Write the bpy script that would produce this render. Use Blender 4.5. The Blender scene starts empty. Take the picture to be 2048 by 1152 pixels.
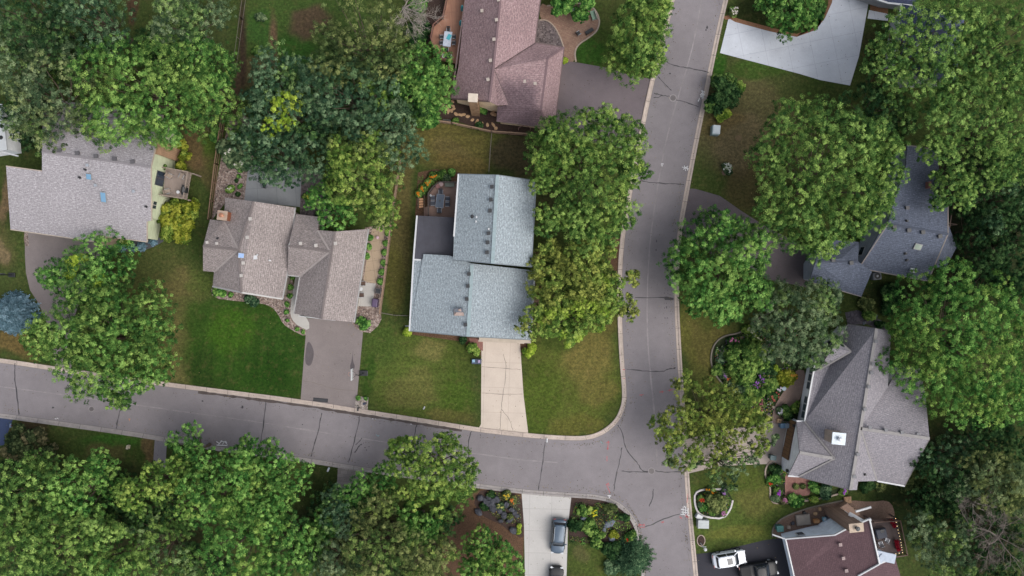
import bpy, bmesh, math, random
import numpy as np
from mathutils import Vector
R = math.radians
scene = bpy.context.scene
COL = scene.collection
# ------------------------------------------------------------------ camera
H = 93.0                      # flying height of the camera above the street
S = H * 36 / 24 / 2048        # metres of ground per photo pixel
cam_data = bpy.data.cameras.new('camera'); cam = bpy.data.objects.new('camera', cam_data); COL.objects.link(cam)
cam.location = (0, 0, H); cam.rotation_euler = (0, 0, 0)
cam_data.lens = 24; cam_data.sensor_width = 36; cam_data.clip_start = 1; cam_data.clip_end = 5000
scene.camera = cam
scene.render.resolution_x = 1024; scene.render.resolution_y = 576
# ------------------------------------------------------------------ light
SUN_EL, SUN_ROT = 50, 118
w = bpy.data.worlds.new('World'); scene.world = w; w.use_nodes = True
nt = w.node_tree; bg = nt.nodes['Background']
sky = nt.nodes.new('ShaderNodeTexSky'); sky.sky_type = 'NISHITA'; sky.sun_disc = False
sky.sun_elevation = R(SUN_EL); sky.sun_rotation = R(SUN_ROT); sky.dust_density = 4; sky.air_density = 1.0; sky.ozone_density = 1
hs = nt.nodes.new('ShaderNodeHueSaturation'); hs.inputs['Saturation'].default_value = 0.42      # a veiled, nearly white sky
nt.links.new(sky.outputs[0], hs.inputs['Color']); nt.links.new(hs.outputs[0], bg.inputs[0]); bg.inputs[1].default_value = 0.15
sl = bpy.data.lights.new('sun', 'SUN'); so = bpy.data.objects.new('sun', sl); COL.objects.link(so)
sl.energy = 1.05; sl.angle = R(60); sl.color = (1.0, 0.96, 0.91)
sdir = Vector((math.sin(R(SUN_ROT)) * math.cos(R(SUN_EL)), math.cos(R(SUN_ROT)) * math.cos(R(SUN_EL)), math.sin(R(SUN_EL))))
so.rotation_euler = sdir.to_track_quat('Z', 'Y').to_euler(); so.location = (60, -40, 80)
scene.view_settings.view_transform = 'Standard'; scene.view_settings.look = 'None'
scene.view_settings.exposure = 0.9; scene.view_settings.gamma = 1
# ------------------------------------------------------------------ helpers
K = 0.52
def lin(v): v /= 255.0; return v / 12.92 if v <= 0.04045 else ((v + 0.055) / 1.055) ** 2.4
def C(r, g, b, k=None): k = K if k is None else k; return (lin(r) * k, lin(g) * k, lin(b) * k, 1.0)
def XY(px, py, z=0.0):
    f = (H - z) / H
    return ((px - 1024) * S * f, (576 - py) * S * f)
def P(px, py, z=0.0):
    x, y = XY(px, py, z); return Vector((x, y, z))
def tag(o, label=None, cat=None, group=None, kind=None):
    if label: o['label'] = label
    if cat: o['category'] = cat
    if group: o['group'] = group
    if kind: o['kind'] = kind
    return o
def thing(name, base, label, cat, group=None):
    o = bpy.data.objects.new(name, None); COL.objects.link(o); o.location = base; o.empty_display_size = 0.3
    return tag(o, label, cat, group)
def wloc(o):
    v = Vector((0, 0, 0))
    while o is not None: v = v + o.location; o = o.parent
    return v
class MB:
    """collects faces in world coordinates; build() links them as one mesh object"""
    def __init__(s): s.v = []; s.f = []; s.uv = []; s.mi = []
    def face(s, pts, uv=None, m=0):
        i = len(s.v); s.v += [tuple(p) for p in pts]; s.f.append(tuple(range(i, i + len(pts)))); s.uv.append(uv); s.mi.append(m)
    def box(s, c, size, rz=0.0, m=0):
        cx, cy, cz = c; a, b, h = size[0] / 2, size[1] / 2, size[2] / 2
        cr, sr = math.cos(rz), math.sin(rz)
        q = [(cx + x * cr - y * sr, cy + x * sr + y * cr, cz + z) for z in (-h, h) for x, y in ((-a, -b), (a, -b), (a, b), (-a, b))]
        for f in ((3, 2, 1, 0), (4, 5, 6, 7), (0, 1, 5, 4), (1, 2, 6, 5), (2, 3, 7, 6), (3, 0, 4, 7)): s.face([q[i] for i in f], m=m)
    def beam(s, p, q, wd, ht, up=(0, 0, 1), m=0):
        p = Vector(p); q = Vector(q); d = (q - p).normalized(); sd = d.cross(Vector(up))
        if sd.length < 1e-4: sd = Vector((1, 0, 0))
        sd.normalize(); u = sd.cross(d); sd = sd * wd / 2; u = u * ht / 2
        a = [p - sd - u, p + sd - u, p + sd + u, p - sd + u]; b = [x + (q - p) for x in a]
        for i in range(4): j = (i + 1) % 4; s.face([a[i], a[j], b[j], b[i]], m=m)
        s.face(a[::-1], m=m); s.face(b, m=m)
    def tube(s, pts, rads, n=8, m=0, cap=True):
        rings = []
        for i, p in enumerate(pts):
            p = Vector(p); d = Vector(pts[min(i + 1, len(pts) - 1)]) - Vector(pts[max(i - 1, 0)]); d.normalize()
            a = d.cross(Vector((0, 0, 1)) if abs(d.z) < .9 else Vector((1, 0, 0))).normalized(); b = d.cross(a)
            rings.append([p + (a * math.cos(2 * math.pi * k / n) + b * math.sin(2 * math.pi * k / n)) * rads[i] for k in range(n)])
        for r0, r1 in zip(rings[:-1], rings[1:]):
            for k in range(n): s.face([r0[k], r0[(k + 1) % n], r1[(k + 1) % n], r1[k]], m=m)
        if cap: s.face(rings[0][::-1], m=m); s.face(rings[-1], m=m)
    def build(s, name, mats, parent=None, smooth=False, weld=True, bevel=0):
        me = bpy.data.meshes.new(name); V = np.array(s.v, dtype=float)
        if parent is not None: off = np.array(wloc(parent))
        else: off = np.array([(V[:, 0].min() + V[:, 0].max()) / 2, (V[:, 1].min() + V[:, 1].max()) / 2, V[:, 2].min()])
        me.from_pydata((V - off).tolist(), [], s.f)
        if any(u is not None for u in s.uv):
            ul = me.uv_layers.new(name='UVMap'); k = 0
            for f, u in zip(s.f, s.uv):
                for j in range(len(f)): ul.data[k].uv = u[j] if u is not None else (0, 0); k += 1
        if not isinstance(mats, (list, tuple)): mats = [mats]
        for mm in mats: me.materials.append(mm)
        me.polygons.foreach_set('material_index', s.mi)
        if weld:
            bm = bmesh.new(); bm.from_mesh(me); bmesh.ops.remove_doubles(bm, verts=bm.verts, dist=1e-4)
            if smooth:
                bmesh.ops.recalc_face_normals(bm, faces=bm.faces)
            bm.to_mesh(me); bm.free()
        if smooth: me.polygons.foreach_set('use_smooth', [True] * len(me.polygons))
        me.update()
        o = bpy.data.objects.new(name, me); COL.objects.link(o)
        if parent is None: o.location = off
        else: o.parent = parent
        if bevel:
            b = o.modifiers.new('bevel', 'BEVEL'); b.width = bevel; b.segments = 2; b.limit_method = 'ANGLE'
        return o
def chaikin(pts, n=2, closed=False):
    pts = [tuple(p) for p in pts]
    for _ in range(n):
        out = []; L = len(pts)
        if not closed: out.append(pts[0])
        for i in range(L if closed else L - 1):
            a = pts[i]; b = pts[(i + 1) % L]
            out.append(tuple(a[k] * .75 + b[k] * .25 for k in range(len(a)))); out.append(tuple(a[k] * .25 + b[k] * .75 for k in range(len(a))))
        if not closed: out.append(pts[-1])
        pts = out
    return pts
def sheet(name, pts, z, mat, smooth=0, label=None, kind='structure', thick=0.0, parent=None, pz=0.0):
    """flat polygon traced in photo pixels, lying at height z (a slab when thick > 0)"""
    if smooth: pts = chaikin(pts, smooth, True)
    q = [XY(*p, pz) for p in pts]
    ar = sum(q[i][0] * q[(i + 1) % len(q)][1] - q[(i + 1) % len(q)][0] * q[i][1] for i in range(len(q)))
    if ar < 0: q = q[::-1]
    mb = MB(); mb.face([(x, y, z) for x, y in q])
    if thick:
        n = len(q)
        for i in range(n): j = (i + 1) % n; mb.face([(*q[i], z - thick), (*q[j], z - thick), (*q[j], z), (*q[i], z)])
        mb.face([(x, y, z - thick) for x, y in q[::-1]])
    o = mb.build(name, mat, parent)
    if parent is None and kind: o['kind'] = kind
    return o
def resample(pts, step):
    out = [pts[0]]; acc = 0
    for a, b in zip(pts[:-1], pts[1:]):
        d = math.hypot(b[0] - a[0], b[1] - a[1])
        if d < 1e-6: continue
        n = max(1, int(d / step))
        for k in range(1, n + 1): out.append((a[0] + (b[0] - a[0]) * k / n, a[1] + (b[1] - a[1]) * k / n))
    return out
def ribbon(mb, pts, wd, z, jit=0.0, wob=0.0, seed=0, step=0.5):
    """thin strip along a path of world xy points"""
    rg = random.Random(seed); pts = resample(pts, step); L = []; Rr = []
    for i, p in enumerate(pts):
        a = pts[max(i - 1, 0)]; b = pts[min(i + 1, len(pts) - 1)]
        dx, dy = b[0] - a[0], b[1] - a[1]; l = math.hypot(dx, dy) or 1; nx, ny = -dy / l, dx / l
        o = rg.uniform(-wob, wob); ww = wd / 2 * (1 + rg.uniform(-jit, jit))
        L.append((p[0] + nx * (o + ww), p[1] + ny * (o + ww), z)); Rr.append((p[0] + nx * (o - ww), p[1] + ny * (o - ww), z))
    for i in range(len(pts) - 1): mb.face([Rr[i], Rr[i + 1], L[i + 1], L[i]])
def profile_strip(name, pts, prof, mat, side=1, parent=None):
    """sweep a cross profile [(offset, z)...] along a path of world xy points; uv = (arc length, offset)"""
    pts = resample(pts, 0.6); rows = []; u = 0
    for i, p in enumerate(pts):
        a = pts[max(i - 1, 0)]; b = pts[min(i + 1, len(pts) - 1)]
        dx, dy = b[0] - a[0], b[1] - a[1]; l = math.hypot(dx, dy) or 1; nx, ny = -dy / l * side, dx / l * side
        if i: u += math.hypot(p[0] - pts[i - 1][0], p[1] - pts[i - 1][1])
        rows.append((u, [(p[0] + nx * o, p[1] + ny * o, z) for o, z in prof]))
    mb = MB()
    for (u0, r0), (u1, r1) in zip(rows[:-1], rows[1:]):
        for k in range(len(prof) - 1):
            f = [r0[k], r1[k], r1[k + 1], r0[k + 1]]; uv = [(u0, prof[k][0]), (u1, prof[k][0]), (u1, prof[k + 1][0]), (u0, prof[k + 1][0])]
            if side < 0: f = f[::-1]; uv = uv[::-1]
            mb.face(f, uv)
    o = mb.build(name, mat, parent)
    if parent is None: o['kind'] = 'structure'
    return o
# ------------------------------------------------------------------ materials
_m = {}
def nodes(name):
    m = bpy.data.materials.new(name); m.use_nodes = True; t = m.node_tree
    return m, t, t.nodes['Principled BSDF']
def N(t, typ, **kw):
    n = t.nodes.new(typ)
    for k, v in kw.items():
        if isinstance(k, str) and hasattr(n, k): setattr(n, k, v)
    return n
def noise(t, vec, scale, detail=3, rough=.6):
    n = t.nodes.new('ShaderNodeTexNoise'); n.inputs['Scale'].default_value = scale; n.inputs['Detail'].default_value = detail; n.inputs['Roughness'].default_value = rough
    t.links.new(vec, n.inputs['Vector']); return n.outputs['Fac']
def ramp(t, fac, stops):
    r = t.nodes.new('ShaderNodeValToRGB'); e = r.color_ramp.elements
    e[0].position, e[0].color = stops[0]; e[1].position, e[1].color = stops[1]
    for p, c in stops[2:]: x = e.new(p); x.color = c
    t.links.new(fac, r.inputs[0]); return r.outputs[0]
def mix(t, fac, a, b, mode='MIX'):
    m = t.nodes.new('ShaderNodeMix'); m.data_type = 'RGBA'; m.blend_type = mode
    for s_, v in ((0, fac), (6, a), (7, b)):
        if hasattr(v, 'links') or isinstance(v, bpy.types.NodeSocket): t.links.new(v, m.inputs[s_])
        else: m.inputs[s_].default_value = v
    return m.outputs[2]
def bump(t, b, h, strength=.3, dist=.05):
    n = t.nodes.new('ShaderNodeBump'); n.inputs['Strength'].default_value = strength; n.inputs['Distance'].default_value = dist
    t.links.new(h, n.inputs['Height']); t.links.new(n.outputs[0], b.inputs['Normal'])
def scl(c, k): return (c[0] * k, c[1] * k, c[2] * k, 1)
def flat(name, col, rough=.7, metal=0, var=.12, scale=2.0, emit=0):
    if name in _m: return _m[name]
    m, t, b = nodes(name); pos = t.nodes.new('ShaderNodeNewGeometry').outputs['Position']
    f = noise(t, pos, scale, 4); col_o = ramp(t, f, [(.3, scl(col, 1 - var)), (.7, scl(col, 1 + var))])
    t.links.new(col_o, b.inputs['Base Color']); b.inputs['Roughness'].default_value = rough; b.inputs['Metallic'].default_value = metal
    if emit: b.inputs['Emission Color'].default_value = col; b.inputs['Emission Strength'].default_value = emit
    _m[name] = m; return m
def speckle(name, cols, s1, s2=.15, rough=.9, lo=.8, hi=1.15, bmp=.3, vor=None):
    """grainy ground surface: fine noise over colours in cols, big soft stains on top"""
    if name in _m: return _m[name]
    m, t, b = nodes(name); pos = t.nodes.new('ShaderNodeNewGeometry').outputs['Position']
    n = len(cols)
    if vor:
        v = t.nodes.new('ShaderNodeTexVoronoi'); v.inputs['Scale'].default_value = vor; t.links.new(pos, v.inputs['Vector'])
        sp = t.nodes.new('ShaderNodeSeparateColor'); t.links.new(v.outputs['Color'], sp.inputs[0]); f = sp.outputs[0]
        c = ramp(t, f, [(i / (n - 1), cols[i]) for i in range(n)]); h = v.outputs['Distance']
    else:
        f = noise(t, pos, s1, 6, .75); c = ramp(t, f, [(.3 + .4 * i / (n - 1), cols[i]) for i in range(n)]); h = f
    f2 = noise(t, pos, s2, 4, .6); g = ramp(t, f2, [(.3, (lo,) * 3 + (1,)), (.7, (hi,) * 3 + (1,))])
    f4 = noise(t, pos, s2 * 7, 5, .7); c = mix(t, 1.0, mix(t, 1.0, c, g, 'MULTIPLY'), ramp(t, f4, [(.3, (.93,) * 3 + (1,)), (.7, (1.06,) * 3 + (1,))]), 'MULTIPLY'); t.links.new(c, b.inputs['Base Color']); b.inputs['Roughness'].default_value = rough
    b.inputs['Specular IOR Level'].default_value = .25
    bump(t, b, h, bmp, .03); _m[name] = m; return m
def shingle(name, c1, c2, c3, bw=.95, rh=.30, contrast=1.0, stain=.12):
    if name in _m: return _m[name]
    a1 = [(c1[i] * .7 + c2[i] * .3) * 1.36 for i in range(3)]; a2 = [(c1[i] * .3 + c2[i] * .7) * 1.36 for i in range(3)]; c3 = scl([c3[i] * .5 + c1[i] * .5 for i in range(3)], 1.36); c1 = (*a1, 1); c2 = (*a2, 1); bw *= .5; rh *= .72
    m, t, b = nodes(name); uv = t.nodes.new('ShaderNodeTexCoord').outputs['UV']; pos = t.nodes.new('ShaderNodeNewGeometry').outputs['Position']
    br = t.nodes.new('ShaderNodeTexBrick'); t.links.new(uv, br.inputs['Vector'])
    br.inputs['Scale'].default_value = 1; br.inputs['Brick Width'].default_value = bw; br.inputs['Row Height'].default_value = rh
    br.inputs['Mortar Size'].default_value = .022; br.inputs['Mortar Smooth'].default_value = .3; br.inputs['Bias'].default_value = -.1
    br.inputs['Color1'].default_value = c1; br.inputs['Color2'].default_value = c2; br.inputs['Mortar'].default_value = c3; br.offset = .37; br.squash = .6; br.squash_frequency = 3
    mp = t.nodes.new('ShaderNodeMapping'); mp.inputs['Scale'].default_value = (1.7, 4.2, 1); t.links.new(uv, mp.inputs[0])
    f = noise(t, mp.outputs[0], 1.6, 3, .7); g = ramp(t, f, [(.3, (.62, .62, .62, 1)), (.5, (.98, .98, .98, 1)), (.7, (1.5, 1.49, 1.48, 1))])
    c = mix(t, contrast, br.outputs[0], g, 'MULTIPLY')
    f2 = noise(t, pos, .22, 4, .6); g2 = ramp(t, f2, [(.3, (1 - stain,) * 3 + (1,)), (.7, (1 + stain,) * 3 + (1,))])
    c = mix(t, 1.0, c, g2, 'MULTIPLY')
    f3 = noise(t, pos, 14, 2, .8); g3 = ramp(t, f3, [(.3, (.8,) * 3 + (1,)), (.7, (1.2,) * 3 + (1,))]); c = mix(t, 1.0, c, g3, 'MULTIPLY')
    t.links.new(c, b.inputs['Base Color']); b.inputs['Roughness'].default_value = .85; b.inputs['Specular IOR Level'].default_value = .3
    bump(t, b, br.outputs[1], -.3, .03); _m[name] = m; return m
def planks(name, c1, c2, cm, bw=3.0, rh=.14, rot=0.0, src='pos', mort=.012, offset=.5):
    if name in _m: return _m[name]
    m, t, b = nodes(name)
    s0 = t.nodes.new('ShaderNodeTexCoord').outputs['UV'] if src == 'uv' else t.nodes.new('ShaderNodeNewGeometry').outputs['Position']
    mp = t.nodes.new('ShaderNodeMapping'); mp.inputs['Rotation'].default_value = (0, 0, rot); t.links.new(s0, mp.inputs[0])
    br = t.nodes.new('ShaderNodeTexBrick'); t.links.new(mp.outputs[0], br.inputs['Vector']); br.inputs['Scale'].default_value = 1
    br.inputs['Brick Width'].default_value = bw; br.inputs['Row Height'].default_value = rh; br.inputs['Mortar Size'].default_value = mort; br.offset = offset
    br.inputs['Color1'].default_value = c1; br.inputs['Color2'].default_value = c2; br.inputs['Mortar'].default_value = cm
    f = noise(t, s0, .8, 4, .65); g = ramp(t, f, [(.3, (.85,) * 3 + (1,)), (.7, (1.13,) * 3 + (1,))])
    t.links.new(mix(t, 1.0, br.outputs[0], g, 'MULTIPLY'), b.inputs['Base Color']); b.inputs['Roughness'].default_value = .8
    bump(t, b, br.outputs[1], -.4, .02); _m[name] = m; return m
def leaf_mat():
    m, t, b = nodes('leaves'); t.nodes.remove(b); out = t.nodes['Material Output']
    at = t.nodes.new('ShaderNodeAttribute'); at.attribute_name = 'leaf_color'
    d = t.nodes.new('ShaderNodeBsdfDiffuse'); tr = t.nodes.new('ShaderNodeBsdfTranslucent'); mx = t.nodes.new('ShaderNodeMixShader'); mx.inputs[0].default_value = .16
    t.links.new(at.outputs['Color'], d.inputs[0]); t.links.new(at.outputs['Color'], tr.inputs[0])
    t.links.new(d.outputs[0], mx.inputs[1]); t.links.new(tr.outputs[0], mx.inputs[2]); t.links.new(mx.outputs[0], out.inputs[0]); return m
M_LEAF = leaf_mat()
M_BARK = speckle('bark', [C(70, 58, 48), C(104, 90, 76), C(126, 114, 100)], 4, .5)
M_BARE = speckle('bare_bark', [C(136, 126, 116), C(186, 176, 166), C(214, 206, 196)], 4, .5)
def asphalt(name, c, lo=.88, hi=1.1):
    return speckle(name, [scl(c, .8), scl(c, .97), scl(c, 1.03), scl(c, 1.22)], 9, .12, .92, lo, hi, .25)
def conc(name, c, lo=.9, hi=1.07, slab=3.0, rot=0.0, line=.75):
    if name in _m: return _m[name]
    m, t, b = nodes(name); pos = t.nodes.new('ShaderNodeNewGeometry').outputs['Position']
    mp = t.nodes.new('ShaderNodeMapping'); mp.inputs['Rotation'].default_value = (0, 0, rot); t.links.new(pos, mp.inputs[0])
    br = t.nodes.new('ShaderNodeTexBrick'); t.links.new(mp.outputs[0], br.inputs['Vector']); br.inputs['Scale'].default_value = 1; br.offset = 0
    br.inputs['Brick Width'].default_value = slab; br.inputs['Row Height'].default_value = slab; br.inputs['Mortar Size'].default_value = .03
    br.inputs['Color1'].default_value = scl(c, .98); br.inputs['Color2'].default_value = scl(c, 1.03); br.inputs['Mortar'].default_value = scl(c, line)
    f = noise(t, pos, .35, 5, .7); g = ramp(t, f, [(.28, (lo,) * 3 + (1,)), (.72, (hi,) * 3 + (1,))])
    f2 = noise(t, pos, 7, 5, .8); g2 = ramp(t, f2, [(.3, (.92,) * 3 + (1,)), (.7, (1.07,) * 3 + (1,))])
    cc = mix(t, 1.0, mix(t, 1.0, br.outputs[0], g, 'MULTIPLY'), g2, 'MULTIPLY')
    t.links.new(cc, b.inputs['Base Color']); b.inputs['Roughness'].default_value = .85; _m[name] = m; return m
M_ROAD = asphalt('street_asphalt', C(146, 140, 143), .87, 1.11)
M_ROCK = speckle('river_rock', [C(88, 78, 74), C(160, 138, 128), C(120, 104, 98), C(192, 176, 166), C(142, 122, 112)], 5, .4, .85, .9, 1.1, .8, vor=5.5)
M_ROCKG = speckle('grey_rock_mulch', [C(78, 70, 72), C(128, 116, 116), C(98, 88, 90), C(150, 140, 138)], 5, .4, .85, .9, 1.1, .8, vor=5.5)
M_MULCH = speckle('bark_mulch', [C(44, 34, 30), C(74, 58, 52), C(96, 78, 70)], 7, .6, .95, .85, 1.15, .6)
M_MULCHR = speckle('red_mulch', [C(62, 44, 32), C(104, 78, 58), C(134, 106, 84)], 6, .3, .95, .75, 1.15, .6)
M_WHITE = flat('white_trim', C(222, 224, 226), .5, 0, .05)
M_GUT = flat('grey_gutter', C(176, 174, 172), .5, 0, .06)
M_DARKM = flat('dark_metal', C(40, 42, 46), .5, 0, .15)
M_METAL = flat('light_metal', C(190, 196, 204), .35, .3, .08)
M_GLASS = flat('window_glass', C(52, 66, 82), .12, 0, .2, .6)
M_TAR = flat('crack_seal', C(54, 52, 56), .6, 0, .2)
M_PALE = speckle('worn_joint', [C(142, 137, 140), C(158, 152, 153), C(168, 162, 162)], 3, .3)
M_STAIN = speckle('damp_stain', [C(84, 76, 74), C(104, 94, 90)], 2, .3)
M_BLACKP = flat('black_plastic', C(34, 35, 38), .5, 0, .15)
def fbm(X, Y, scale, seed, octs=4):
    out = np.zeros_like(X); amp = 1; tot = 0
    for o in range(octs):
        rg = np.random.RandomState(seed + o * 17); G = rg.rand(128, 128); x = X / scale * 2 ** o + 40.3; y = Y / scale * 2 ** o + 31.7
        xi = np.floor(x).astype(int); yi = np.floor(y).astype(int); fx = x - xi; fy = y - yi; fx = fx * fx * (3 - 2 * fx); fy = fy * fy * (3 - 2 * fy)
        g = lambda a, b: G[(xi + a) % 128, (yi + b) % 128]
        out += amp * ((g(0, 0) * (1 - fx) + g(1, 0) * fx) * (1 - fy) + (g(0, 1) * (1 - fx) + g(1, 1) * fx) * fy); tot += amp; amp *= .5
    return out / tot
# ------------------------------------------------------------------ ground
def make_ground():
    inner = 0.3
    xs = np.concatenate([[-2500, -900, -300, -140], np.arange(-84, 84.01, inner), [140, 300, 900, 2500]])
    ys = np.concatenate([[-2500, -900, -300, -120], np.arange(-52, 52.01, inner), [120, 300, 900, 2500]])
    nx, ny = len(xs), len(ys); X, Y = np.meshgrid(xs, ys)
    px = X / S + 1024; py = 576 - Y / S
    col = np.zeros(X.shape + (3,)); base = np.array(C(66, 80, 40)[:3]); col[:] = base
    n1 = fbm(X, Y, 9, 3); n2 = fbm(X, Y, 3, 11); wx = (fbm(X, Y, 4, 21) - .5) * 60; wy = (fbm(X, Y, 4, 31) - .5) * 60
    def brush(cx, cy, rx, ry, c, a=1.0, soft=.45, warp=1.0):
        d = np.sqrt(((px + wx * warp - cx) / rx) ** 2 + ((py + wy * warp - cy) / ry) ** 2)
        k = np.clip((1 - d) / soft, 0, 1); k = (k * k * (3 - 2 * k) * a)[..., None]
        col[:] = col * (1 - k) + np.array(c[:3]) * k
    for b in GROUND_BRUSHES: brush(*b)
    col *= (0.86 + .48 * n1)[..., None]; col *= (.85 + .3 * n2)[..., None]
    for cx, cy, rx, ry, an, wl in ((850, 740, 130, 130, 1.5, 13), (1150, 760, 120, 130, .35, 13), (490, 700, 130, 110, .1, 14), (1480, 1040, 110, 90, .75, 11), (890, 300, 100, 60, 1.5, 12)):   # mowing stripes
        k = np.clip(1.3 - np.sqrt(((px - cx) / rx) ** 2 + ((py - cy) / ry) ** 2), 0, 1); ph = (px * math.cos(an) + py * math.sin(an) + wx * .12) / wl * 3.1416
        col *= (1 + .07 * k * np.tanh(3 * np.sin(ph)))[..., None]
    me = bpy.data.meshes.new('ground')
    V = np.stack([X.ravel(), Y.ravel(), np.zeros(nx * ny)], 1)
    me.vertices.add(nx * ny); me.vertices.foreach_set('co', V.ravel())
    I = np.arange(nx * ny).reshape(ny, nx); q = np.stack([I[:-1, :-1], I[:-1, 1:], I[1:, 1:], I[1:, :-1]], -1).reshape(-1, 4)
    me.loops.add(q.size); me.loops.foreach_set('vertex_index', q.ravel()); me.polygons.add(len(q)); me.polygons.foreach_set('loop_start', np.arange(0, q.size, 4))
    me.update(calc_edges=True)
    a = me.color_attributes.new('turf', 'FLOAT_COLOR', 'POINT'); a.data.foreach_set('color', np.concatenate([col.reshape(-1, 3), np.ones((nx * ny, 1))], 1).ravel())
    m, t, b = nodes('turf'); at = t.nodes.new('ShaderNodeAttribute'); at.attribute_name = 'turf'; pos = t.nodes.new('ShaderNodeNewGeometry').outputs['Position']
    f = noise(t, pos, 2.6, 7, .85); g = ramp(t, f, [(.36, (.5, .53, .5, 1)), (.5, (.98, .98, .98, 1)), (.64, (1.65, 1.58, 1.5, 1))])
    c = mix(t, 1.0, at.outputs['Color'], g, 'MULTIPLY')
    f2 = noise(t, pos, .9, 6, .75); g2 = ramp(t, f2, [(.52, (0, 0, 0, 1)), (.72, (.45, .45, .45, 1))]); c = mix(t, g2, c, C(118, 104, 68))
    f3 = noise(t, pos, 1.6, 5, .75); g3 = ramp(t, f3, [(.3, (.72, .78, .72, 1)), (.6, (1.08, 1.06, 1, 1))]); c = mix(t, 1.0, c, g3, 'MULTIPLY')
    t.links.new(c, b.inputs['Base Color']); b.inputs['Roughness'].default_value = .95; b.inputs['Specular IOR Level'].default_value = .1; bump(t, b, f, .5, .06)
    me.materials.append(m); o = bpy.data.objects.new('ground', me); COL.objects.link(o); o['kind'] = 'structure'
DRY, LUSH, OLIVE, DIRT, BRIGHT, DARK = C(112, 100, 66), C(46, 74, 26), C(84, 88, 46), C(108, 84, 66), C(72, 104, 34), C(36, 44, 24)
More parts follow.
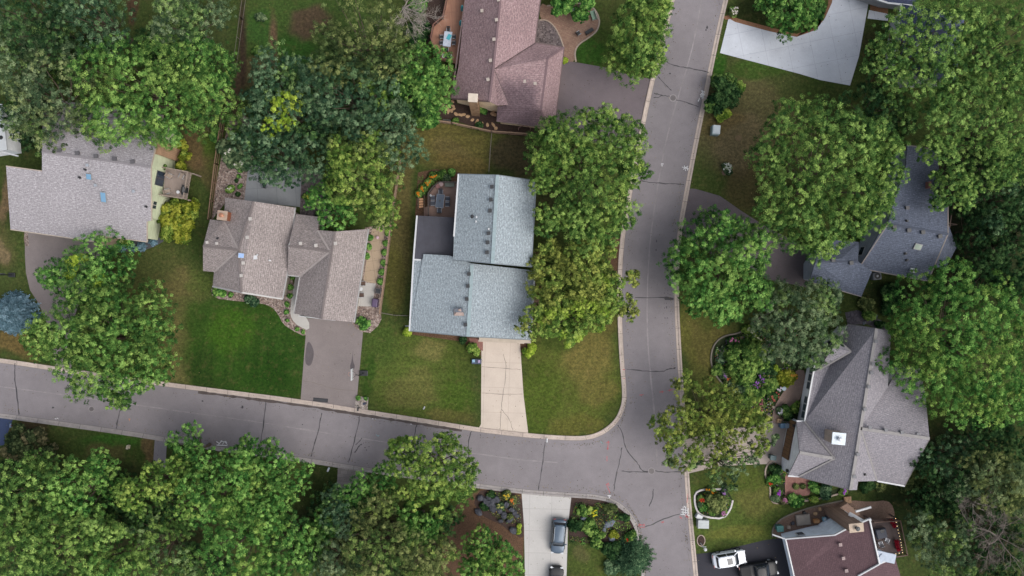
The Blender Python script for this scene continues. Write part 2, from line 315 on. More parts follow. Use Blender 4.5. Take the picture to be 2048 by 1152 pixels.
GROUND_BRUSHES = [] + [
    (620, 60, 190, 160, C(66, 88, 42)), (625, 40, 60, 40, C(92, 70, 62), .8), (590, 110, 60, 60, C(52, 92, 36), .8), (520, 60, 30, 60, C(60, 96, 44), .7), (545, 80, 12, 70, C(112, 86, 72), .9, .7, .2), (500, 150, 50, 40, C(110, 88, 72), .5),
    (485, 90, 11, 140, C(66, 52, 46), .95, .6, .1), (470, 180, 14, 80, C(84, 66, 58), .9, .6, .1), (440, 80, 30, 120, C(72, 84, 48), .8), (262, 5, 22, 50, C(80, 58, 48), .9), (195, 75, 30, 30, C(74, 54, 46), .8),
    (400, 290, 45, 60, C(112, 92, 66), .8), (425, 310, 22, 70, C(66, 98, 32), .8), (400, 440, 34, 90, C(70, 86, 44), .7), (410, 350, 30, 60, DIRT, .4), (405, 480, 20, 40, C(62, 80, 38), .9),
    (60, 270, 60, 50, C(44, 58, 34), .9), (10, 400, 14, 70, C(132, 108, 86), .8), (12, 500, 40, 60, C(82, 84, 50), .9), (10, 500, 20, 30, C(140, 118, 96), .6), (20, 560, 50, 40, C(70, 82, 44), .8), (25, 690, 60, 30, C(118, 98, 62), .8), (75, 575, 22, 40, C(104, 94, 58), .7),
    (330, 600, 110, 130, C(88, 92, 52)), (350, 560, 60, 50, DRY, .5), (360, 700, 40, 90, C(112, 104, 66), .7), (300, 520, 70, 40, C(76, 86, 46), .7), (400, 560, 40, 40, C(78, 92, 44), .7),
    (490, 700, 145, 130, C(50, 80, 28), 1, .35, .5), (560, 770, 70, 50, C(46, 76, 26), .9), (420, 640, 60, 50, C(56, 84, 32), .8), (575, 690, 60, 70, C(48, 78, 28), .9), (430, 770, 70, 40, C(48, 74, 28), .8), (470, 665, 60, 50, C(66, 100, 28), .6), (540, 740, 60, 50, C(34, 66, 18), .6), (410, 740, 40, 60, C(44, 66, 26), .7),
    (800, 400, 34, 240, C(98, 90, 56), .9, .5, .3), (900, 290, 110, 70, C(104, 98, 56)), (900, 300, 50, 30, DRY, .6), (930, 330, 60, 30, C(122, 104, 64), .5), (1030, 310, 60, 50, C(74, 66, 50), .9), (790, 560, 26, 90, C(88, 86, 44), .9, .5, .2),
    (840, 750, 140, 120, C(82, 96, 44)), (860, 700, 50, 40, C(124, 116, 74), .6), (830, 780, 60, 40, C(108, 102, 62), .5), (920, 790, 45, 60, C(70, 92, 34), .8), (760, 690, 40, 60, C(70, 90, 40), .8), (740, 760, 20, 60, C(50, 78, 28), .8), (920, 720, 50, 40, C(76, 90, 40), .7), (900, 830, 60, 20, C(104, 92, 56), .5),
    (1140, 760, 130, 140, C(88, 98, 44)), (1170, 720, 70, 60, C(124, 112, 66), .7), (1190, 780, 40, 40, C(118, 108, 62), .6), (1080, 800, 50, 80, C(74, 92, 34), .7), (1210, 640, 40, 60, C(104, 96, 54), .7), (1120, 680, 50, 30, C(66, 80, 34), .8), (1160, 850, 70, 25, C(100, 96, 48), .6),
    (1235, 80, 110, 100, C(72, 90, 42)), (1180, 105, 40, 34, C(58, 96, 36), .9, .4, .3), (1225, 20, 50, 50, C(84, 92, 50), .7), (1110, 380, 80, 70, C(60, 60, 40), .7),
    (1500, 240, 160, 140, C(96, 92, 62)), (1480, 280, 70, 80, C(112, 100, 76), .8), (1455, 240, 50, 30, C(106, 92, 58), .6), (1520, 140, 80, 26, C(60, 90, 34), .8, .45, .3), (1440, 130, 18, 40, C(50, 92, 30), .9, .5, .2), (1500, 370, 60, 60, C(84, 74, 50), .7), (1620, 170, 90, 30, C(62, 80, 36), .6), (1750, 110, 40, 80, C(62, 62, 38), .9), (1755, 160, 30, 40, C(84, 72, 50), .6), (1550, 400, 60, 50, C(62, 58, 38), .6), (1520, 20, 60, 40, C(46, 56, 26), .9),
    (1420, 680, 70, 130, C(92, 88, 48)), (1375, 650, 24, 120, C(96, 96, 48), .7), (1440, 640, 50, 30, C(66, 80, 36), .6), (1400, 760, 40, 40, C(86, 92, 46), .7),
    (1470, 1020, 130, 100, C(80, 96, 44)), (1520, 1010, 60, 40, C(110, 106, 60), .6), (1470, 1070, 70, 24, C(112, 112, 56), .6), (1440, 950, 60, 30, C(64, 76, 34), .8), (1500, 960, 40, 30, C(84, 96, 42), .7),
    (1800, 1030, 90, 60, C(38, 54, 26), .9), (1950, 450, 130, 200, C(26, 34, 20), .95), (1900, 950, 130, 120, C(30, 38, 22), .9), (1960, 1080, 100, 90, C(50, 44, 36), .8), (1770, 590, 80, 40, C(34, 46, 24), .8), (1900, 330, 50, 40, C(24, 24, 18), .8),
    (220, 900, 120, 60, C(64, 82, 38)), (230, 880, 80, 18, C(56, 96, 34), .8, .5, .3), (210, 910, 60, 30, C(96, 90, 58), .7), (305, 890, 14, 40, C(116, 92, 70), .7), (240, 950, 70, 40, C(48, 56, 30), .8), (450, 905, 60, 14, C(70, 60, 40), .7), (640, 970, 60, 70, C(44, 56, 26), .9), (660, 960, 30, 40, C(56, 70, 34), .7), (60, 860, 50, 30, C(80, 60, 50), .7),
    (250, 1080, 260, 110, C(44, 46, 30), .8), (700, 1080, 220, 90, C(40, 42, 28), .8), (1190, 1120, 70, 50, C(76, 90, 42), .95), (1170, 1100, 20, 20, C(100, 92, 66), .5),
]
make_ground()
# ------------------------------------------------------------------ streets and kerbs
def pxpath(pts, n=2): return [XY(*p) for p in chaikin(pts, n)]
UP = [(-220, 700), (0, 725), (115, 743), (348, 776), (600, 807), (720, 827), (845, 846), (960, 865), (1060, 876), (1130, 881), (1175, 881), (1208, 870), (1238, 845), (1252, 812), (1254, 785), (1248, 720), (1244, 640), (1244, 540), (1250, 470), (1262, 400), (1281, 300), (1300, 200), (1325, 100), (1350, 0), (1395, -180)]
RT = [(1492, -180), (1446, 0), (1424, 100), (1402, 210), (1384, 300), (1369, 380), (1356, 450), (1349, 520), (1348, 600), (1353, 700), (1358, 780), (1364, 860), (1367, 920), (1372, 1000), (1380, 1080), (1387, 1152), (1402, 1320)]
LO = [(-220, 805), (0, 826), (43, 832), (233, 858), (333, 874), (417, 890), (507, 902), (623, 917), (713, 932), (850, 952), (970, 969), (1060, 980), (1133, 985), (1187, 988), (1222, 995), (1250, 1012), (1270, 1036), (1281, 1062), (1285, 1101), (1292, 1152), (1310, 1320)]
up = chaikin(UP, 3); rt = chaikin(RT, 2); lo = chaikin(LO, 3)
sheet('street', up + rt + lo[::-1], 0.006, M_ROAD)
def kerb_mat(name, c):
    m, t, b = nodes(name); uv = t.nodes.new('ShaderNodeTexCoord').outputs['UV']; pos = t.nodes.new('ShaderNodeNewGeometry').outputs['Position']
    br = t.nodes.new('ShaderNodeTexBrick'); t.links.new(uv, br.inputs['Vector']); br.inputs['Scale'].default_value = 1; br.offset = 0
    br.inputs['Brick Width'].default_value = 2.9; br.inputs['Row Height'].default_value = 50; br.inputs['Mortar Size'].default_value = .035
    br.inputs['Color1'].default_value = scl(c, .93); br.inputs['Color2'].default_value = scl(c, 1.06); br.inputs['Mortar'].default_value = scl(c, .45)
    f = noise(t, pos, 1.2, 5, .7); g = ramp(t, f, [(.28, (.78,) * 3 + (1,)), (.7, (1.1,) * 3 + (1,))])
    f2 = noise(t, pos, 8, 4, .8); g2 = ramp(t, f2, [(.3, (.85,) * 3 + (1,)), (.7, (1.12,) * 3 + (1,))])
    t.links.new(mix(t, 1.0, mix(t, 1.0, br.outputs[0], g, 'MULTIPLY'), g2, 'MULTIPLY'), b.inputs['Base Color']); b.inputs['Roughness'].default_value = .85; return m
M_KERB = kerb_mat('kerb_concrete', C(206, 190, 178)); M_KERB2 = kerb_mat('kerb_concrete_grey', C(172, 165, 162))
PROF = [(-.02, .008), (.30, .02), (.42, .10), (.62, .115), (.64, .0)]
def kerb(name, pts, side, mat=None, prof=PROF): return profile_strip(name, [XY(*p) for p in pts], prof, mat or M_KERB, side)
LOW = [(-.02, .008), (.30, .018), (.62, .03), (.64, .0)]
kerb('kerb', up, 1); kerb('kerb', rt, 1); kerb('kerb', lo, -1, M_KERB2)
# damp leaf-stained gutter along the north kerb
mb = MB(); ribbon(mb, [XY(x, y + 2.5) for x, y in up if 370 < x < 935 and y > 700], .30, .026, .5, .03, 5); mb.build('gutter_stain', M_STAIN)['kind'] = 'structure'
# pale centre joint of the paving
mb = MB()
ribbon(mb, pxpath([(1403, 0), (1385, 100), (1355, 197), (1337, 260), (1322, 330), (1308, 420), (1298, 500), (1294, 600), (1295, 680), (1301, 750), (1310, 840), (1314, 930)]), .17, .012, .5, .02, 1)
ribbon(mb, pxpath([(0, 773), (117, 788), (300, 814), (512, 843), (640, 864), (773, 885), (952, 907), (1040, 920), (1115, 925)]), .13, .012, .6, .02, 2)
mb.build('paving_joint', M_PALE)['kind'] = 'structure'
CRACKS = [
    [(30, 726), (29, 755), (34, 790), (38, 829)], [(245, 808), (236, 835), (233, 857)], [(532, 802), (529, 830), (524, 870), (520, 895)], [(644, 826), (637, 860), (628, 890), (622, 913)],
    [(720, 829), (714, 862), (705, 895), (697, 925)], [(834, 847), (828, 872), (823, 893)], [(943, 862), (936, 885), (937, 915), (939, 925)], [(1090, 884), (1087, 920), (1081, 950), (1077, 980)],
    [(1236, 850), (1247, 870), (1250, 895), (1265, 915), (1278, 930), (1283, 942), (1300, 944)], [(1244, 895), (1239, 925), (1232, 950), (1228, 982)], [(1243, 942), (1260, 944), (1300, 944)], [(1310, 942), (1330, 944), (1366, 944)],
    [(1307, 978), (1305, 1000), (1298, 1013)], [(1275, 1052), (1285, 1056), (1310, 1046), (1340, 1033), (1366, 1026)], [(1275, 1052), (1279, 1080)], [(1253, 739), (1290, 742), (1325, 744), (1333, 739), (1345, 737), (1352, 735)],
    [(1270, 595), (1310, 595), (1346, 596)], [(1281, 362), (1310, 366), (1368, 369)], [(1329, 121), (1345, 131), (1370, 135), (1395, 139), (1418, 145)], [(1316, 153), (1330, 168), (1343, 181)],
    [(1308, 187), (1325, 191), (1340, 193)], [(1307, 195), (1318, 195), (1323, 191)], [(1352, 199), (1375, 206), (1397, 214)], [(712, 890), (722, 878), (724, 876)], [(709, 905), (718, 892), (724, 888)]]
mb = MB()
for i, c in enumerate(CRACKS): ribbon(mb, pxpath(c, 2), .11, .018, .5, .05, i, .35)
rg = random.Random(4)
for (x, y, rx, ry) in [(106, 815, 2.5, 1.8), (405, 802, 2, 2), (485, 814, 2.6, 3.4), (730, 895, 1.5, 1), (733, 900, 1.2, 1), (738, 893, 1, 1), (727, 886, 1, .8), (1340, 147, 2.2, 1.6), (1414, 55, 2, 3.5), (1412, 60, 1.5, 2), (1333, 614, 1.5, 1.6), (1329, 616, 1, 1), (1335, 636, 1.5, 1), (1330, 636, 1.2, 1), (1313, 482, 1, 2.5), (1312, 500, 1, 2), (1326, 190, .1, .1), (605, 849, 1.2, 1), (1335, 560, 1.2, .8), (1330, 545, 1, .7), (1020, 858, .2, .2), (961, 870, 1.5, 1)] + [(rg.uniform(1328, 1343), rg.uniform(550, 640), rg.uniform(.4, 1.1), rg.uniform(.4, 1)) for _ in range(16)]:
    c = XY(x, y); mb.face([(c[0] + rx * S * math.cos(a) * rg.uniform(.7, 1.2), c[1] + ry * S * math.sin(a) * rg.uniform(.7, 1.2), .019) for a in [k * math.pi / 5 for k in range(10)]])
mb.face([(*XY(x, y), .0195) for x, y in [(1327, 594), (1333, 593), (1347, 596), (1347, 600), (1330, 600)]][::-1])
mb.build('crack_seal', M_TAR)['kind'] = 'structure'
# surveyors' paint on the asphalt (strokes, in photo pixels)
def strokes(name, lst, col, wd=.09, z=.022):
    mb = MB()
    for i, s_ in enumerate(lst): ribbon(mb, [XY(*p) for p in s_], wd, z, .35, .01, i, .2)
    mb.build(name, flat(name + '_paint', col, .6, 0, .1, 6))['kind'] = 'structure'
strokes('white_utility_paint', [
    [(1402, 182), (1410, 184)], [(1402, 187), (1410, 190)], [(1401, 193), (1408, 195)], [(1405, 181), (1404, 198)], [(1408, 182), (1406, 197)], [(1399, 196), (1396, 203)], [(1400, 190), (1403, 190)],
    [(1364, 334), (1378, 338)], [(1369, 331), (1371, 342)], [(1374, 333), (1375, 341)], [(1366, 339), (1376, 332)], [(1322, 328), (1327, 328)], [(1324, 330), (1324, 333)],
    [(1362, 1018), (1376, 1021)], [(1363, 1024), (1378, 1026)], [(1366, 1013), (1366, 1030)], [(1372, 1011), (1370, 1032)], [(1361, 1028), (1380, 1031)], [(1368, 1012), (1372, 1017)], [(1376, 1016), (1375, 1030)],
    [(433, 883), (440, 888)], [(437, 889), (444, 881)], [(441, 882), (452, 884)], [(445, 889), (449, 883), (455, 889)], [(433, 890), (455, 891)], [(451, 882), (454, 886)],
    [(110, 837), (113, 838)], [(114, 836), (117, 838)], [(744, 833), (752, 838)], [(745, 838), (750, 832)], [(750, 836), (754, 836)], [(817, 844), (823, 845), (822, 849)], [(1215, 991), (1222, 992)], [(1218, 993), (1219, 996)]], C(236, 238, 240))
strokes('red_utility_paint', [
    [(1217, 882), (1215, 899)], [(1213, 886), (1217, 882), (1219, 886)], [(1214, 896), (1215, 900), (1217, 896)], [(1214, 912), (1214, 922)], [(1213, 968), (1216, 976), (1220, 986)], [(1212, 970), (1217, 966), (1218, 972)], [(1279, 790), (1287, 789)], [(1280, 789), (1284, 792)],
    [(1319, 784), (1328, 783)], [(1324, 781), (1325, 786)], [(1335, 781), (1347, 779)], [(1340, 778), (1339, 783)], [(1350, 778), (1359, 777)], [(1276, 1052), (1290, 1048)], [(1277, 1048), (1290, 1051)], [(1279, 1055), (1290, 1054)], [(1322, 1044), (1328, 1044)], [(1324, 1046), (1327, 1042)],
    [(1360, 1036), (1363, 1034)], [(1359, 1033), (1364, 1037)], [(1370, 1032), (1376, 1033)], [(1371, 1028), (1374, 1036)], [(1373, 1029), (1377, 1036)], [(1374, 1005), (1376, 985)], [(1245, 739), (1250, 739)], [(1246, 757), (1250, 757)]], C(198, 90, 96), .08)
strokes('teal_utility_paint', [[(752, 869), (757, 873)], [(756, 871), (759, 871)], [(790, 877), (796, 877)], [(755, 836), (775, 839)], [(775, 837), (782, 839)], [(1201, 883), (1206, 888)]], C(122, 168, 170), .07)
strokes('orange_utility_paint', [[(257, 838), (261, 838)], [(259, 837), (259, 842)]], C(214, 150, 110), .09)
def manhole(px, py, r, label):
    c = P(px, py); t = thing('manhole_cover', (c.x, c.y, .006), label, 'manhole cover')
    mb = MB(); mb.tube([(c.x, c.y, .007), (c.x, c.y, .024)], [r, r], 24); mb.build('rim', M_PALE, t)
    mb = MB(); mb.tube([(c.x, c.y, .01), (c.x, c.y, .032)], [r * .72, r * .72], 24)
    for k in range(6): a = k * math.pi / 3; mb.box((c.x + math.cos(a) * r * .4, c.y + math.sin(a) * r * .4, .034), (r * .3, .05, .01), a)
    mb.build('lid', flat('cast_iron', C(112, 106, 106), .6, .2), t)
manhole(1346, 196, .52, 'round iron manhole cover in the street beside the white driveway mouth')
manhole(1303, 942, .5, 'round iron manhole cover where the tar lines meet in the junction')
manhole(183, 818, .42, 'round manhole cover near the lower kerb under the leftmost street tree')
# ------------------------------------------------------------------ driveways, walks, patios
M_DA = asphalt('drive_asphalt_taupe', C(146, 136, 134), .92, 1.06); M_DB = asphalt('drive_asphalt_mauve', C(126, 116, 120), .85, 1.06)
M_DC = asphalt('drive_asphalt_dark', C(62, 62, 70), .85, 1.15); M_DD = asphalt('drive_asphalt_blue', C(60, 74, 106), .85, 1.1)
M_CC = conc('cream_concrete', C(222, 207, 192), .88, 1.05, 3.4, 0.03, .8); M_CW = conc('pale_concrete', C(222, 227, 236), .84, 1.06, 3.1, -.2, .8)
M_CG = conc('grey_concrete', C(158, 162, 166), .85, 1.08, 2.6, -.06, .72); M_CS = conc('light_concrete', C(198, 194, 188), .93, 1.05, 2.3, -.02, .88)
M_CP = planks('paver_grey', C(142, 134, 132), C(158, 150, 146), C(108, 100, 96), .9, .5, .1); M_CB = conc('beige_concrete', C(190, 168, 142), .9, 1.07, 1.3, -.15, .72)
M_PAVER = planks('brown_paver', C(152, 118, 100), C(170, 138, 116), C(116, 88, 76), .32, .17, .4); M_REDP = planks('red_paver', C(150, 100, 90), C(166, 118, 104), C(116, 78, 72), .4, .2, 1.45)
M_TANP = planks('tan_paver', C(164, 138, 124), C(176, 150, 134), C(136, 112, 100), .35, .2, .8)
sheet('driveway', [(50, 462), (190, 478), (205, 520), (160, 600), (135, 680), (145, 743), (112, 738), (100, 660), (78, 608), (60, 580), (52, 545), (50, 510)], .012, M_DA)
sheet('driveway', [(614, 636), (700, 640), (712, 657), (726, 664), (712, 818), (601, 803), (612, 664)], .012, M_DA)
sheet('driveway', [(963, 680), (1040, 684), (1043, 730), (1047, 790), (1057, 871), (956, 859), (962, 848)], .016, M_CC)
sheet('driveway', [(1128, 121), (1160, 126), (1222, 137), (1262, 152), (1303, 158), (1279, 300), (1200, 290), (1080, 262), (1100, 180)], .012, M_DB)
sheet('driveway', [(1458, 33), (1440, 106), (1520, 127), (1600, 148), (1640, 160), (1700, 171), (1718, 112), (1738, 0), (1745, -60), (1690, -60), (1664, 0), (1652, 32), (1633, 58), (1593, 70), (1545, 60), (1474, 42), (1462, 34)], .016, M_CW)
sheet('front_walk', [(1738, 20), (1776, 28), (1776, 42), (1735, 37)], .016, M_CW)
sheet('driveway', [(1372, 376), (1392, 378), (1440, 392), (1480, 420), (1530, 452), (1620, 500), (1615, 575), (1540, 560), (1440, 520), (1365, 470)], .012, asphalt('drive_asphalt_grey', C(112, 104, 108)))  # darker grey asphalt, the drive's own colour
sheet('driveway', [(1366, 880), (1440, 862), (1545, 842), (1600, 842), (1575, 935), (1530, 928), (1440, 932), (1376, 947)], .016, conc('drive_concrete_warm', C(186, 172, 162), .9, 1.05, 3, .2, .85))
sheet('garden_walk', [(1592, 738), (1613, 742), (1606, 790), (1580, 822), (1560, 850), (1542, 845), (1548, 815), (1562, 790), (1580, 765)], .020, M_TANP, 1)
sheet('driveway', [(1043, 983), (1143, 991), (1136, 1050), (1133, 1152), (1133, 1250), (1050, 1250), (1050, 1152), (1048, 1050)], .016, conc('bottom_concrete', C(206, 203, 199), .92, 1.05, 3.0, .02, .8))
sheet('driveway', [(1392, 1108), (1430, 1104), (1480, 1092), (1530, 1080), (1580, 1074), (1620, 1250), (1398, 1250)], .012, M_DC)
sheet('driveway', [(310, 874), (334, 880), (331, 935), (306, 930)], .012, asphalt('drive_asphalt_pale', C(138, 134, 140)))
sheet('driveway', [(676, 934), (737, 940), (720, 1000), (672, 1000)], .016, M_CP)
sheet('driveway', [(-60, 830), (26, 838), (14, 870), (8, 890), (-60, 900)], .012, M_DD)
sheet('back_patio', [(497, 330), (604, 337), (600, 414), (489, 402)], .06, M_CG, thick=.06)
sheet('rock_bed', [(482, 228), (500, 238), (512, 300), (497, 340), (489, 402), (455, 400), (424, 440), (427, 400), (445, 300), (458, 235)], .008, M_ROCK)
sheet('rock_bed', [(600, 414), (604, 337), (640, 340), (670, 455), (600, 430)], .008, M_ROCKG)
sheet('rock_bed', [(421, 572), (425, 596), (470, 602), (520, 606), (543, 613), (556, 628), (566, 648), (583, 660), (613, 675), (618, 655), (583, 640), (590, 548), (560, 560)], .008, M_ROCK, 1)
sheet('front_walk', [(592, 548), (604, 552), (596, 620), (618, 640), (619, 662), (596, 652), (583, 638), (580, 622), (586, 580)], .024, M_CS, 1, thick=.02)
sheet('rock_bed', [(730, 455), (783, 448), (776, 520), (762, 628), (763, 638), (756, 652), (740, 666), (728, 664), (693, 660), (693, 640), (715, 600)], .008, M_ROCK)
sheet('side_walk', [(744, 458), (770, 452), (766, 500), (752, 567), (727, 562), (733, 520)], .020, M_CB)
sheet('side_patio', [(722, 565), (752, 567), (744, 613), (712, 612)], .028, M_CS)
sheet('rock_bed', [(712, 792), (737, 795), (735, 822), (709, 818)], .020, speckle('mixed_rock', [C(104, 96, 90), C(180, 168, 158), C(140, 128, 120), C(206, 196, 188)], 5, vor=5))
sheet('foundation_bed', [(815, 655), (1065, 672), (1064, 690), (1046, 705), (1040, 716), (1041, 690), (963, 684), (962, 712), (940, 702), (930, 684), (815, 668)], .010, M_MULCHR)
sheet('entry_walk', [(938, 676), (966, 678), (966, 702), (942, 690)], .022, M_REDP)
sheet('foundation_bed', [(836, 345), (870, 338), (920, 345), (920, 372), (880, 372), (856, 392), (856, 432), (830, 432)], .010, M_MULCHR)
sheet('foundation_bed', [(1060, 500), (1085, 500), (1080, 660), (1066, 668)], .010, M_MULCHR); sheet('foundation_bed', [(1240, 470), (1248, 500), (1242, 560), (1215, 560), (1215, 480)], .010, M_MULCHR, 1)
sheet('side_bed', [(1064, 590), (1082, 592), (1078, 650), (1066, 650)], .016, M_PAVER)
sheet('mulch_bed', [(856, 200), (905, 192), (915, 208), (995, 212), (992, 246), (1083, 254), (1083, 276), (985, 266), (907, 240), (875, 236), (862, 216)], .010, M_MULCH)
sheet('mulch_bed', [(858, -20), (892, -20), (886, 36), (870, 52), (860, 90), (846, 80)], .010, M_MULCH, 1)
sheet('back_patio', [(1080, 5), (1100, 14), (1130, 8), (1168, 8), (1186, 16), (1198, 38), (1195, 58), (1180, 72), (1156, 86), (1148, 104), (1151, 124), (1128, 123), (1127, 97), (1118, 70), (1107, 52), (1094, 41), (1080, 40)], .020, M_PAVER, 1)
sheet('rock_bed', [(1078, 38), (1094, 41), (1107, 52), (1118, 70), (1129, 97), (1065, 88)], .008, M_ROCKG)
def kerbline(name, pts, wd, ht, mat, n=2, kind='structure'):
    return profile_strip(name, pxpath(pts, n), [(-wd / 2, 0), (-wd / 2 + .02, ht), (wd / 2 - .02, ht), (wd / 2, 0)], mat, 1)
M_EDGE = flat('edging_stone', C(186, 168, 152), .8, 0, .15, 5); M_EDGEG = flat('edging_grey', C(122, 114, 102), .8, 0, .15, 5)
kerbline('patio_edging', [(1094, 12), (1130, 7), (1168, 7), (1188, 15), (1200, 38), (1196, 60), (1180, 74), (1157, 88), (1149, 104), (1152, 124)], .22, .06, M_EDGE)
kerbline('patio_edging', [(1080, 40), (1094, 40), (1108, 51), (1120, 72), (1128, 96)], .18, .06, M_EDGE)
M_COVER = speckle('garden_ground', [C(30, 38, 22), C(50, 62, 34), C(66, 78, 42)], 4, .5, .95, .7, 1.2, .8)
sheet('garden_bed', [(1540, 628), (1500, 648), (1483, 666), (1447, 672), (1427, 690), (1421, 717), (1427, 743), (1445, 768), (1470, 800), (1520, 830), (1545, 838), (1560, 792), (1592, 745), (1612, 700), (1600, 650)], .010, M_COVER, 2)
kerbline('garden_edging', [(1545, 622), (1510, 640), (1483, 666), (1447, 671), (1427, 688), (1420, 717), (1427, 745), (1445, 768)], .22, .14, M_EDGEG)
sheet('garden_bed', [(1388, 984), (1405, 979), (1450, 979), (1462, 990), (1466, 1010), (1446, 1036), (1402, 1030), (1390, 1010)], .010, M_COVER, 1)
kerbline('garden_edging', [(1452, 978), (1405, 978), (1389, 986), (1389, 1008), (1396, 1026), (1412, 1034), (1446, 1037), (1461, 1018), (1465, 1000)], .26, .16, flat('white_edging', C(214, 208, 206), .7, 0, .12, 5), 1)
sheet('garden_bed', [(1545, 918), (1575, 930), (1572, 1000), (1640, 990), (1700, 968), (1706, 985), (1673, 991), (1617, 1002), (1553, 1010), (1540, 998), (1542, 975), (1529, 950), (1533, 932)], .010, M_COVER, 1)
kerbline('garden_edging', [(1546, 918), (1532, 932), (1529, 950), (1541, 974), (1539, 998), (1552, 1009), (1617, 1001), (1673, 990), (1700, 976)], .22, .12, M_EDGE)
sheet('front_patio', [(1570, 950), (1630, 960), (1617, 990), (1569, 996)], .10, M_REDP, thick=.10)
sheet('garden_bed', [(1548, 838), (1560, 812), (1585, 808), (1604, 815), (1600, 844), (1565, 852)], .012, M_COVER, 1)
sheet('rock_path', [(1690, 625), (1715, 620), (1745, 632), (1770, 645), (1775, 665), (1755, 660), (1735, 648), (1695, 650)], .012, speckle('slate_chip', [C(60, 58, 66), C(110, 104, 112), C(84, 80, 88)], 5, vor=4))
sheet('mulch_bed', [(1543, 1068), (1548, 1052), (1562, 1038), (1600, 1022), (1660, 1008), (1700, 1000), (1740, 1004), (1775, 1000), (1788, 1015), (1790, 1045), (1740, 1060), (1700, 1065), (1560, 1080)], .010, speckle('tan_mulch', [C(96, 78, 68), C(134, 110, 96), C(160, 134, 118)], 6, .3), 1)
kerbline('bed_edging', [(1545, 1074), (1544, 1060), (1552, 1046), (1570, 1032), (1620, 1014), (1690, 1000)], .2, .12, M_EDGEG)
sheet('mulch_bed', [(967, 975), (1044, 984), (1048, 1060), (1047, 1110), (1040, 1152), (1040, 1250), (880, 1250), (885, 1060), (920, 1000)], .010, M_MULCHR)
sheet('mulch_bed', [(967, 975), (1044, 984), (1048, 1050), (1046, 1080), (1020, 1062), (1000, 1048), (960, 1030), (945, 1000)], .014, M_MULCH, 1)
sheet('mulch_bed', [(1143, 992), (1187, 993), (1220, 1000), (1246, 1016), (1266, 1040), (1275, 1066), (1280, 1110), (1260, 1110), (1200, 1090), (1138, 1080), (1136, 1050)], .010, M_MULCH)
sheet('mulch_bed', [(1444, 34), (1458, 30), (1478, 38), (1545, 56), (1593, 68), (1640, 50), (1656, 10), (1658, -20), (1668, -20), (1664, 5), (1650, 36), (1632, 60), (1593, 74), (1540, 63), (1470, 44), (1460, 38), (1452, 40)], .020, speckle('orange_mulch', [C(120, 84, 62), C(164, 122, 92)], 6))
sheet('mulch_bed', [(1740, 8), (1776, 14), (1776, 28), (1740, 20)], .014, speckle('orange_mulch', [], 6))
sheet('mulch_bed', [(50, 460), (56, 466), (58, 492), (50, 492), (48, 478)], .014, M_ROCK)
sheet('planting_bed', [(190, 468), (295, 480), (340, 472), (332, 480), (300, 498), (260, 504), (225, 500), (188, 486)], .012, speckle('slate_mulch', [C(70, 72, 80), C(104, 106, 112)], 6), 1)
sheet('entry_slab', [(196, 468), (240, 474), (238, 494), (198, 490)], .06, M_CB, thick=.06)
# tar repairs on driveways
mb = MB(); ribbon(mb, pxpath([(606, 761), (640, 768), (665, 778), (712, 781)]), .07, .02, .5, .04, 9)
for i, c in enumerate([[(1007, 708), (1013, 735), (1009, 770), (1004, 800), (1003, 818), (1001, 840), (1000, 862)], [(963, 733), (1000, 736), (1041, 739)], [(1003, 818), (1020, 840), (1026, 862)], [(965, 786), (1006, 789), (1045, 788)]]): ribbon(mb, pxpath(c), .05, .022, .5, .04, 30 + i)
mb.build('driveway_cracks', flat('thin_crack', C(128, 118, 110), .8))['kind'] = 'structure'
mb = MB()
for pts in ([(614, 682), (622, 686), (629, 705), (624, 728), (617, 733), (609, 724)], [(707, 694), (705, 720), (711, 734), (704, 744), (699, 735), (704, 720)]): mb.face([(*p, .017) for p in [XY(*q) for q in chaikin(pts, 2, True)]][::-1])
mb.build('damp_patch', speckle('damp_asphalt', [C(98, 92, 94), C(112, 104, 106)], 6))['kind'] = 'structure'
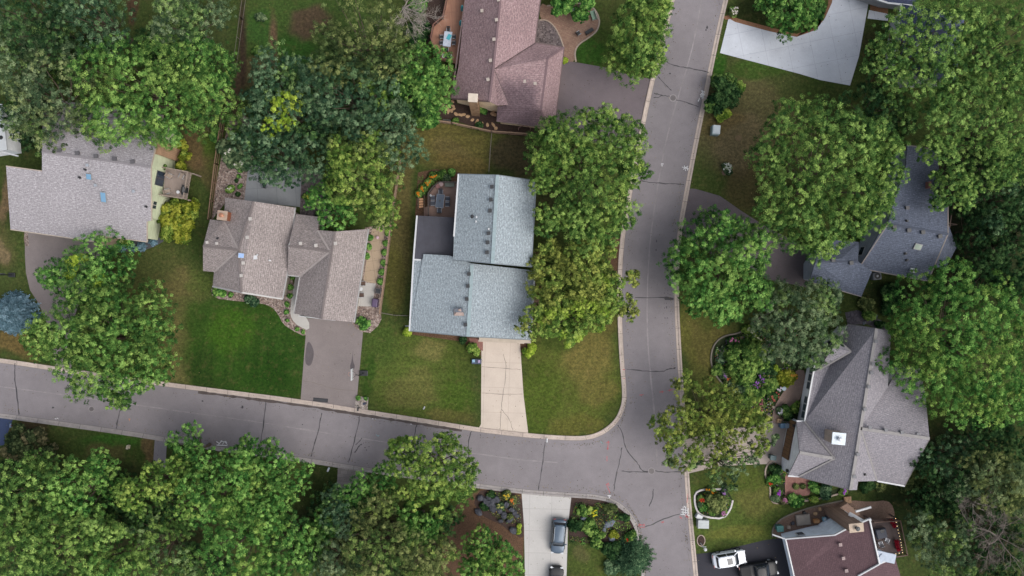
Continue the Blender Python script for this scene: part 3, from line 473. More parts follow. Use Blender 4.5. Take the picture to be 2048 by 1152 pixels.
# ------------------------------------------------------------------ buildings
def facet_plane(f):
    p = [P(*v) for v in f]; n = Vector((0, 0, 0))
    for i in range(len(p)): a, b = p[i], p[(i + 1) % len(p)]; n += Vector(((a.y - b.y) * (a.z + b.z), (a.z - b.z) * (a.x + b.x), (a.x - b.x) * (a.y + b.y)))
    n.normalize()
    if n.z < 0: n = -n
    return sum(p, Vector()) / len(p), n
def inpoly(x, y, poly):
    c = False; n = len(poly)
    for i in range(n):
        x0, y0 = poly[i][:2]; x1, y1 = poly[(i + 1) % n][:2]
        if (y0 > y) != (y1 > y) and x < (x1 - x0) * (y - y0) / (y1 - y0) + x0: c = not c
    return c
class House:
    def __init__(s, name, label, base, cat='house'):
        s.t = thing(name, P(*base), label, cat); s.fac = []; s.segs = []; s.used = []
    def roof(s, facets, mat, thick=.16, wall=None, inset=.45, name='roof', walls=True, ztop=.28, zb=0.0):
        mb = MB(); edges = {}
        for f in facets:
            c, n = facet_plane(f); pts = [P(*v) for v in f]
            ar = sum(pts[i].x * pts[(i + 1) % len(pts)].y - pts[(i + 1) % len(pts)].x * pts[i].y for i in range(len(pts)))
            ff = list(f)
            if ar < 0: pts = pts[::-1]; ff = ff[::-1]
            u = Vector((0, 0, 1)).cross(n)
            if u.length < .05: u = Vector((1, 0.1, 0))
            u.normalize(); v = n.cross(u)
            mb.face(pts, [(p.dot(u), p.dot(v)) for p in pts]); s.fac.append((f, c, n))
            for i in range(len(ff)): a, b = ff[i], ff[(i + 1) % len(ff)]; edges[(a, b)] = 1
        o = mb.build(name, mat, s.t)
        sm = o.modifiers.new('solid', 'SOLIDIFY'); sm.thickness = thick; sm.offset = -1
        bd = {a: b for (a, b) in edges if (b, a) not in edges}
        if walls and wall:
            loops = []
            while bd:
                a0 = next(iter(bd)); lp = [a0]; b = bd.pop(a0)
                while b != a0 and b in bd: lp.append(b); b = bd.pop(b)
                loops.append(lp)
            mb = MB()
            for lp in loops:
                W_ = [P(*v) for v in lp]; n = len(W_); q = []
                if n < 3: continue
                for i in range(n):
                    a, b, c = W_[i - 1], W_[i], W_[(i + 1) % n]
                    d1 = Vector((b.x - a.x, b.y - a.y)); d2 = Vector((c.x - b.x, c.y - b.y))
                    if d1.length < 1e-5 or d2.length < 1e-5: q.append(Vector((b.x, b.y, b.z - ztop))); continue
                    d1.normalize(); d2.normalize()
                    n1 = Vector((-d1.y, d1.x)); n2 = Vector((-d2.y, d2.x)); m_ = n1 + n2; l = max(m_.dot(n1), .35)
                    q.append(Vector((b.x + m_.x / l * inset, b.y + m_.y / l * inset, b.z - ztop)))
                for i in range(n):
                    a, b = q[i], q[(i + 1) % n]
                    L = math.hypot(b.x - a.x, b.y - a.y)
                    if L < .15: continue
                    mb.face([(a.x, a.y, zb), (b.x, b.y, zb), (b.x, b.y, b.z), (a.x, a.y, a.z)], [(0, 0), (L, 0), (L, b.z), (0, a.z)])
                    s.segs.append((a.copy(), b.copy(), L))
            mb.build('wall', wall, s.t, weld=False)
        return o
    def at(s, px, py):
        for f, c, n in reversed(s.fac):
            if inpoly(px, py, f):
                g = P(px, py); o = Vector((0, 0, H)); d = g - o; k = (c - o).dot(n) / d.dot(n); return o + d * k, n
        return P(px, py, 4), Vector((0, 0, 1))
    def vents(s, lst, mat, size=.42, name='roof_vent', h=.22):
        for (px, py) in lst:
            p, n = s.at(px, py); mb = MB(); mb.box((p.x, p.y, p.z + h / 2 + .03), (size * .8, size * .8, h), .1); mb.box((p.x, p.y, p.z + h + .05), (size, size, .07), .1); mb.build(name, mat, s.t)
    def pipes(s, lst, mat, r=.1, h=.5, name='vent_pipe'):
        for (px, py) in lst:
            p, n = s.at(px, py); mb = MB(); mb.tube([(p.x, p.y, p.z - .1), (p.x, p.y, p.z + h)], [r, r], 10); mb.tube([(p.x, p.y, p.z - .02), (p.x, p.y, p.z + .08)], [r * 1.9, r * 1.3], 10); mb.build(name, mat, s.t)
    def skylight(s, px, py, wd, ht, rz, mat):
        p, n = s.at(px, py); u = Vector((math.cos(rz), math.sin(rz), 0)); u = (u - n * u.dot(n)).normalized(); v = n.cross(u)
        mb = MB(); mb.beam(p - u * wd / 2 + n * .08, p + u * wd / 2 + n * .08, ht, .2, n); fr = mb.build('skylight', flat('skylight_frame', C(150, 150, 152), .5), s.t)
        mb = MB(); mb.beam(p - u * wd * .42 + n * .17, p + u * wd * .42 + n * .17, ht * .84, .05, n); mb.build('pane', mat, fr)
    def caps(s, lst, mat, wd=.28, name='ridge_cap', up=.03):
        for a, b in lst: mb = MB(); mb.beam(P(*a) + Vector((0, 0, up)), P(*b) + Vector((0, 0, up)), wd, .05); mb.build(name, mat, s.t)
    def trim(s, lst, mat, wd=.14, ht=.2, name='gutter', dz=-.05):
        for a, b in lst:
            mb = MB(); mb.beam(P(*a) + Vector((0, 0, dz)), P(*b) + Vector((0, 0, dz)), wd, ht); mb.build(name, mat, s.t)
    def on_wall(s, px, py, z, wd, ht, name, mat, frame=None, proud=.06, pane=None, bars=0):
        c = P(px, py, z); best = None
        for a, b, L in s.segs:
            d = Vector((b.x - a.x, b.y - a.y)) / L; t_ = (c.x - a.x) * d.x + (c.y - a.y) * d.y; t2 = min(max(t_, wd / 2), max(L - wd / 2, wd / 2))
            q = Vector((a.x + d.x * t2, a.y + d.y * t2)); e = (q - Vector((c.x, c.y))).length
            if best is None or e < best[0]: best = (e, q, d)
        e, q, d = best; nrm = Vector((d.y, -d.x)); q3 = Vector((q.x + nrm.x * proud / 2, q.y + nrm.y * proud / 2, z)); rz = math.atan2(d.y, d.x)
        mb = MB(); mb.box(q3, (wd, proud, ht), rz); o = mb.build(name, mat, s.t)
        if pane:
            mb = MB(); q4 = q3 + Vector((nrm.x, nrm.y, 0)) * (proud / 2 + .01)
            if bars:
                for k in range(bars): u_ = (k + .5) / bars - .5; mb.box((q4.x + d.x * u_ * wd, q4.y + d.y * u_ * wd, z), (wd / bars * .82, .03, ht * .86), rz)
            else: mb.box(q4, (wd * .84, .03, ht * .82), rz)
            mb.build('pane', pane, o)
        s.used.append(q3); return o
    def auto_windows(s, frame, glass, every=4.2, z=1.5, minlen=4.0):
        for a, b, L in s.segs:
            if L < minlen or min(a.z, b.z) < 2.3: continue
            n = int(L / every)
            for k in range(n):
                t_ = (k + .5) / n; x, y = a.x + (b.x - a.x) * t_, a.y + (b.y - a.y) * t_
                if any((u.x - x) ** 2 + (u.y - y) ** 2 < 6 for u in s.used): continue
                d = Vector((b.x - a.x, b.y - a.y)) / L; nrm = Vector((d.y, -d.x)); rz = math.atan2(d.y, d.x)
                mb = MB(); mb.box((x + nrm.x * .03, y + nrm.y * .03, z), (1.3, .06, 1.15), rz); o = mb.build('window', frame, s.t)
                mb = MB(); mb.box((x + nrm.x * .07, y + nrm.y * .07, z), (1.1, .03, .95), rz); mb.build('pane', glass, o)
def siding(name, c, rh=.2): return planks(name, scl(c, .96), scl(c, 1.04), scl(c, .6), 6, rh, 0, 'uv', .014)
M_BLUEGL = flat('skylight_glass', C(128, 172, 204), .08, 0, .1, .8)
# ---- house 1: taupe roof, pale green siding
G1 = siding('green_siding', C(218, 226, 190), .42)
SH1 = shingle('shingle_taupe_grey', C(142, 138, 141), C(166, 162, 166), C(110, 105, 108), .9, .3, 1, .06)
h = House('green_house', 'wide house with taupe-grey shingle roof, skylights and pale green siding at the left edge', (170, 390))
zr, ze = 7.0, 3.2
def pl(d): return zr - (zr - ze) * d / 158
h.roof([((84, 303, zr), (302, 334, zr), (303, 441, pl(106)), (294, 443, pl(109)), (294, 484, pl(150)), (262, 480, pl(150)), (190, 470, pl(148)), (187, 483, ze), (21, 459, ze + .1), (12, 332, pl(38)), (84, 342, pl(38))),
        ((302, 334, zr), (84, 303, zr), (86, 196, 4.4), (326, 230, 4.4))], SH1, wall=G1)
h.caps([((84, 303, zr), (302, 334, zr))], SH1)
h.trim([((21, 459, ze + .1), (187, 483, ze)), ((302, 334, zr), (303, 441, pl(106))), ((12, 332, pl(38)), (84, 342, pl(38))), ((302, 334, zr), (326, 230, 4.4)), ((190, 470, pl(148)), (294, 484, pl(150))), ((294, 484, pl(150)), (294, 443, pl(109)))], flat('tan_fascia', C(190, 176, 160)), .12, .16, 'fascia')
h.vents([(121, 301), (157, 307), (194, 313), (231, 318), (267, 324)], flat('slate_vent', C(92, 90, 94)), .5)
h.vents([(177, 331), (193, 371), (269, 383)], M_METAL, .34)
h.pipes([(171, 339), (160, 355), (293, 413)], M_DARKM, .1, .35)
h.skylight(179, 353, .72, .8, -.12, M_BLUEGL); h.skylight(208, 394, .75, 1.45, -.12, M_BLUEGL)
def chimney(h, px, py, wx, wy, ztop, rz, mbody, mcap, flue=True, zb=0, fluemat=None):
    c = P(px, py, ztop); mb = MB(); mb.box((c.x, c.y, (ztop + zb) / 2), (wx, wy, ztop - zb), rz); o = mb.build('chimney', mbody, h.t)
    mb = MB(); mb.box((c.x, c.y, ztop + .06), (wx + .12, wy + .12, .14), rz); mb.build('chimney_cap', mcap, o)
    if flue: mb = MB(); mb.tube([(c.x, c.y, ztop + .1), (c.x, c.y, ztop + .5)], [.2, .2], 14); mb.tube([(c.x, c.y, ztop + .5), (c.x, c.y, ztop + .56)], [.3, .1], 14); mb.build('flue', fluemat or M_METAL, o)
    return o
BR1 = planks('tan_brick', C(186, 150, 118), C(170, 134, 104), C(150, 128, 108), .3, .1, 0, 'pos', .02)
chimney(h, 314, 293, 1.3, 1.9, 5.2, -.2, planks('tan_chimney_board', C(176, 140, 110), C(186, 150, 118), C(150, 118, 92), 3, .22, -.2), flat('tan_cap', C(178, 142, 112)), False)
h.on_wall(308, 355, 3.6, 1.9, 2.0, 'patio_door', flat('dark_frame', C(70, 70, 74)), pane=M_GLASS, bars=2)
h.on_wall(308, 410, 3.7, 1.0, .9, 'window', flat('pale_frame', C(206, 196, 176)), pane=M_GLASS, bars=2)
h.auto_windows(M_WHITE, M_GLASS)
DK = planks('grey_deck_boards', C(158, 142, 132), C(170, 154, 144), C(118, 104, 96), 4, .15, 1.4)
def deck(h, pts, z, mat, rail=None, rmat=None, rh=.95, step=1.2, name='deck'):
    mb = MB(); q = [P(x, y, z) for x, y in pts]
    if sum(q[i].x * q[(i + 1) % len(q)].y - q[(i + 1) % len(q)].x * q[i].y for i in range(len(q))) < 0: q = q[::-1]
    mb.face(q); mb.face([v - Vector((0, 0, .2)) for v in q[::-1]])
    for i in range(len(q)): a, b = q[i], q[(i + 1) % len(q)]; mb.face([a - Vector((0, 0, .2)), b - Vector((0, 0, .2)), b, a])
    if z > .5:
        for v in q: mb.box((v.x * .997, v.y * .997, (z - .2) / 2), (.15, .15, z - .2))
    o = mb.build(name, mat, h.t)
    if rail:
        mb = MB()
        for a, b in zip(rail[:-1], rail[1:]):
            p, r_ = P(*a, z), P(*b, z); L = (r_ - p).length; n = max(1, int(L / step))
            mb.beam(p + Vector((0, 0, rh)), r_ + Vector((0, 0, rh)), .14, .05); mb.beam(p + Vector((0, 0, .12)), r_ + Vector((0, 0, .12)), .05, .05)
            for k in range(n + 1): c = p.lerp(r_, k / n); mb.box((c.x, c.y, z + rh / 2), (.1, .1, rh))
            m_ = max(1, int(L / .16))
            for k in range(m_): c = p.lerp(r_, (k + .5) / m_); mb.box((c.x, c.y, z + rh / 2 + .05), (.035, .035, rh - .15))
        mb.build('railing', rmat or mat, o)
    return o
deck(h, [(331, 337), (382, 346), (373, 399), (326, 391)], 2.6, DK, [(331, 337), (382, 346), (373, 399), (326, 391)], flat('weathered_rail', C(160, 144, 130)))
# ---- house 2: brown-taupe cross-gabled roof
SH2 = shingle('shingle_brown_taupe', C(124, 115, 113), C(154, 145, 142), C(98, 90, 88), .85, .34, 1.1, .08)
CAP2 = flat('ridge_shingle_light', C(170, 160, 156), .8)
W2 = siding('taupe_siding', C(176, 166, 152))
h = House('taupe_house', 'house with brown-taupe cross-gabled roof in two blocks and a copper-topped chimney', (570, 510))
a, b = 5.6, 3.0; zc = 5.6
h.roof([((508, 403, a), (590, 415, b), (583, 487, b), (583, 500, b), (565, 598, b), (483, 585, a), (477, 500, a)),
        ((450, 395, 3.8), (508, 403, a), (477, 500, a), (448, 442, 4.0)),
        ((420, 439, 3.3), (448, 442, 4.0), (477, 500, a), (406, 492, 4.9)),
        ((406, 492, 4.9), (477, 500, a), (428, 544, 3.6), (406, 542, 3.3)),
        ((428, 544, 3.6), (477, 500, a), (483, 585, a), (425, 573, 3.6))], SH2, wall=W2)
h.roof([((670, 463, 5.2), (737, 458, 3.0), (708, 645, 3.0), (643, 638, 5.2), (660, 503, 5.2)),
        ((635, 460, 4.4), (670, 463, 5.2), (660, 503, 5.2)),
        ((592, 428, 3.0), (640, 434, 4.2), (635, 460, 4.4), (660, 503, 5.2), (577, 492, 4.6)),
        ((577, 492, 4.6), (660, 503, 5.2), (600, 553, 3.0), (575, 550, 3.0)),
        ((600, 553, 3.0), (660, 503, 5.2), (643, 638, 5.2), (588, 627, 3.0))], SH2, wall=W2)
h.caps([((508, 403, a), (477, 500, a)), ((477, 500, a), (483, 585, a)), ((406, 492, 4.9), (477, 500, a)), ((577, 492, 4.6), (660, 503, 5.2)), ((670, 463, 5.2), (643, 638, 5.2))], SH2)
h.caps([((477, 500, a), (428, 544, 3.6)), ((477, 500, a), (448, 442, 4.0)), ((660, 503, 5.2), (600, 553, 3.0)), ((635, 460, 4.4), (660, 503, 5.2))], CAP2, .22, 'valley_flashing')
h.trim([((583, 500, b), (565, 598, b)), ((590, 415, b), (583, 487, b)), ((737, 458, 3), (708, 645, 3)), ((600, 553, 3), (588, 627, 3)), ((575, 550, 3), (600, 553, 3)), ((577, 492, 4.6), (583, 482, 4.3)), ((577, 492, 4.6), (583, 501, 4.3)), ((425, 573, 3.6), (483, 585, a)), ((483, 585, a), (565, 598, b))], M_GUT, .2, .16)
h.vents([(502, 438), (496, 475), (488, 526), (484, 551), (602, 487), (633, 491), (672, 487)], flat('tan_vent', C(196, 190, 184)), .42)
h.vents([(416, 485), (435, 487)], flat('tan_vent', C(196, 190, 184)), .35); h.pipes([(436, 477)], M_DARKM, .12, .3); h.vents([(512, 515)], M_WHITE, .5); h.pipes([(540, 521), (516, 510)], M_WHITE, .09, .3)
h.skylight(482, 511, .75, .65, -.12, flat('blue_dome', C(90, 140, 200), .1, 0, .1))
chimney(h, 445, 431, 1.15, 1.1, 5.6, -.12, flat('copper_side', C(184, 116, 86), .45, .5, .1), flat('copper_top', C(226, 196, 172), .35, .5, .1), True, fluemat=flat('copper_flue', C(210, 150, 120), .35, .6))
h.auto_windows(M_WHITE, M_GLASS)
mb = MB(); p = P(646, 640); mb.box((p.x - .2, p.y + .35, 1.15), (4.9, .1, 2.2), -.12); mb.build('garage_door', M_WHITE, h.t)
# ---- house 3: blue-grey roof
SH3 = shingle('shingle_blue_grey', C(132, 142, 148), C(158, 168, 173), C(102, 111, 117), .8, .3, 1, .05)
CAP3 = flat('ridge_blue_light', C(160, 178, 182), .85, 0, .12, 3); W3 = siding('cream_siding', C(200, 188, 168))
h = House('blue_roof_house', 'house with blue-grey shingle roof in two offset blocks and a flat black roof beside it', (940, 520))
FLATB = planks('black_membrane', C(66, 66, 76), C(72, 72, 82), C(56, 56, 66), 9, 1.1, 1.5)
h.roof([((834, 431, 3.2), (910, 435, 3.2), (905, 522, 3.2), (846, 520, 3.2), (827, 519, 3.2))], FLATB, .2, W3, .1, 'flat_roof')
h.roof([((944, 527, 5.1), (1070, 541, 3.0), (1062, 680, 3.0), (936, 673, 5.1)),
        ((847, 508, 3.5), (898, 511, 4.3), (944, 527, 5.1), (936, 673, 5.1), (819, 662, 3.0), (827, 519, 3.0), (846, 519, 3.3))], SH3, wall=W3, inset=.35)
h.roof([((995, 350, 7.6), (1070, 361, 5.6), (1072, 387, 5.6), (1064, 534, 5.6), (985, 527, 7.6)),
        ((917, 348, 5.6), (995, 350, 7.6), (985, 527, 7.6), (906, 520, 5.6), (908, 473, 5.6))], SH3, wall=W3)
h.caps([((995, 350, 7.6), (985, 527, 7.6)), ((944, 529, 5.1), (936, 673, 5.1))], CAP3, .45)
h.trim([((917, 348, 5.6), (908, 473, 5.6)), ((834, 431, 3.25), (827, 519, 3.25)), ((827, 519, 3), (819, 662, 3)), ((1070, 541, 3), (1062, 680, 3)), ((827, 519, 3.15), (842, 520, 3.2))], M_WHITE, .2, .2)
h.trim([((819, 662, 3), (936, 673, 5.1)), ((936, 673, 5.1), (1062, 680, 3)), ((906, 520, 5.6), (985, 527, 7.6)), ((985, 527, 7.6), (1064, 534, 5.6)), ((917, 348, 5.6), (995, 350, 7.6)), ((995, 350, 7.6), (1070, 361, 5.6)), ((1070, 361, 5.6), (1064, 534, 5.6))], flat('blue_drip_edge', C(122, 132, 136)), .1, .14, 'drip_edge')
h.vents([(984, 374), (982, 400), (980, 422), (977, 467), (975, 485), (974, 505), (938, 548), (936, 572), (934, 598), (931, 649)], M_DARKM, .46)
h.pipes([(945, 433)], M_DARKM, .14, .3); h.pipes([(953, 434), (952, 443), (977, 458)], M_WHITE, .08, .35)
p, n = h.at(919, 629); mb = MB()
q = [p + Vector(v) for v in ((-.75, -.15, .0), (.65, -.15, .25), (.1, .75, .9))]; mb.face([q[0], q[1], q[2]]); mb.face([q[0], q[2], q[0] + Vector((0, .9, -.1))]); mb.face([q[1], q[1] + Vector((-.3, .9, -.1)), q[2]])
mb.build('chimney_cricket', flat('tan_cricket', C(190, 168, 158)), h.t)
c = P(919, 630, 5.3); mb = MB(); mb.box((c.x - .1, c.y + .6, 4.9), (1.1, .5, 1.0), 0); mb.build('chimney', flat('slate_chimney', C(104, 110, 120)), h.t)
mb = MB(); p = P(1003, 683); mb.box((p.x, p.y + .1, 1.3), (6.1, .12, 2.3), -.05); mb.build('garage_door', flat('beige_door', C(206, 192, 176)), h.t)
mb = MB(); a_, b_ = P(958, 678, 2.6), P(1062, 683, 2.6); mb.beam(a_, b_, .5, .15); mb.build('garage_lintel', flat('beige_lintel', C(204, 190, 172)), h.t)
h.trim([((811, 652, 1), (820, 652, 3))], M_WHITE, .12, .12, 'downspout'); h.auto_windows(M_WHITE, M_GLASS)
DKB = planks('brown_deck_boards', C(152, 124, 112), C(162, 134, 120), C(116, 92, 84), 5, .15, 0)
deck(h, [(858, 432), (858, 388), (869, 374), (880, 366), (917, 366), (912, 435)], .6, DKB, [(858, 432), (858, 388), (869, 374), (880, 366), (917, 366)], flat('dark_rail', C(84, 72, 66)), .9)
mb = MB(); c = P(852, 424); mb.box((c.x, c.y, .15), (.5, 1.3, .3)); mb.box((c.x + .3, c.y, .3), (.35, 1.3, .6)); mb.build('deck_steps', DKB, h.t)
# ---- house 4: red-brown roof
SH4 = shingle('shingle_red_brown', C(130, 106, 108), C(156, 134, 134), C(96, 80, 84), .85, .33, 1.05, .14)
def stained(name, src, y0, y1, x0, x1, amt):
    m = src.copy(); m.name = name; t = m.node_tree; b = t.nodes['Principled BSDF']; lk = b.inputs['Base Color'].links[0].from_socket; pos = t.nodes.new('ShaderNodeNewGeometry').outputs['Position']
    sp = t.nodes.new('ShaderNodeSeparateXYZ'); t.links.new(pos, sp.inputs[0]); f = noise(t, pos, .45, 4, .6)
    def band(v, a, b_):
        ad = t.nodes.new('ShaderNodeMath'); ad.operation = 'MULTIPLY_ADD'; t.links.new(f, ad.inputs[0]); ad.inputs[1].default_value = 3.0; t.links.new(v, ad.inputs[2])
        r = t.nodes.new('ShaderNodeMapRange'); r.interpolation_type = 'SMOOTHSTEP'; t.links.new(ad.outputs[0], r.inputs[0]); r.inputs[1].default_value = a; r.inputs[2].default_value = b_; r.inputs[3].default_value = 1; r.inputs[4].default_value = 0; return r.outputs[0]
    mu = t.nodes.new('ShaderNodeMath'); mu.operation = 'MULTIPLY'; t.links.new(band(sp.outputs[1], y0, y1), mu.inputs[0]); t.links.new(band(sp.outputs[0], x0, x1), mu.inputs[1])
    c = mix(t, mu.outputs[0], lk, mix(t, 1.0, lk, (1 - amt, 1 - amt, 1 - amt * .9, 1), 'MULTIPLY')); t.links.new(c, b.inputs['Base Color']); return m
W4 = siding('tan_siding', C(244, 218, 184, .7)); h = House('red_brown_house', 'house with dusty red-brown hipped roof, stone chimney and deck at the top of the photo', (1000, 120))
a, b = 6.4, 3.4
h.roof([((903, 197, b), (917, 133, b), (930, 0, b), (938, -90, b), (1008, -90, a), (1001, 0, a), (987, 137, a), (979, 203, a)),
        ((1008, -90, a), (1090, -90, b), (1081, 0, b), (1070, 85, b), (987, 137, a), (1001, 0, a)),
        ((979, 203, a), (987, 137, a), (1017, 210, 5.1), (995, 211, 4.8))], SH4, wall=W4)
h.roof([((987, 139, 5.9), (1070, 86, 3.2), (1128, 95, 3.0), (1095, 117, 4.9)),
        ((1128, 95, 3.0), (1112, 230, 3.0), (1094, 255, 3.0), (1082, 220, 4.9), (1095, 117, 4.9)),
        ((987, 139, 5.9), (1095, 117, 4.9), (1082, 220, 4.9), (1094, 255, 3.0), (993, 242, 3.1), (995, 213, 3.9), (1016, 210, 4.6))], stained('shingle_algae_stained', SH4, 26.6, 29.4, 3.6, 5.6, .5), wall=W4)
h.caps([((1001, 0, a), (987, 137, a)), ((987, 137, a), (979, 203, a)), ((1095, 117, 4.9), (1082, 220, 4.9)), ((1082, 220, 4.9), (1094, 255, 3.0)), ((1095, 117, 4.9), (1128, 95, 3))], SH4)
h.caps([((987, 138, 6.0), (1070, 86, 3.3)), ((987, 138, 6.0), (1016, 209, 4.7))], flat('valley_dark', C(92, 74, 76)), .2, 'valley_flashing')
h.trim([((903, 197, b), (930, 0, b)), ((930, 0, b), (938, -90, b)), ((1081, 0, b), (1070, 85, b)), ((1070, 85, 3.2), (1128, 95, 3)), ((1112, 230, 3), (1128, 95, 3)), ((993, 242, 3.1), (1094, 255, 3)), ((903, 197, b), (979, 203, a))], flat('brown_gutter', C(112, 92, 90)), .16, .16)
h.vents([(964, 23), (993, 41), (988, 80), (981, 122), (976, 160), (1024, 161), (1049, 164), (1070, 168), (997, 1)], flat('tan_vent2', C(186, 174, 164)), .4)
STONE = speckle('chimney_stone', [C(150, 118, 92), C(192, 158, 126), C(172, 138, 106)], 3, vor=3.5)
chimney(h, 946, 196, 1.1, .95, 7.2, -.06, STONE, flat('stone_cap', C(220, 206, 188)), False)
h.on_wall(925, 206, 3.2, .9, .5, 'window', flat('red_frame', C(170, 96, 70)), pane=M_GLASS)
h.auto_windows(flat('brown_frame', C(110, 84, 70)), M_GLASS)
DKO = planks('orange_deck_boards', C(170, 122, 98), C(182, 134, 108), C(130, 92, 76), 5, .15, 1.5)
RB = flat('redwood_rail', C(132, 92, 78))
deck(h, [(895, 0), (899, -60), (938, -60), (928, 0), (916, 128), (876, 119), (863, 80), (868, 54), (887, 38)], 1.4, DKO, [(899, -60), (895, 0), (887, 38), (868, 54), (863, 80), (876, 119), (903, 125)], RB)
deck(h, [(899, 136), (909, 136), (905, 196), (890, 194)], 1.2, planks('redwood_boards', C(124, 80, 66), C(136, 92, 76), C(92, 60, 52), 4, .2, 1.45), [(899, 136), (890, 194)], RB, name='stair_landing')
# ---- house 5: dark blue-grey roof, right
SH5 = shingle('shingle_slate_blue', C(72, 78, 92), C(96, 104, 120), C(56, 62, 74), .85, .32, 1.05, .1); W5 = siding('grey_siding', C(160, 168, 182, .8))
h = House('slate_roof_house', 'house with dark slate-blue roof half hidden by big trees at the right', (1790, 460))
a, b, zz = 6.0, 3.4, 4.4
h.roof([((1898, 452, 3.6), (1913, 495, 3.0), (1891, 537, 3.0), (1871, 535, 3.6), (1890, 470, 3.9)) ], SH5, wall=W5, name='lean_to_roof')
h.roof([((1631, 523, 3.0 + 1.7), (1683, 517, 4.7), (1716, 523, 4.7), (1744, 543, 4.4), (1723, 593, 3.0), (1619, 563, 3.0)),
        ((1631, 523, 4.7), (1650, 478, 3.2), (1718, 484, 3.2), (1716, 523, 4.7), (1683, 517, 4.7))], SH5, wall=W5)
h.roof([((1776, 448, a), (1896, 468, a), (1856, 562, b), (1718, 536, b), (1760, 465, 5.4)),
        ((1896, 468, a), (1776, 448, a), (1790, 395, 4.9), (1896, 413, 4.9)),
        ((1790, 395, 4.9), (1812, 330, 4.7), (1814, 290, 4.5), (1873, 300, 4.5), (1880, 350, 4.7), (1896, 413, 4.9))], SH5, wall=W5)
h.caps([((1776, 448, a), (1896, 468, a)), ((1631, 523, 4.7), (1716, 523, 4.7))], SH5)
h.trim([((1718, 536, b), (1856, 562, b)), ((1619, 563, 3), (1723, 593, 3)), ((1896, 468, a), (1856, 562, b)), ((1776, 448, a), (1718, 536, b)), ((1814, 290, 4.5), (1873, 300, 4.5)), ((1896, 468, a), (1896, 413, 4.9))], flat('taupe_gutter', C(136, 128, 124)), .14, .14)
h.vents([(1787, 455), (1816, 461), (1844, 465), (1878, 473), (1701, 526), (1665, 520)], M_DARKM, .5); h.pipes([(1813, 442), (1810, 507), (1813, 520)], M_DARKM, .11, .35); h.vents([(1813, 416)], flat('slate_vent', C(92, 90, 94)), .45)
h.skylight(1835, 493, .95, .8, -.2, flat('grey_green_glass', C(150, 166, 150), .1))
p, n = h.at(1824, 541); mb = MB(); mb.box(p + Vector((0, 0, .15)), (.8, .5, .4), -.2); mb.tube([p, p + Vector((0, 0, .9))], [.18, .18], 12); mb.build('flue_box', M_METAL, h.t)
p, n = h.at(1853, 371); mb = MB(); mb.box(p + Vector((0, 0, .3)), (.3, .8, .9), -.05); mb.build('chimney', flat('brick_red', C(150, 100, 90)), h.t)
h.auto_windows(M_WHITE, M_GLASS)
mb = MB(); 
for y0 in (0,): mb.beam(P(1908, 400, 2.6), P(1899, 455, 2.6), .1, .1); mb.beam(P(1896, 446, 2.6), P(1914, 449, 2.6), .1, .1)
for x, y in ((1908, 400), (1899, 455), (1914, 449)): c = P(x, y, 2.6); mb.box((c.x, c.y, 1.3), (.12, .12, 2.6))
mb.build('pergola_beam', flat('bronze_wood', C(126, 104, 90)), h.t)
# ---- house 6: warm-grey roof, lower right
SH6 = shingle('shingle_warm_grey', C(126, 122, 128), C(150, 146, 150), C(98, 96, 102), .62, .34, .85, .05)
CAP6 = flat('ridge_grey_light', C(158, 154, 152), .85); W6 = siding('white_siding', C(244, 246, 250, .8))
h = House('grey_gabled_house', 'large house with warm-grey many-gabled roof, white cap chimney and brown slatted garage door', (1710, 830))
a, b = 6.6, 3.2
h.roof([((1696, 648, b), (1753, 657, a), (1721, 857, a), (1701, 980, a), (1596, 953, b), (1609, 843, b), (1631, 723, b)),
        ((1753, 657, a), (1782, 662, 5.5), (1776, 773, 5.3), (1721, 857, a)),
        ((1721, 857, a), (1754, 962, 5.0), (1716, 963, 5.8), (1714, 980, 5.9), (1701, 980, a))], SH6, wall=W6)
h.roof([((1721, 857, a), (1776, 773, 5.0), (1802, 730, 3.8), (1840, 737, 3.2), (1851, 793, 4.6), (1859, 877, a)),
        ((1721, 857, a), (1859, 877, a), (1809, 972, 3.4), (1754, 962, 3.4))], SH6, wall=W6)
h.roof([((1593, 842, 3.0), (1609, 843, 3.2), (1669, 917, 5.6), (1599, 905, 5.6)), ((1599, 905, 5.6), (1669, 917, 5.6), (1598, 953, 3.3), (1576, 952, 3.0))], SH6, wall=W6, inset=.2)
h.roof([((1676, 680, 4.4), (1702, 703, 5.2), (1666, 696, 5.2)), ((1666, 696, 5.2), (1702, 703, 5.2), (1634, 742, 3.3))], SH6, wall=None, walls=False)
h.caps([((1753, 657, a), (1721, 857, a)), ((1721, 857, a), (1701, 980, a)), ((1721, 857, a), (1859, 877, a)), ((1599, 905, 5.6), (1669, 917, 5.6))], CAP6, .4)
h.caps([((1609, 843, 3.3), (1669, 917, 5.7)), ((1669, 917, 5.7), (1598, 953, 3.4)), ((1721, 857, a), (1754, 962, 5.0)), ((1702, 703, 5.2), (1634, 742, 3.4)), ((1676, 680, 4.4), (1702, 703, 5.2))], CAP6, .2, 'valley_flashing')
h.trim([((1631, 723, b), (1609, 843, b)), ((1593, 842, 3.1), (1609, 843, 3.1)), ((1576, 952, 3.1), (1598, 953, 3.2)), ((1754, 962, 3.4), (1809, 972, 3.4))], M_WHITE, .2, .18)
h.trim([((1696, 648, b), (1753, 657, a)), ((1598, 954, b), (1701, 980, a)), ((1859, 877, a), (1809, 972, 3.4))], flat('grey_drip', C(128, 122, 122)), .1, .14, 'drip_edge')
h.vents([(1750, 682), (1744, 727), (1741, 745), (1736, 773), (1728, 818), (1738, 854), (1770, 859), (1802, 864), (1834, 868), (1714, 908), (1707, 952)], flat('pewter_vent', C(124, 124, 128)), .42)
h.pipes([(1762, 733), (1730, 949)], M_DARKM, .1, .3)
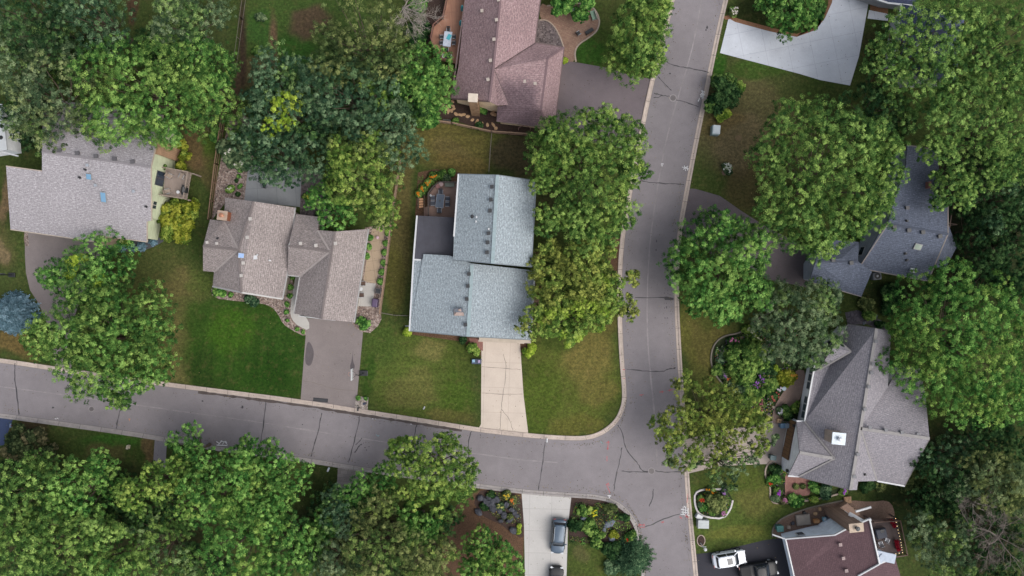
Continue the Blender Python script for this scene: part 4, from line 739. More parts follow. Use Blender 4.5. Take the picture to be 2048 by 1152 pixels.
c = chimney(h, 1677, 877, 1.6, 1.4, 6.7, -.1, planks('pale_brick', C(214, 190, 172), C(200, 176, 158), C(190, 172, 158), .3, .1, 0, 'pos', .02), flat('white_cap', C(218, 230, 240), .4), True)
GD = planks('brown_slats', C(132, 94, 62), C(146, 106, 72), C(84, 58, 40), 1.0, .42, 0, 'pos')
h.on_wall(1577, 892, 1.5, 5.2, 2.1, 'garage_door', flat('garage_frame', C(104, 74, 52)), pane=flat('garage_slats', C(150, 112, 76)), bars=10, proud=.12)
for q in ((1576, 849), (1563, 940)): h.on_wall(q[0], q[1], 2.4, .35, .45, 'wall_lamp', M_DARKM, proud=.25)
h.on_wall(1618, 755, 1.8, 3.2, 1.5, 'window', M_WHITE, pane=flat('blue_glass', C(96, 112, 122), .1), bars=3); h.on_wall(1610, 815, 1.8, 3.0, 1.5, 'window', M_WHITE, pane=flat('blue_glass', C(96, 112, 122), .1), bars=3)
h.auto_windows(M_WHITE, M_GLASS)
# ---- house 7: maroon roof bottom right
SH7 = shingle('shingle_maroon', C(88, 66, 70), C(104, 80, 84), C(66, 50, 55), .6, .3, .5, .12); W7 = siding('pale_blue_siding', C(228, 238, 250, .85))
h = House('maroon_house', 'house with dark maroon roof and pale blue-white siding in the bottom right corner', (1660, 1120))
h.roof([((1571, 1078, 3.0), (1669, 1070, 5.2), (1698, 1055, 5.8), (1739, 1038, 6.6), (1759, 1128, 6.7), (1716, 1152, 5.8), (1740, 1280, 5.8), (1612, 1280, 3.0), (1588, 1152, 3.0)), ], SH7, .25, W7, .5)
h.roof([((1716, 1152, 5.0), (1757, 1128, 5.0), (1790, 1115, 5.0), (1840, 1280, 5.0), (1740, 1280, 5.0)), ], SH7, .2, W7, .2, name='lower_roof')
h.trim([((1571, 1078, 3.1), (1588, 1152, 3.1)), ((1571, 1078, 3.1), (1669, 1070, 5.3)), ((1669, 1070, 5.3), (1698, 1055, 5.9)), ((1698, 1055, 5.9), (1739, 1038, 6.7)), ((1739, 1038, 6.7), (1759, 1128, 6.8)), ((1716, 1152, 5.9), (1759, 1128, 6.8)), ((1790, 1115, 5.1), (1757, 1128, 5.1)), ((1545, 1069, 2.6), (1571, 1078, 3.1))], M_WHITE, .16, .25, 'fascia')
mb = MB(); bpts = [P(1571, 1078, 5.4), P(1669, 1070, 5.4), P(1698, 1055, 5.7)]
wp = [XY(1558, 1066, 0), XY(1672, 1040, 0), XY(1700, 1052, 0)]
h.segs.append((P(1640, 1062, 3.0), P(1580, 1070, 3.0), 4.2))
chimney(h, 1712, 1055, 1.7, 1.0, 6.9, .1, planks('brown_brick', C(172, 140, 120), C(152, 122, 104), C(126, 104, 90), .4, .14, .2), flat('tan_stone_cap', C(200, 178, 156)), True, fluemat=M_DARKM)
h.vents([(1679, 1088), (1685, 1115), (1691, 1140)], flat('mauve_vent', C(164, 142, 140)), .42)
mb = MB(); c = P(1600, 1068, 2.2); mb.box((c.x, c.y, 2.2), (1.0, .12, 1.0), .12); o = mb.build('window', M_WHITE, h.t); mb = MB(); mb.box((c.x + .01, c.y + .08, 2.2), (.8, .04, .8), .12); mb.build('pane', M_GLASS, o)
mb = MB(); mb.beam(P(1711, 1023, 2.2), P(1742, 1014, 2.2), .25, .2); mb.beam(P(1698, 1027, 4.4), P(1728, 1044, 5.0), .5, .15); mb.beam(P(1728, 1044, 5.2), P(1742, 1038, 5.6), .35, .15); mb.build('pergola_beam', M_WHITE, h.t)
deck(h, [(1741, 1040), (1793, 1037), (1807, 1105), (1760, 1112)], 1.4, planks('dark_deck', C(96, 78, 74), C(106, 88, 84), C(70, 58, 56), 4, .15, 1.3), [(1741, 1040), (1793, 1037), (1807, 1105), (1760, 1112)], flat('deck_rail_brown', C(104, 74, 60)))
mb = MB(); mb.beam(P(1745, 1108, 5.2), P(1790, 1118, 5.2), 1.2, .2); mb.beam(P(1757, 1122, 5.3), P(1768, 1112, 5.3), .8, .2); mb.build('porch_parapet', flat('pale_parapet', C(196, 208, 224)), h.t)
# ---- house 8, 9, 10: partly seen
SH8 = shingle('shingle_dark_blue', C(62, 70, 96), C(78, 86, 112), C(50, 56, 78), .85, .32, .8, .1)
h = House('dark_blue_roof_house', 'dark blue-roofed house glimpsed through tree crowns in the top right corner', (1850, 60))
h.roof([((1722, -12, 2.5), (1776, 6, 2.5), (1830, 12, 2.5), (1850, -80, 5.0), (1735, -95, 5.0)), ], SH8, wall=siding('white_siding2', C(200, 202, 206)))
h.roof([((1797, 60, 3.4), (1787, 140, 3.4), (1850, 155, 6.0), (1868, 20, 6.0), (1803, 8, 3.4)), ((1868, 20, 6.0), (1850, 155, 6.0), (1910, 165, 3.6), (1930, 30, 3.6))], SH8, wall=siding('white_siding2', C(200, 202, 206)))
h.trim([((1722, -12, 2.6), (1776, 6, 2.6)), ((1803, 8, 3.4), (1787, 140, 3.4)), ((1776, 6, 2.6), (1830, 12, 2.6))], M_WHITE, .22, .2); h.vents([(1835, 92)], M_METAL, .5); h.auto_windows(M_WHITE, M_GLASS)
h = House('white_shed_house', 'white-roofed building cut off by the left edge beside dark trees', (-20, 250), 'building')
h.roof([((-60, 200, 3.0), (4, 208, 3.0), (14, 300, 3.0), (-56, 310, 3.0))], flat('white_metal_roof', C(206, 210, 212), .5, 0, .05), wall=W6, inset=.2)
h.trim([((0, 303, 2.6), (36, 312, 2.6))], M_WHITE, .2, .12); h.pipes([(3, 252), (2, 275)], M_DARKM, .16, .3)
# side-yard flat parts hidden under trees get plain slabs only where visible
# ------------------------------------------------------------------ fences
M_WOOD = flat('fence_wood', C(132, 104, 84), .85, 0, .2, 4); M_WOODP = flat('fence_wood_pale', C(158, 130, 108), .85, 0, .2, 4)
def fence(name, pts, hgt, mat, label, board=True, post=2.4, wire=False):
    q = [P(*p) for p in pts]; t = thing(name, q[0], label, 'fence')
    for a, b in zip(q[:-1], q[1:]):
        L = (b - a).length; n = max(1, round(L / post))
        mb = MB()
        if board:
            for z in (.18, hgt * .55, hgt - .06): mb.beam(a + Vector((0, 0, z)), b + Vector((0, 0, z)), .05, .14)
            mb.beam(a + Vector((0, 0, hgt)), b + Vector((0, 0, hgt)), .14, .04)
        else:
            for z in (.1, hgt): mb.beam(a + Vector((0, 0, z)), b + Vector((0, 0, z)), .045, .045)
            if wire:
                m_ = int(L / .5)
                for k in range(m_): c = a.lerp(b, k / m_); mb.beam(c + Vector((0, 0, .1)), c + (b - a) / m_ + Vector((0, 0, hgt)), .01, .01)
        mb.build('rail', mat, t)
        for k in range(n + 1):
            c = a.lerp(b, k / n); mb = MB(); pw = .11 if board else .06; mb.box((c.x, c.y, hgt / 2 + .03), (pw, pw, hgt + .06)); mb.build('post', mat, t)
fence('wood_fence', [(452, 228), (437, 330), (424, 440)], 1.3, M_WOOD, 'brown wooden rail fence along the left side of the long rock bed')
fence('wire_fence', [(497, -40), (486, 40), (475, 120), (470, 150)], 1.2, flat('grey_post', C(120, 112, 100)), 'thin wire fence beside the brown path in the top left yard', False)
fence('wood_fence', [(820, 238), (905, 249), (984, 266), (1083, 273)], 1.2, M_WOODP, 'brown wooden fence between the mulch bed with stepping stones and the back lawn')
fence('wire_fence', [(984, 266), (981, 300), (978, 346)], 1.2, flat('grey_post', C(120, 112, 100)), 'thin fence splitting the dry back lawn from the shaded grass by the blue roof', False, wire=True)
fence('wood_fence', [(803, 318), (784, 450), (775, 530), (762, 627)], 1.3, M_WOODP, 'wooden rail fence between the paver walk and the narrow side lawn')
fence('wire_fence', [(762, 625), (790, 630), (817, 631)], 1.2, flat('grey_post', C(120, 112, 100)), 'short dark wire fence between the two middle houses', False, wire=True)
fence('chain_fence', [(1088, 535), (1082, 590)], 1.2, flat('grey_post', C(120, 112, 100)), 'short side fence beside the blue-roofed house under the olive tree', False, wire=True)
# ------------------------------------------------------------------ foliage
def fib(n, rg, zmin=-.25):
    k = np.arange(n) + .5; z = 1 - (1 - zmin) * k / n; ph = k * 2.399963 + rg.rand() * 6.28; r = np.sqrt(np.maximum(0, 1 - z * z))
    d = np.stack([r * np.cos(ph), r * np.sin(ph), z], 1) + rg.normal(0, .16, (n, 3)); return d / np.linalg.norm(d, axis=1, keepdims=True)
def leaf_object(name, parent, Pn, Nn, size, colr, rg, aspect=.6, off=None):
    """diamond leaf faces at points Pn facing Nn"""
    n = len(Pn); t = rg.normal(0, 1, (n, 3)); t -= (t * Nn).sum(1, keepdims=True) * Nn; t /= np.linalg.norm(t, axis=1, keepdims=True) + 1e-9
    b = np.cross(Nn, t); s = size[:, None]
    V = np.stack([Pn - t * s * .5, Pn + b * s * .5 * aspect - t * s * .05, Pn + t * s * .5, Pn - b * s * .5 * aspect - t * s * .05], 1).reshape(-1, 3)
    base = np.array(wloc(parent)) if parent is not None else off; V = V - base
    me = bpy.data.meshes.new(name); me.vertices.add(4 * n); me.vertices.foreach_set('co', V.ravel().astype(np.float32))
    me.loops.add(4 * n); me.loops.foreach_set('vertex_index', np.arange(4 * n, dtype=np.int32)); me.polygons.add(n); me.polygons.foreach_set('loop_start', np.arange(0, 4 * n, 4, dtype=np.int32))
    me.update(calc_edges=True)
    a = me.color_attributes.new('leaf_color', 'BYTE_COLOR', 'POINT'); cc = np.repeat(np.concatenate([np.clip(colr, 0, 1), np.ones((n, 1))], 1), 4, axis=0)
    a.data.foreach_set('color', cc.ravel().astype(np.float32)); me.materials.append(M_LEAF)
    o = bpy.data.objects.new(name, me); COL.objects.link(o)
    if parent is not None: o.parent = parent
    else: o.location = off
    return o
STY = {  # lobe size factor, clumps per m2 of lobe, clump radius, leaves per clump, leaf size, vertical squash, spread
 'maple': dict(lobe=.31, nl=17, cr=.37, dens=.85, nleaf=40, leaf=.175, squash=.85, flat=.42),
 'oak':   dict(lobe=.28, nl=17, cr=.40, dens=.8, nleaf=40, leaf=.175, squash=.8, flat=.42),
 'fine':  dict(lobe=.36, nl=13, cr=.33, dens=1.05, nleaf=34, leaf=.155, squash=.8, flat=.6),
 'airy':  dict(lobe=.27, nl=15, cr=.36, dens=.8, nleaf=26, leaf=.18, squash=.55, flat=.6),
 'shrub': dict(lobe=.45, nl=7, cr=.30, dens=4.0, nleaf=30, leaf=.19, squash=.8, flat=.5),
 'small': dict(lobe=.6, nl=3, cr=.16, dens=12, nleaf=22, leaf=.13, squash=.9, flat=.5)}
PAL = {  # dark, mid, light (observed colours)
 'green':  [(34, 58, 28), (78, 106, 50), (142, 164, 84)], 'bright': [(32, 64, 30), (74, 114, 52), (138, 172, 88)],
 'yellow': [(44, 66, 30), (90, 116, 50), (156, 170, 84)], 'olive': [(44, 54, 32), (84, 94, 54), (138, 142, 86)],
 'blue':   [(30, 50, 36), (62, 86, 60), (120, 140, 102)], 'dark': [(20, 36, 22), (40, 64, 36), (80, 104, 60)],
 'grey':   [(40, 56, 38), (76, 94, 64), (130, 142, 102)], 'gold': [(60, 68, 22), (100, 108, 34), (156, 154, 62)],
 'spruce': [(54, 74, 80), (98, 122, 132), (156, 176, 186)], 'lemon': [(86, 108, 36), (126, 146, 48), (172, 184, 76)],
 'cotton': [(38, 62, 34), (86, 116, 58), (152, 176, 94)],
 'autumn': [(52, 62, 30), (104, 112, 52), (158, 160, 80)], 'rust': [(40, 44, 30), (76, 74, 50), (122, 112, 82)]}
LK = 1.0
def palette(p): return np.array([[lin(v) for v in c] for c in PAL[p]]) * LK * np.array([[.98], [.95], [.9]]) * np.array([[.94, 1.0, 1.04]])
TREES = [0]
def tree(name, label, blobs, hgt, style='maple', pal='green', pal2=None, mix2=.0, group=None, cat='tree', trunk=True, lean=(0, 0), squash=None, nl=None, sd=None, cover=1.0, flowers=None):
    """blobs: [(px, py, radius_px)...] crown outline pieces as the photo shows them; hgt: metres to the crown top"""
    TREES[0] += 1; seed = sd if sd is not None else TREES[0] * 37 + 5; rg = np.random.RandomState(seed); st = STY[style]; hgt *= .86 if hgt > 5 else 1; zc = hgt * .68
    B = []
    for bl in blobs:
        x, y, r = bl[:3]; c = P(x, y, zc); B.append((c, r * S * (H - zc) / H * (1.13 if r > 25 else 1.05)))
    wsum = sum(r * r for _, r in B); bx = sum(c.x * r * r for c, r in B) / wsum; by = sum(c.y * r * r for c, r in B) / wsum
    base = Vector((bx + lean[0], by + lean[1], 0)); t = thing(name, base, label, cat, group)
    lobes = []; low = set()
    for c, Rr in B:
        n = nl or st['nl']; n = max(3, int(n * (1 if len(B) == 1 else .7))) if Rr > 1.2 else 3
        sq = squash or st['squash']; vz = min(Rr * sq, hgt * .42)
        for i in range(n):
            fr = math.sqrt((i + .5) / n) ; an = i * 2.399963 + rg.rand() * .9 + seed; lr = Rr * st['lobe'] * rg.uniform(.78, 1.2) * (1 if n > 3 else 1.2)
            rr = fr * (Rr - lr * .8) * rg.uniform(.9, 1.12)
            z = zc - vz * .25 + vz * 1.05 * math.sqrt(max(0, 1 - (fr * .93) ** 2)) - lr * .55 + rg.uniform(-.26, .2) * vz
            lobes.append((c.x + rr * math.cos(an), c.y + rr * math.sin(an), max(z, lr * .6), lr))
        for i in range(int(n * .75)):    # lower tier that closes the gaps
            an = rg.rand() * 6.28; rr = math.sqrt(rg.rand()) * Rr * .84; lr = Rr * st['lobe'] * rg.uniform(.8, 1.1)
            low.add(len(lobes)); lobes.append((c.x + rr * math.cos(an), c.y + rr * math.sin(an), max(zc - vz * .45, lr * .5), lr))
    L = np.array(lobes); pts = []; nrm = []; szs = []; cols = []
    p1 = palette(pal); p2 = palette(pal2 or pal) * .6 + p1 * .4
    big = B[0][1] > 2.0; waves = [(rg.normal(0, 1, 3) * (2.3 if q_ < 4 else 4.2) / 1.7, rg.rand() * 6.28) for q_ in range(7)]
    for li, (lx, ly, lz, lr) in enumerate(lobes):
        cr = st['cr'] * min(1, .55 + lr * .25); nc = max(5, int(st['dens'] * cover * 4 * lr * lr * 1.35 / (cr * cr * 3.0) * .9)); nc = min(nc, 420)
        d = fib(nc, rg, -.35); cc = np.array([lx, ly, lz]) + d * (lr * rg.uniform(.55, 1.12, (nc, 1))) * np.array([1, 1, .8])
        keep = np.ones(nc, bool)
        for lj, (ox, oy, oz, orr) in enumerate(lobes):
            if lj != li: keep &= (((cc - np.array([ox, oy, oz])) ** 2).sum(1) > (orr * .62) ** 2)
        fld = sum(np.sin(cc @ kv + ph) for kv, ph in waves) / len(waves) ** .5
        if big: keep &= (fld > -.95) | (li in low)
        cc = cc[keep]; d = d[keep]; fld = fld[keep]; nc = len(cc)
        if nc == 0: continue
        use2 = rg.rand() < mix2; pp = p2 if use2 else p1; lt = rg.uniform(-.12, .12)
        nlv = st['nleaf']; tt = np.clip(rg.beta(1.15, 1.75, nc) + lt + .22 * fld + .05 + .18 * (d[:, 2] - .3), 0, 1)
        q = rg.normal(0, 1, (nc, nlv, 3)); q /= np.linalg.norm(q, axis=2, keepdims=True); rad = rg.rand(nc, nlv, 1) ** .45
        q[..., 2] = np.abs(q[..., 2]) * .9 - .25
        pos = cc[:, None] + q * rad * cr * rg.uniform(.7, 1.25, (nc, 1, 1)) * np.array([1, 1, .75])
        nn = q * .8 + d[:, None] * .4 + np.array([0, 0, st['flat']]) + rg.normal(0, .38, (nc, nlv, 3)); nn /= np.linalg.norm(nn, axis=2, keepdims=True)
        tl = np.clip(tt[:, None] + rg.normal(0, .13, (nc, nlv)) , 0, 1)[..., None]
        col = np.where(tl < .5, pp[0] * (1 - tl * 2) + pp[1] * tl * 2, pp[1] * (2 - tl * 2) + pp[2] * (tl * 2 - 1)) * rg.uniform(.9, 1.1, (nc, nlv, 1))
        pts.append(pos.reshape(-1, 3)); nrm.append(nn.reshape(-1, 3)); cols.append(col.reshape(-1, 3)); szs.append(st['leaf'] * rg.uniform(.65, 1.3, nc * nlv))
    Pn = np.concatenate(pts); Pn[:, 2] = np.maximum(Pn[:, 2], .05)
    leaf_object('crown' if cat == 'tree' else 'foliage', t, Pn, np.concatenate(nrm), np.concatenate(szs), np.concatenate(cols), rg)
    mb = MB(); tr = max(.05, hgt * .022); fork = Vector((base.x, base.y, zc * .45))
    if trunk:
        mb.tube([base, base.lerp(fork, .5) + Vector((.1, .05, 0)), fork, Vector((bx, by, zc))], [tr * 1.5, tr, tr * .85, tr * .3], 8)
        for (lx, ly, lz, lr) in lobes[:26]:
            e = Vector((lx, ly, lz)); m_ = fork.lerp(e, .5) + Vector((0, 0, -.08 * (e - fork).length)); mb.tube([fork, m_, e], [tr * .5, tr * .28, tr * .08], 5, cap=False)
        mb.build('trunk', M_BARK, t, weld=False)
    else:
        for (lx, ly, lz, lr) in lobes[:6]: mb.tube([base, Vector((lx, ly, lz))], [.04, .015], 5, cap=False)
        mb.build('stem', M_BARK, t, weld=False)
    if flowers:
        fc, fn, fs = flowers; top = Pn[rg.choice(len(Pn), fn * 7)]
        anchor = Pn[np.argsort(-Pn[:, 2] + rg.rand(len(Pn)) * .8)[:max(fn * 8, 20)]]; anchor = anchor[rg.choice(len(anchor), fn)]
        fs *= .72; pos = (anchor[:, None] + rg.normal(0, fs * .35, (fn, 7, 3)) + np.array([0, 0, .08])).reshape(-1, 3); nn = rg.normal(0, .4, pos.shape) + np.array([0, 0, 1]); nn /= np.linalg.norm(nn, axis=1, keepdims=True)
        fcol = np.array([lin(v) for v in fc]) * .6; leaf_object('blossoms', t, pos, nn, np.full(len(pos), fs), np.tile(fcol, (len(pos), 1)) * rg.uniform(.8, 1.15, (len(pos), 1)), rg, .9)
    return t
def bare(name, label, px, py, rpx, hgt, seed, mat, n=9, lean=None, cat='tree', group=None, thick=.09, depth=3, zc=.5):
    rg = random.Random(seed); c = P(px, py, hgt * zc); base = Vector((c.x, c.y, 0)); t = thing(name, base, label, cat, group); mb = MB(); RR = rpx * S
    def grow(p, d, L, r, k):
        pts = [p]; q = p; dd = d
        for i in range(3):
            dd = (dd + Vector((rg.gauss(0, .16), rg.gauss(0, .16), rg.gauss(0, .08)))).normalized(); q = q + dd * L / 3; pts.append(q)
        mb.tube(pts, [r, r * .8, r * .6, r * .4], 5, cap=False)
        if k > 0:
            for j in range(5):
                s_ = rg.uniform(.25, 1.0); i0 = min(2, int(s_ * 3)); b = pts[i0].lerp(pts[i0 + 1], s_ * 3 - i0)
                nd = (dd + Vector((rg.gauss(0, .62), rg.gauss(0, .62), rg.gauss(.1, .35)))).normalized(); grow(b, nd, L * rg.uniform(.4, .62), r * .5, k - 1)
    top = Vector((c.x, c.y, hgt * .45)); mb.tube([base, top], [thick * 1.8, thick * 1.3], 8, cap=False)
    for i in range(n):
        a = i / n * 6.28 + rg.uniform(-.3, .3) if lean is None else lean[0] + rg.uniform(-1, 1) * lean[1]
        d = Vector((math.cos(a), math.sin(a), rg.uniform(.25, .7))).normalized(); grow(top - Vector((0, 0, rg.uniform(0, hgt * .15))), d, RR * rg.uniform(.45, .85), thick * rg.uniform(.5, 1), depth)
    mb.build('branches', mat, t, weld=False); return t
def spruce(name, label, px, py, rpx, hgt, pal, seed=1, cat='tree', group=None, tiers=None):
    rg = np.random.RandomState(seed); c = P(px, py, hgt * .35); base = Vector((c.x, c.y, 0)); t = thing(name, base, label, cat, group); RR = rpx * S
    pts = []; nr = []; sz = []; co = []; pp = palette(pal); T = tiers or 9
    for k in range(T):
        f = k / T; z = hgt * (.08 + .88 * f); rr = RR * (1 - f) ** .8; n = max(4, int(2 * math.pi * rr / .42))
        for j in range(n):
            a = (j + rg.rand() * .6) / n * 6.283; ln = rr * rg.uniform(.8, 1.06); m_ = int(ln * 34) + 10; s_ = rg.rand(m_) ** .7
            x = c.x + np.cos(a) * ln * s_ + rg.normal(0, .09 + .05 * ln * .3, m_); y = c.y + np.sin(a) * ln * s_ + rg.normal(0, .09, m_); zz = z + .25 * ln * (.4 - s_) + rg.normal(0, .07, m_)
            tl = np.clip(.15 + .5 * rg.rand() + rg.normal(0, .15, m_), 0, 1)[:, None]; pts.append(np.stack([x, y, np.maximum(zz, .05)], 1)); nn = np.stack([np.full(m_, math.cos(a) * .4), np.full(m_, math.sin(a) * .4), np.ones(m_)], 1) + rg.normal(0, .35, (m_, 3)); nr.append(nn / np.linalg.norm(nn, axis=1, keepdims=True))
            co.append(np.where(tl < .5, pp[0] * (1 - 2 * tl) + pp[1] * 2 * tl, pp[1] * (2 - 2 * tl) + pp[2] * (2 * tl - 1))); sz.append(rg.uniform(.13, .26, m_))
    leaf_object('crown' if cat == 'tree' else 'foliage', t, np.concatenate(pts), np.concatenate(nr), np.concatenate(sz), np.concatenate(co), rg, .5)
    mb = MB(); mb.tube([base, base + Vector((0, 0, hgt * .93))], [.12 * hgt / 6 + .03, .02], 8); mb.build('trunk' if cat == 'tree' else 'stem', M_BARK, t); return t
# --- top left
g1 = 'trees of the wooded top left corner'
tree('oak_tree', 'dark blue-green oak filling the very corner at the top left', [(60, 30, 85)], 15, 'oak', 'dark', 'blue', .5, g1)
tree('oak_tree', 'dark blue-green oak with lighter tufts at the top edge, just left of the brown clearing', [(190, 35, 72)], 14, 'oak', 'blue', 'dark', .4, g1)
tree('broadleaf_tree', 'mid-green tree on the left edge under the dark corner oaks', [(40, 110, 75), (100, 90, 50)], 13, 'oak', 'grey', 'green', .4, g1)
tree('broadleaf_tree', 'grey-olive tree between the left edge and the big green maple', [(95, 175, 90), (70, 240, 60)], 14, 'oak', 'grey', 'olive', .5, g1)
tree('broadleaf_tree', 'small dull-green tree hanging over the white shed at the left edge', [(100, 245, 60), (60, 180, 45)], 10, 'oak', 'grey', 'yellow', .3, g1)
tree('maple_tree', 'largest bright green maple overhanging the taupe-grey roof at the upper left', [(270, 180, 118), (370, 160, 95), (330, 245, 60), (240, 240, 50)], 14, 'fine', 'green', 'bright', .4, g1, nl=16)
tree('broadleaf_tree', 'grey-green tree at the top edge between the brown clearing and the wire fence', [(380, 30, 78), (350, 70, 50)], 12, 'fine', 'grey', 'green', .5, g1)
tree('broadleaf_tree', 'deep green tree between the biggest maple and the brown path', [(420, 205, 62), (435, 130, 40)], 10, 'fine', 'green', 'dark', .4, g1)
bare('bare_shrub', 'leafless brown shrub beside the deep green tree near the tan chimney', 415, 240, 42, 2.6, 3, flat('twig_brown', C(112, 92, 78)), 9, cat='shrub', thick=.035)
# --- top centre grove
g2 = 'trees of the grove between the taupe and red-brown houses'
tree('elm_tree', 'tall dull-olive elm at the top edge left of the bare tree', [(720, 60, 95), (760, 110, 70), (670, 110, 55)], 16, 'oak', 'olive', 'dark', .35, g2)
tree('oak_tree', 'dark blue-green oak just below the olive elm, in the middle of the grove', [(700, 190, 72), (640, 180, 50), (760, 200, 52)], 15, 'oak', 'blue', 'dark', .4, g2)
tree('oak_tree', 'blue-green oak at the left side of the grove above the yellow crown', [(560, 130, 52), (540, 175, 48), (600, 150, 40)], 12, 'oak', 'blue', 'green', .25, g2)
tree('oak_tree', 'blue-green oak around the yellow crown on the left of the grove', [(540, 250, 58), (610, 230, 62), (520, 205, 36)], 12, 'oak', 'blue', 'green', .2, g2)
tree('oak_tree', 'dark oak drooping over the grey concrete patio', [(550, 318, 56), (610, 310, 60), (500, 290, 36), (560, 345, 32)], 11, 'oak', 'blue', 'dark', .3, g2)
tree('oak_tree', 'oak with pale tufts at the right side of the grove by the back lawn', [(770, 250, 58), (800, 290, 46), (710, 255, 46)], 13, 'oak', 'blue', 'grey', .4, g2)
tree('young_tree', 'yellow-leaved young tree glowing among the blue-green oaks', [(577, 200, 25), (584, 228, 25), (570, 240, 22), (542, 252, 22), (592, 205, 20), (560, 215, 20)], 15, 'oak', 'lemon', None, 0, None, nl=7)
tree('young_tree', 'light green young tree with yellow tips in the centre of the grove', [(735, 178, 24), (765, 205, 22)], 15.5, 'oak', 'yellow', 'green', .5, None, nl=6)
tree('broadleaf_tree', 'smooth mid-green tree beside the orange-brown deck', [(850, 130, 52), (865, 170, 42), (825, 175, 40)], 10, 'fine', 'bright', 'green', .6, g2)
tree('shrub', 'green shrub below the tree beside the redwood steps', [(850, 215, 34)], 3, 'shrub', 'bright', None, 0, None, 'shrub', False)
tree('maple_tree', 'olive-yellow maple between the grove and the narrow side lawn', [(730, 345, 74), (765, 390, 48), (700, 320, 46), (740, 300, 44), (770, 430, 30), (700, 380, 36), (690, 300, 34)], 13, 'maple', 'yellow', 'olive', .35, g2)
tree('maple_tree', 'small bright green maple leaning over the roof gap of the taupe house', [(650, 415, 36), (672, 432, 36), (640, 388, 30), (690, 410, 30)], 7.5, 'maple', 'bright', None, 0, g2, nl=9)
tree('shrub', 'white-blossomed shrub at the top of the rock bed', [(470, 300, 28), (480, 270, 22)], 2.4, 'shrub', 'grey', 'green', .3, None, 'shrub', False, flowers=((240, 236, 224), 7, .26))
tree('shrub', 'second white-flowered shrub, in the rock bed just left of the grey patio', [(472, 322, 18), (490, 330, 12)], 1.8, 'shrub', 'grey', None, 0, None, 'shrub', False, flowers=((240, 236, 224), 6, .26))
bare('dead_tree', 'bleached leafless tree at the top edge between the olive elm and the deck', 805, 14, 80, 6, 11, M_BARE, 11, (-.4, 1.7), thick=.09, depth=3)
# --- upper right
g3 = 'street trees along the right-hand side of the photo'
tree('locust_tree', 'feathery yellow-green locust at the top, left of the street and above the mauve driveway', [(1280, 60, 62), (1265, 115, 52), (1300, 20, 45), (1300, 115, 34)], 9, 'fine', 'green', 'yellow', .6, g3, nl=18, sd=77, cover=1.15)
tree('small_tree', 'bright green small tree hanging over the paver patio at the top edge', [(1158, -5, 34), (1120, 0, 24)], 5, 'shrub', 'bright', None, 0, None)
tree('weeping_tree', 'glossy deep green weeping tree over the white driveway at the top', [(1590, 5, 50), (1575, 30, 38), (1620, 28, 32), (1545, 2, 30)], 6.5, 'fine', 'bright', 'dark', .35, g3)
tree('lilac_bush', 'dark green bush near the street kerb with a lighter side', [(1448, 180, 30), (1440, 206, 24), (1462, 192, 24)], 2.6, 'shrub', 'dark', 'green', .3, None, 'shrub', False)
tree('shrub', 'small light green bush tucked against the dark bush by the kerb', [(1479, 174, 13)], 1.8, 'shrub', 'yellow', None, 0, None, 'shrub', False)
tree('shrub', 'yellow-green low bush just above the pale utility cabinet', [(1447, 228, 14)], 1.2, 'shrub', 'lemon', 'yellow', .6, None, 'shrub', False)
tree('maple_tree', 'broad green maple left of the street between the mauve driveway and the olive tree', [(1170, 320, 100), (1200, 400, 84), (1120, 300, 66), (1240, 290, 58), (1200, 250, 42), (1150, 430, 46), (1190, 465, 46), (1232, 430, 36), (1090, 350, 36), (1112, 275, 38), (1150, 280, 56), (1210, 270, 50), (1265, 340, 34), (1105, 435, 38)], 14, 'maple', 'green', 'yellow', .3, g3)
tree('maple_tree', 'huge green maple covering the left half of the slate-blue house', [(1640, 310, 112), (1700, 390, 92), (1590, 400, 80), (1620, 470, 56), (1740, 300, 66), (1580, 260, 56), (1670, 450, 56), (1760, 350, 48), (1745, 410, 38), (1545, 320, 36), (1550, 420, 40), (1640, 490, 34)], 15, 'maple', 'green', 'cotton', .5, g3)
tree('cottonwood_tree', 'yellow-green cottonwood towering over the dark blue roof in the top right', [(1830, 90, 84), (1800, 110, 50), (1880, 40, 80), (1850, 190, 66), (1780, 140, 40), (1890, 130, 60), (1760, 95, 24)], 17, 'maple', 'cotton', 'green', .4, g3, cover=.85)
tree('cottonwood_tree', 'light green cottonwood in the top right corner', [(1990, 70, 90), (2040, 150, 70), (1960, 150, 70), (1940, 100, 50)], 17, 'maple', 'cotton', 'green', .5, g3, cover=.9)
tree('cottonwood_tree', 'light green cottonwood on the right edge below the corner one', [(1960, 240, 84), (2030, 270, 66), (1900, 250, 60), (1880, 300, 36), (1990, 310, 50), (2020, 340, 40)], 16, 'maple', 'cotton', 'green', .6, g3, cover=.9)
tree('cottonwood_tree', 'branch-heavy yellow-green tree leaning over the north end of the slate-blue roof', [(1905, 365, 40), (1925, 395, 26), (1880, 400, 22), (1870, 350, 16), (1945, 370, 24)], 13, 'maple', 'cotton', 'green', .5, g3, cover=.85)
tree('maple_tree', 'dark green tree squeezed between the huge maple and the top right cottonwood', [(1740, 215, 56), (1790, 230, 44)], 11, 'maple', 'dark', 'green', .5, g3)
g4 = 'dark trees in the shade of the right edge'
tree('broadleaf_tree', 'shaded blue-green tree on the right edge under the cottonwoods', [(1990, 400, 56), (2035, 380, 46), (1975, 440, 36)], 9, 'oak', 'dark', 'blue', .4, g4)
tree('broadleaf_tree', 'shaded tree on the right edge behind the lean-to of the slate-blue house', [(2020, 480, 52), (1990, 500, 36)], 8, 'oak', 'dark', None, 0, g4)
tree('broadleaf_tree', 'dark low tree right of the lean-to above the bright green maple', [(1960, 545, 44), (2030, 550, 40)], 7, 'oak', 'dark', 'dark', 0, g4)
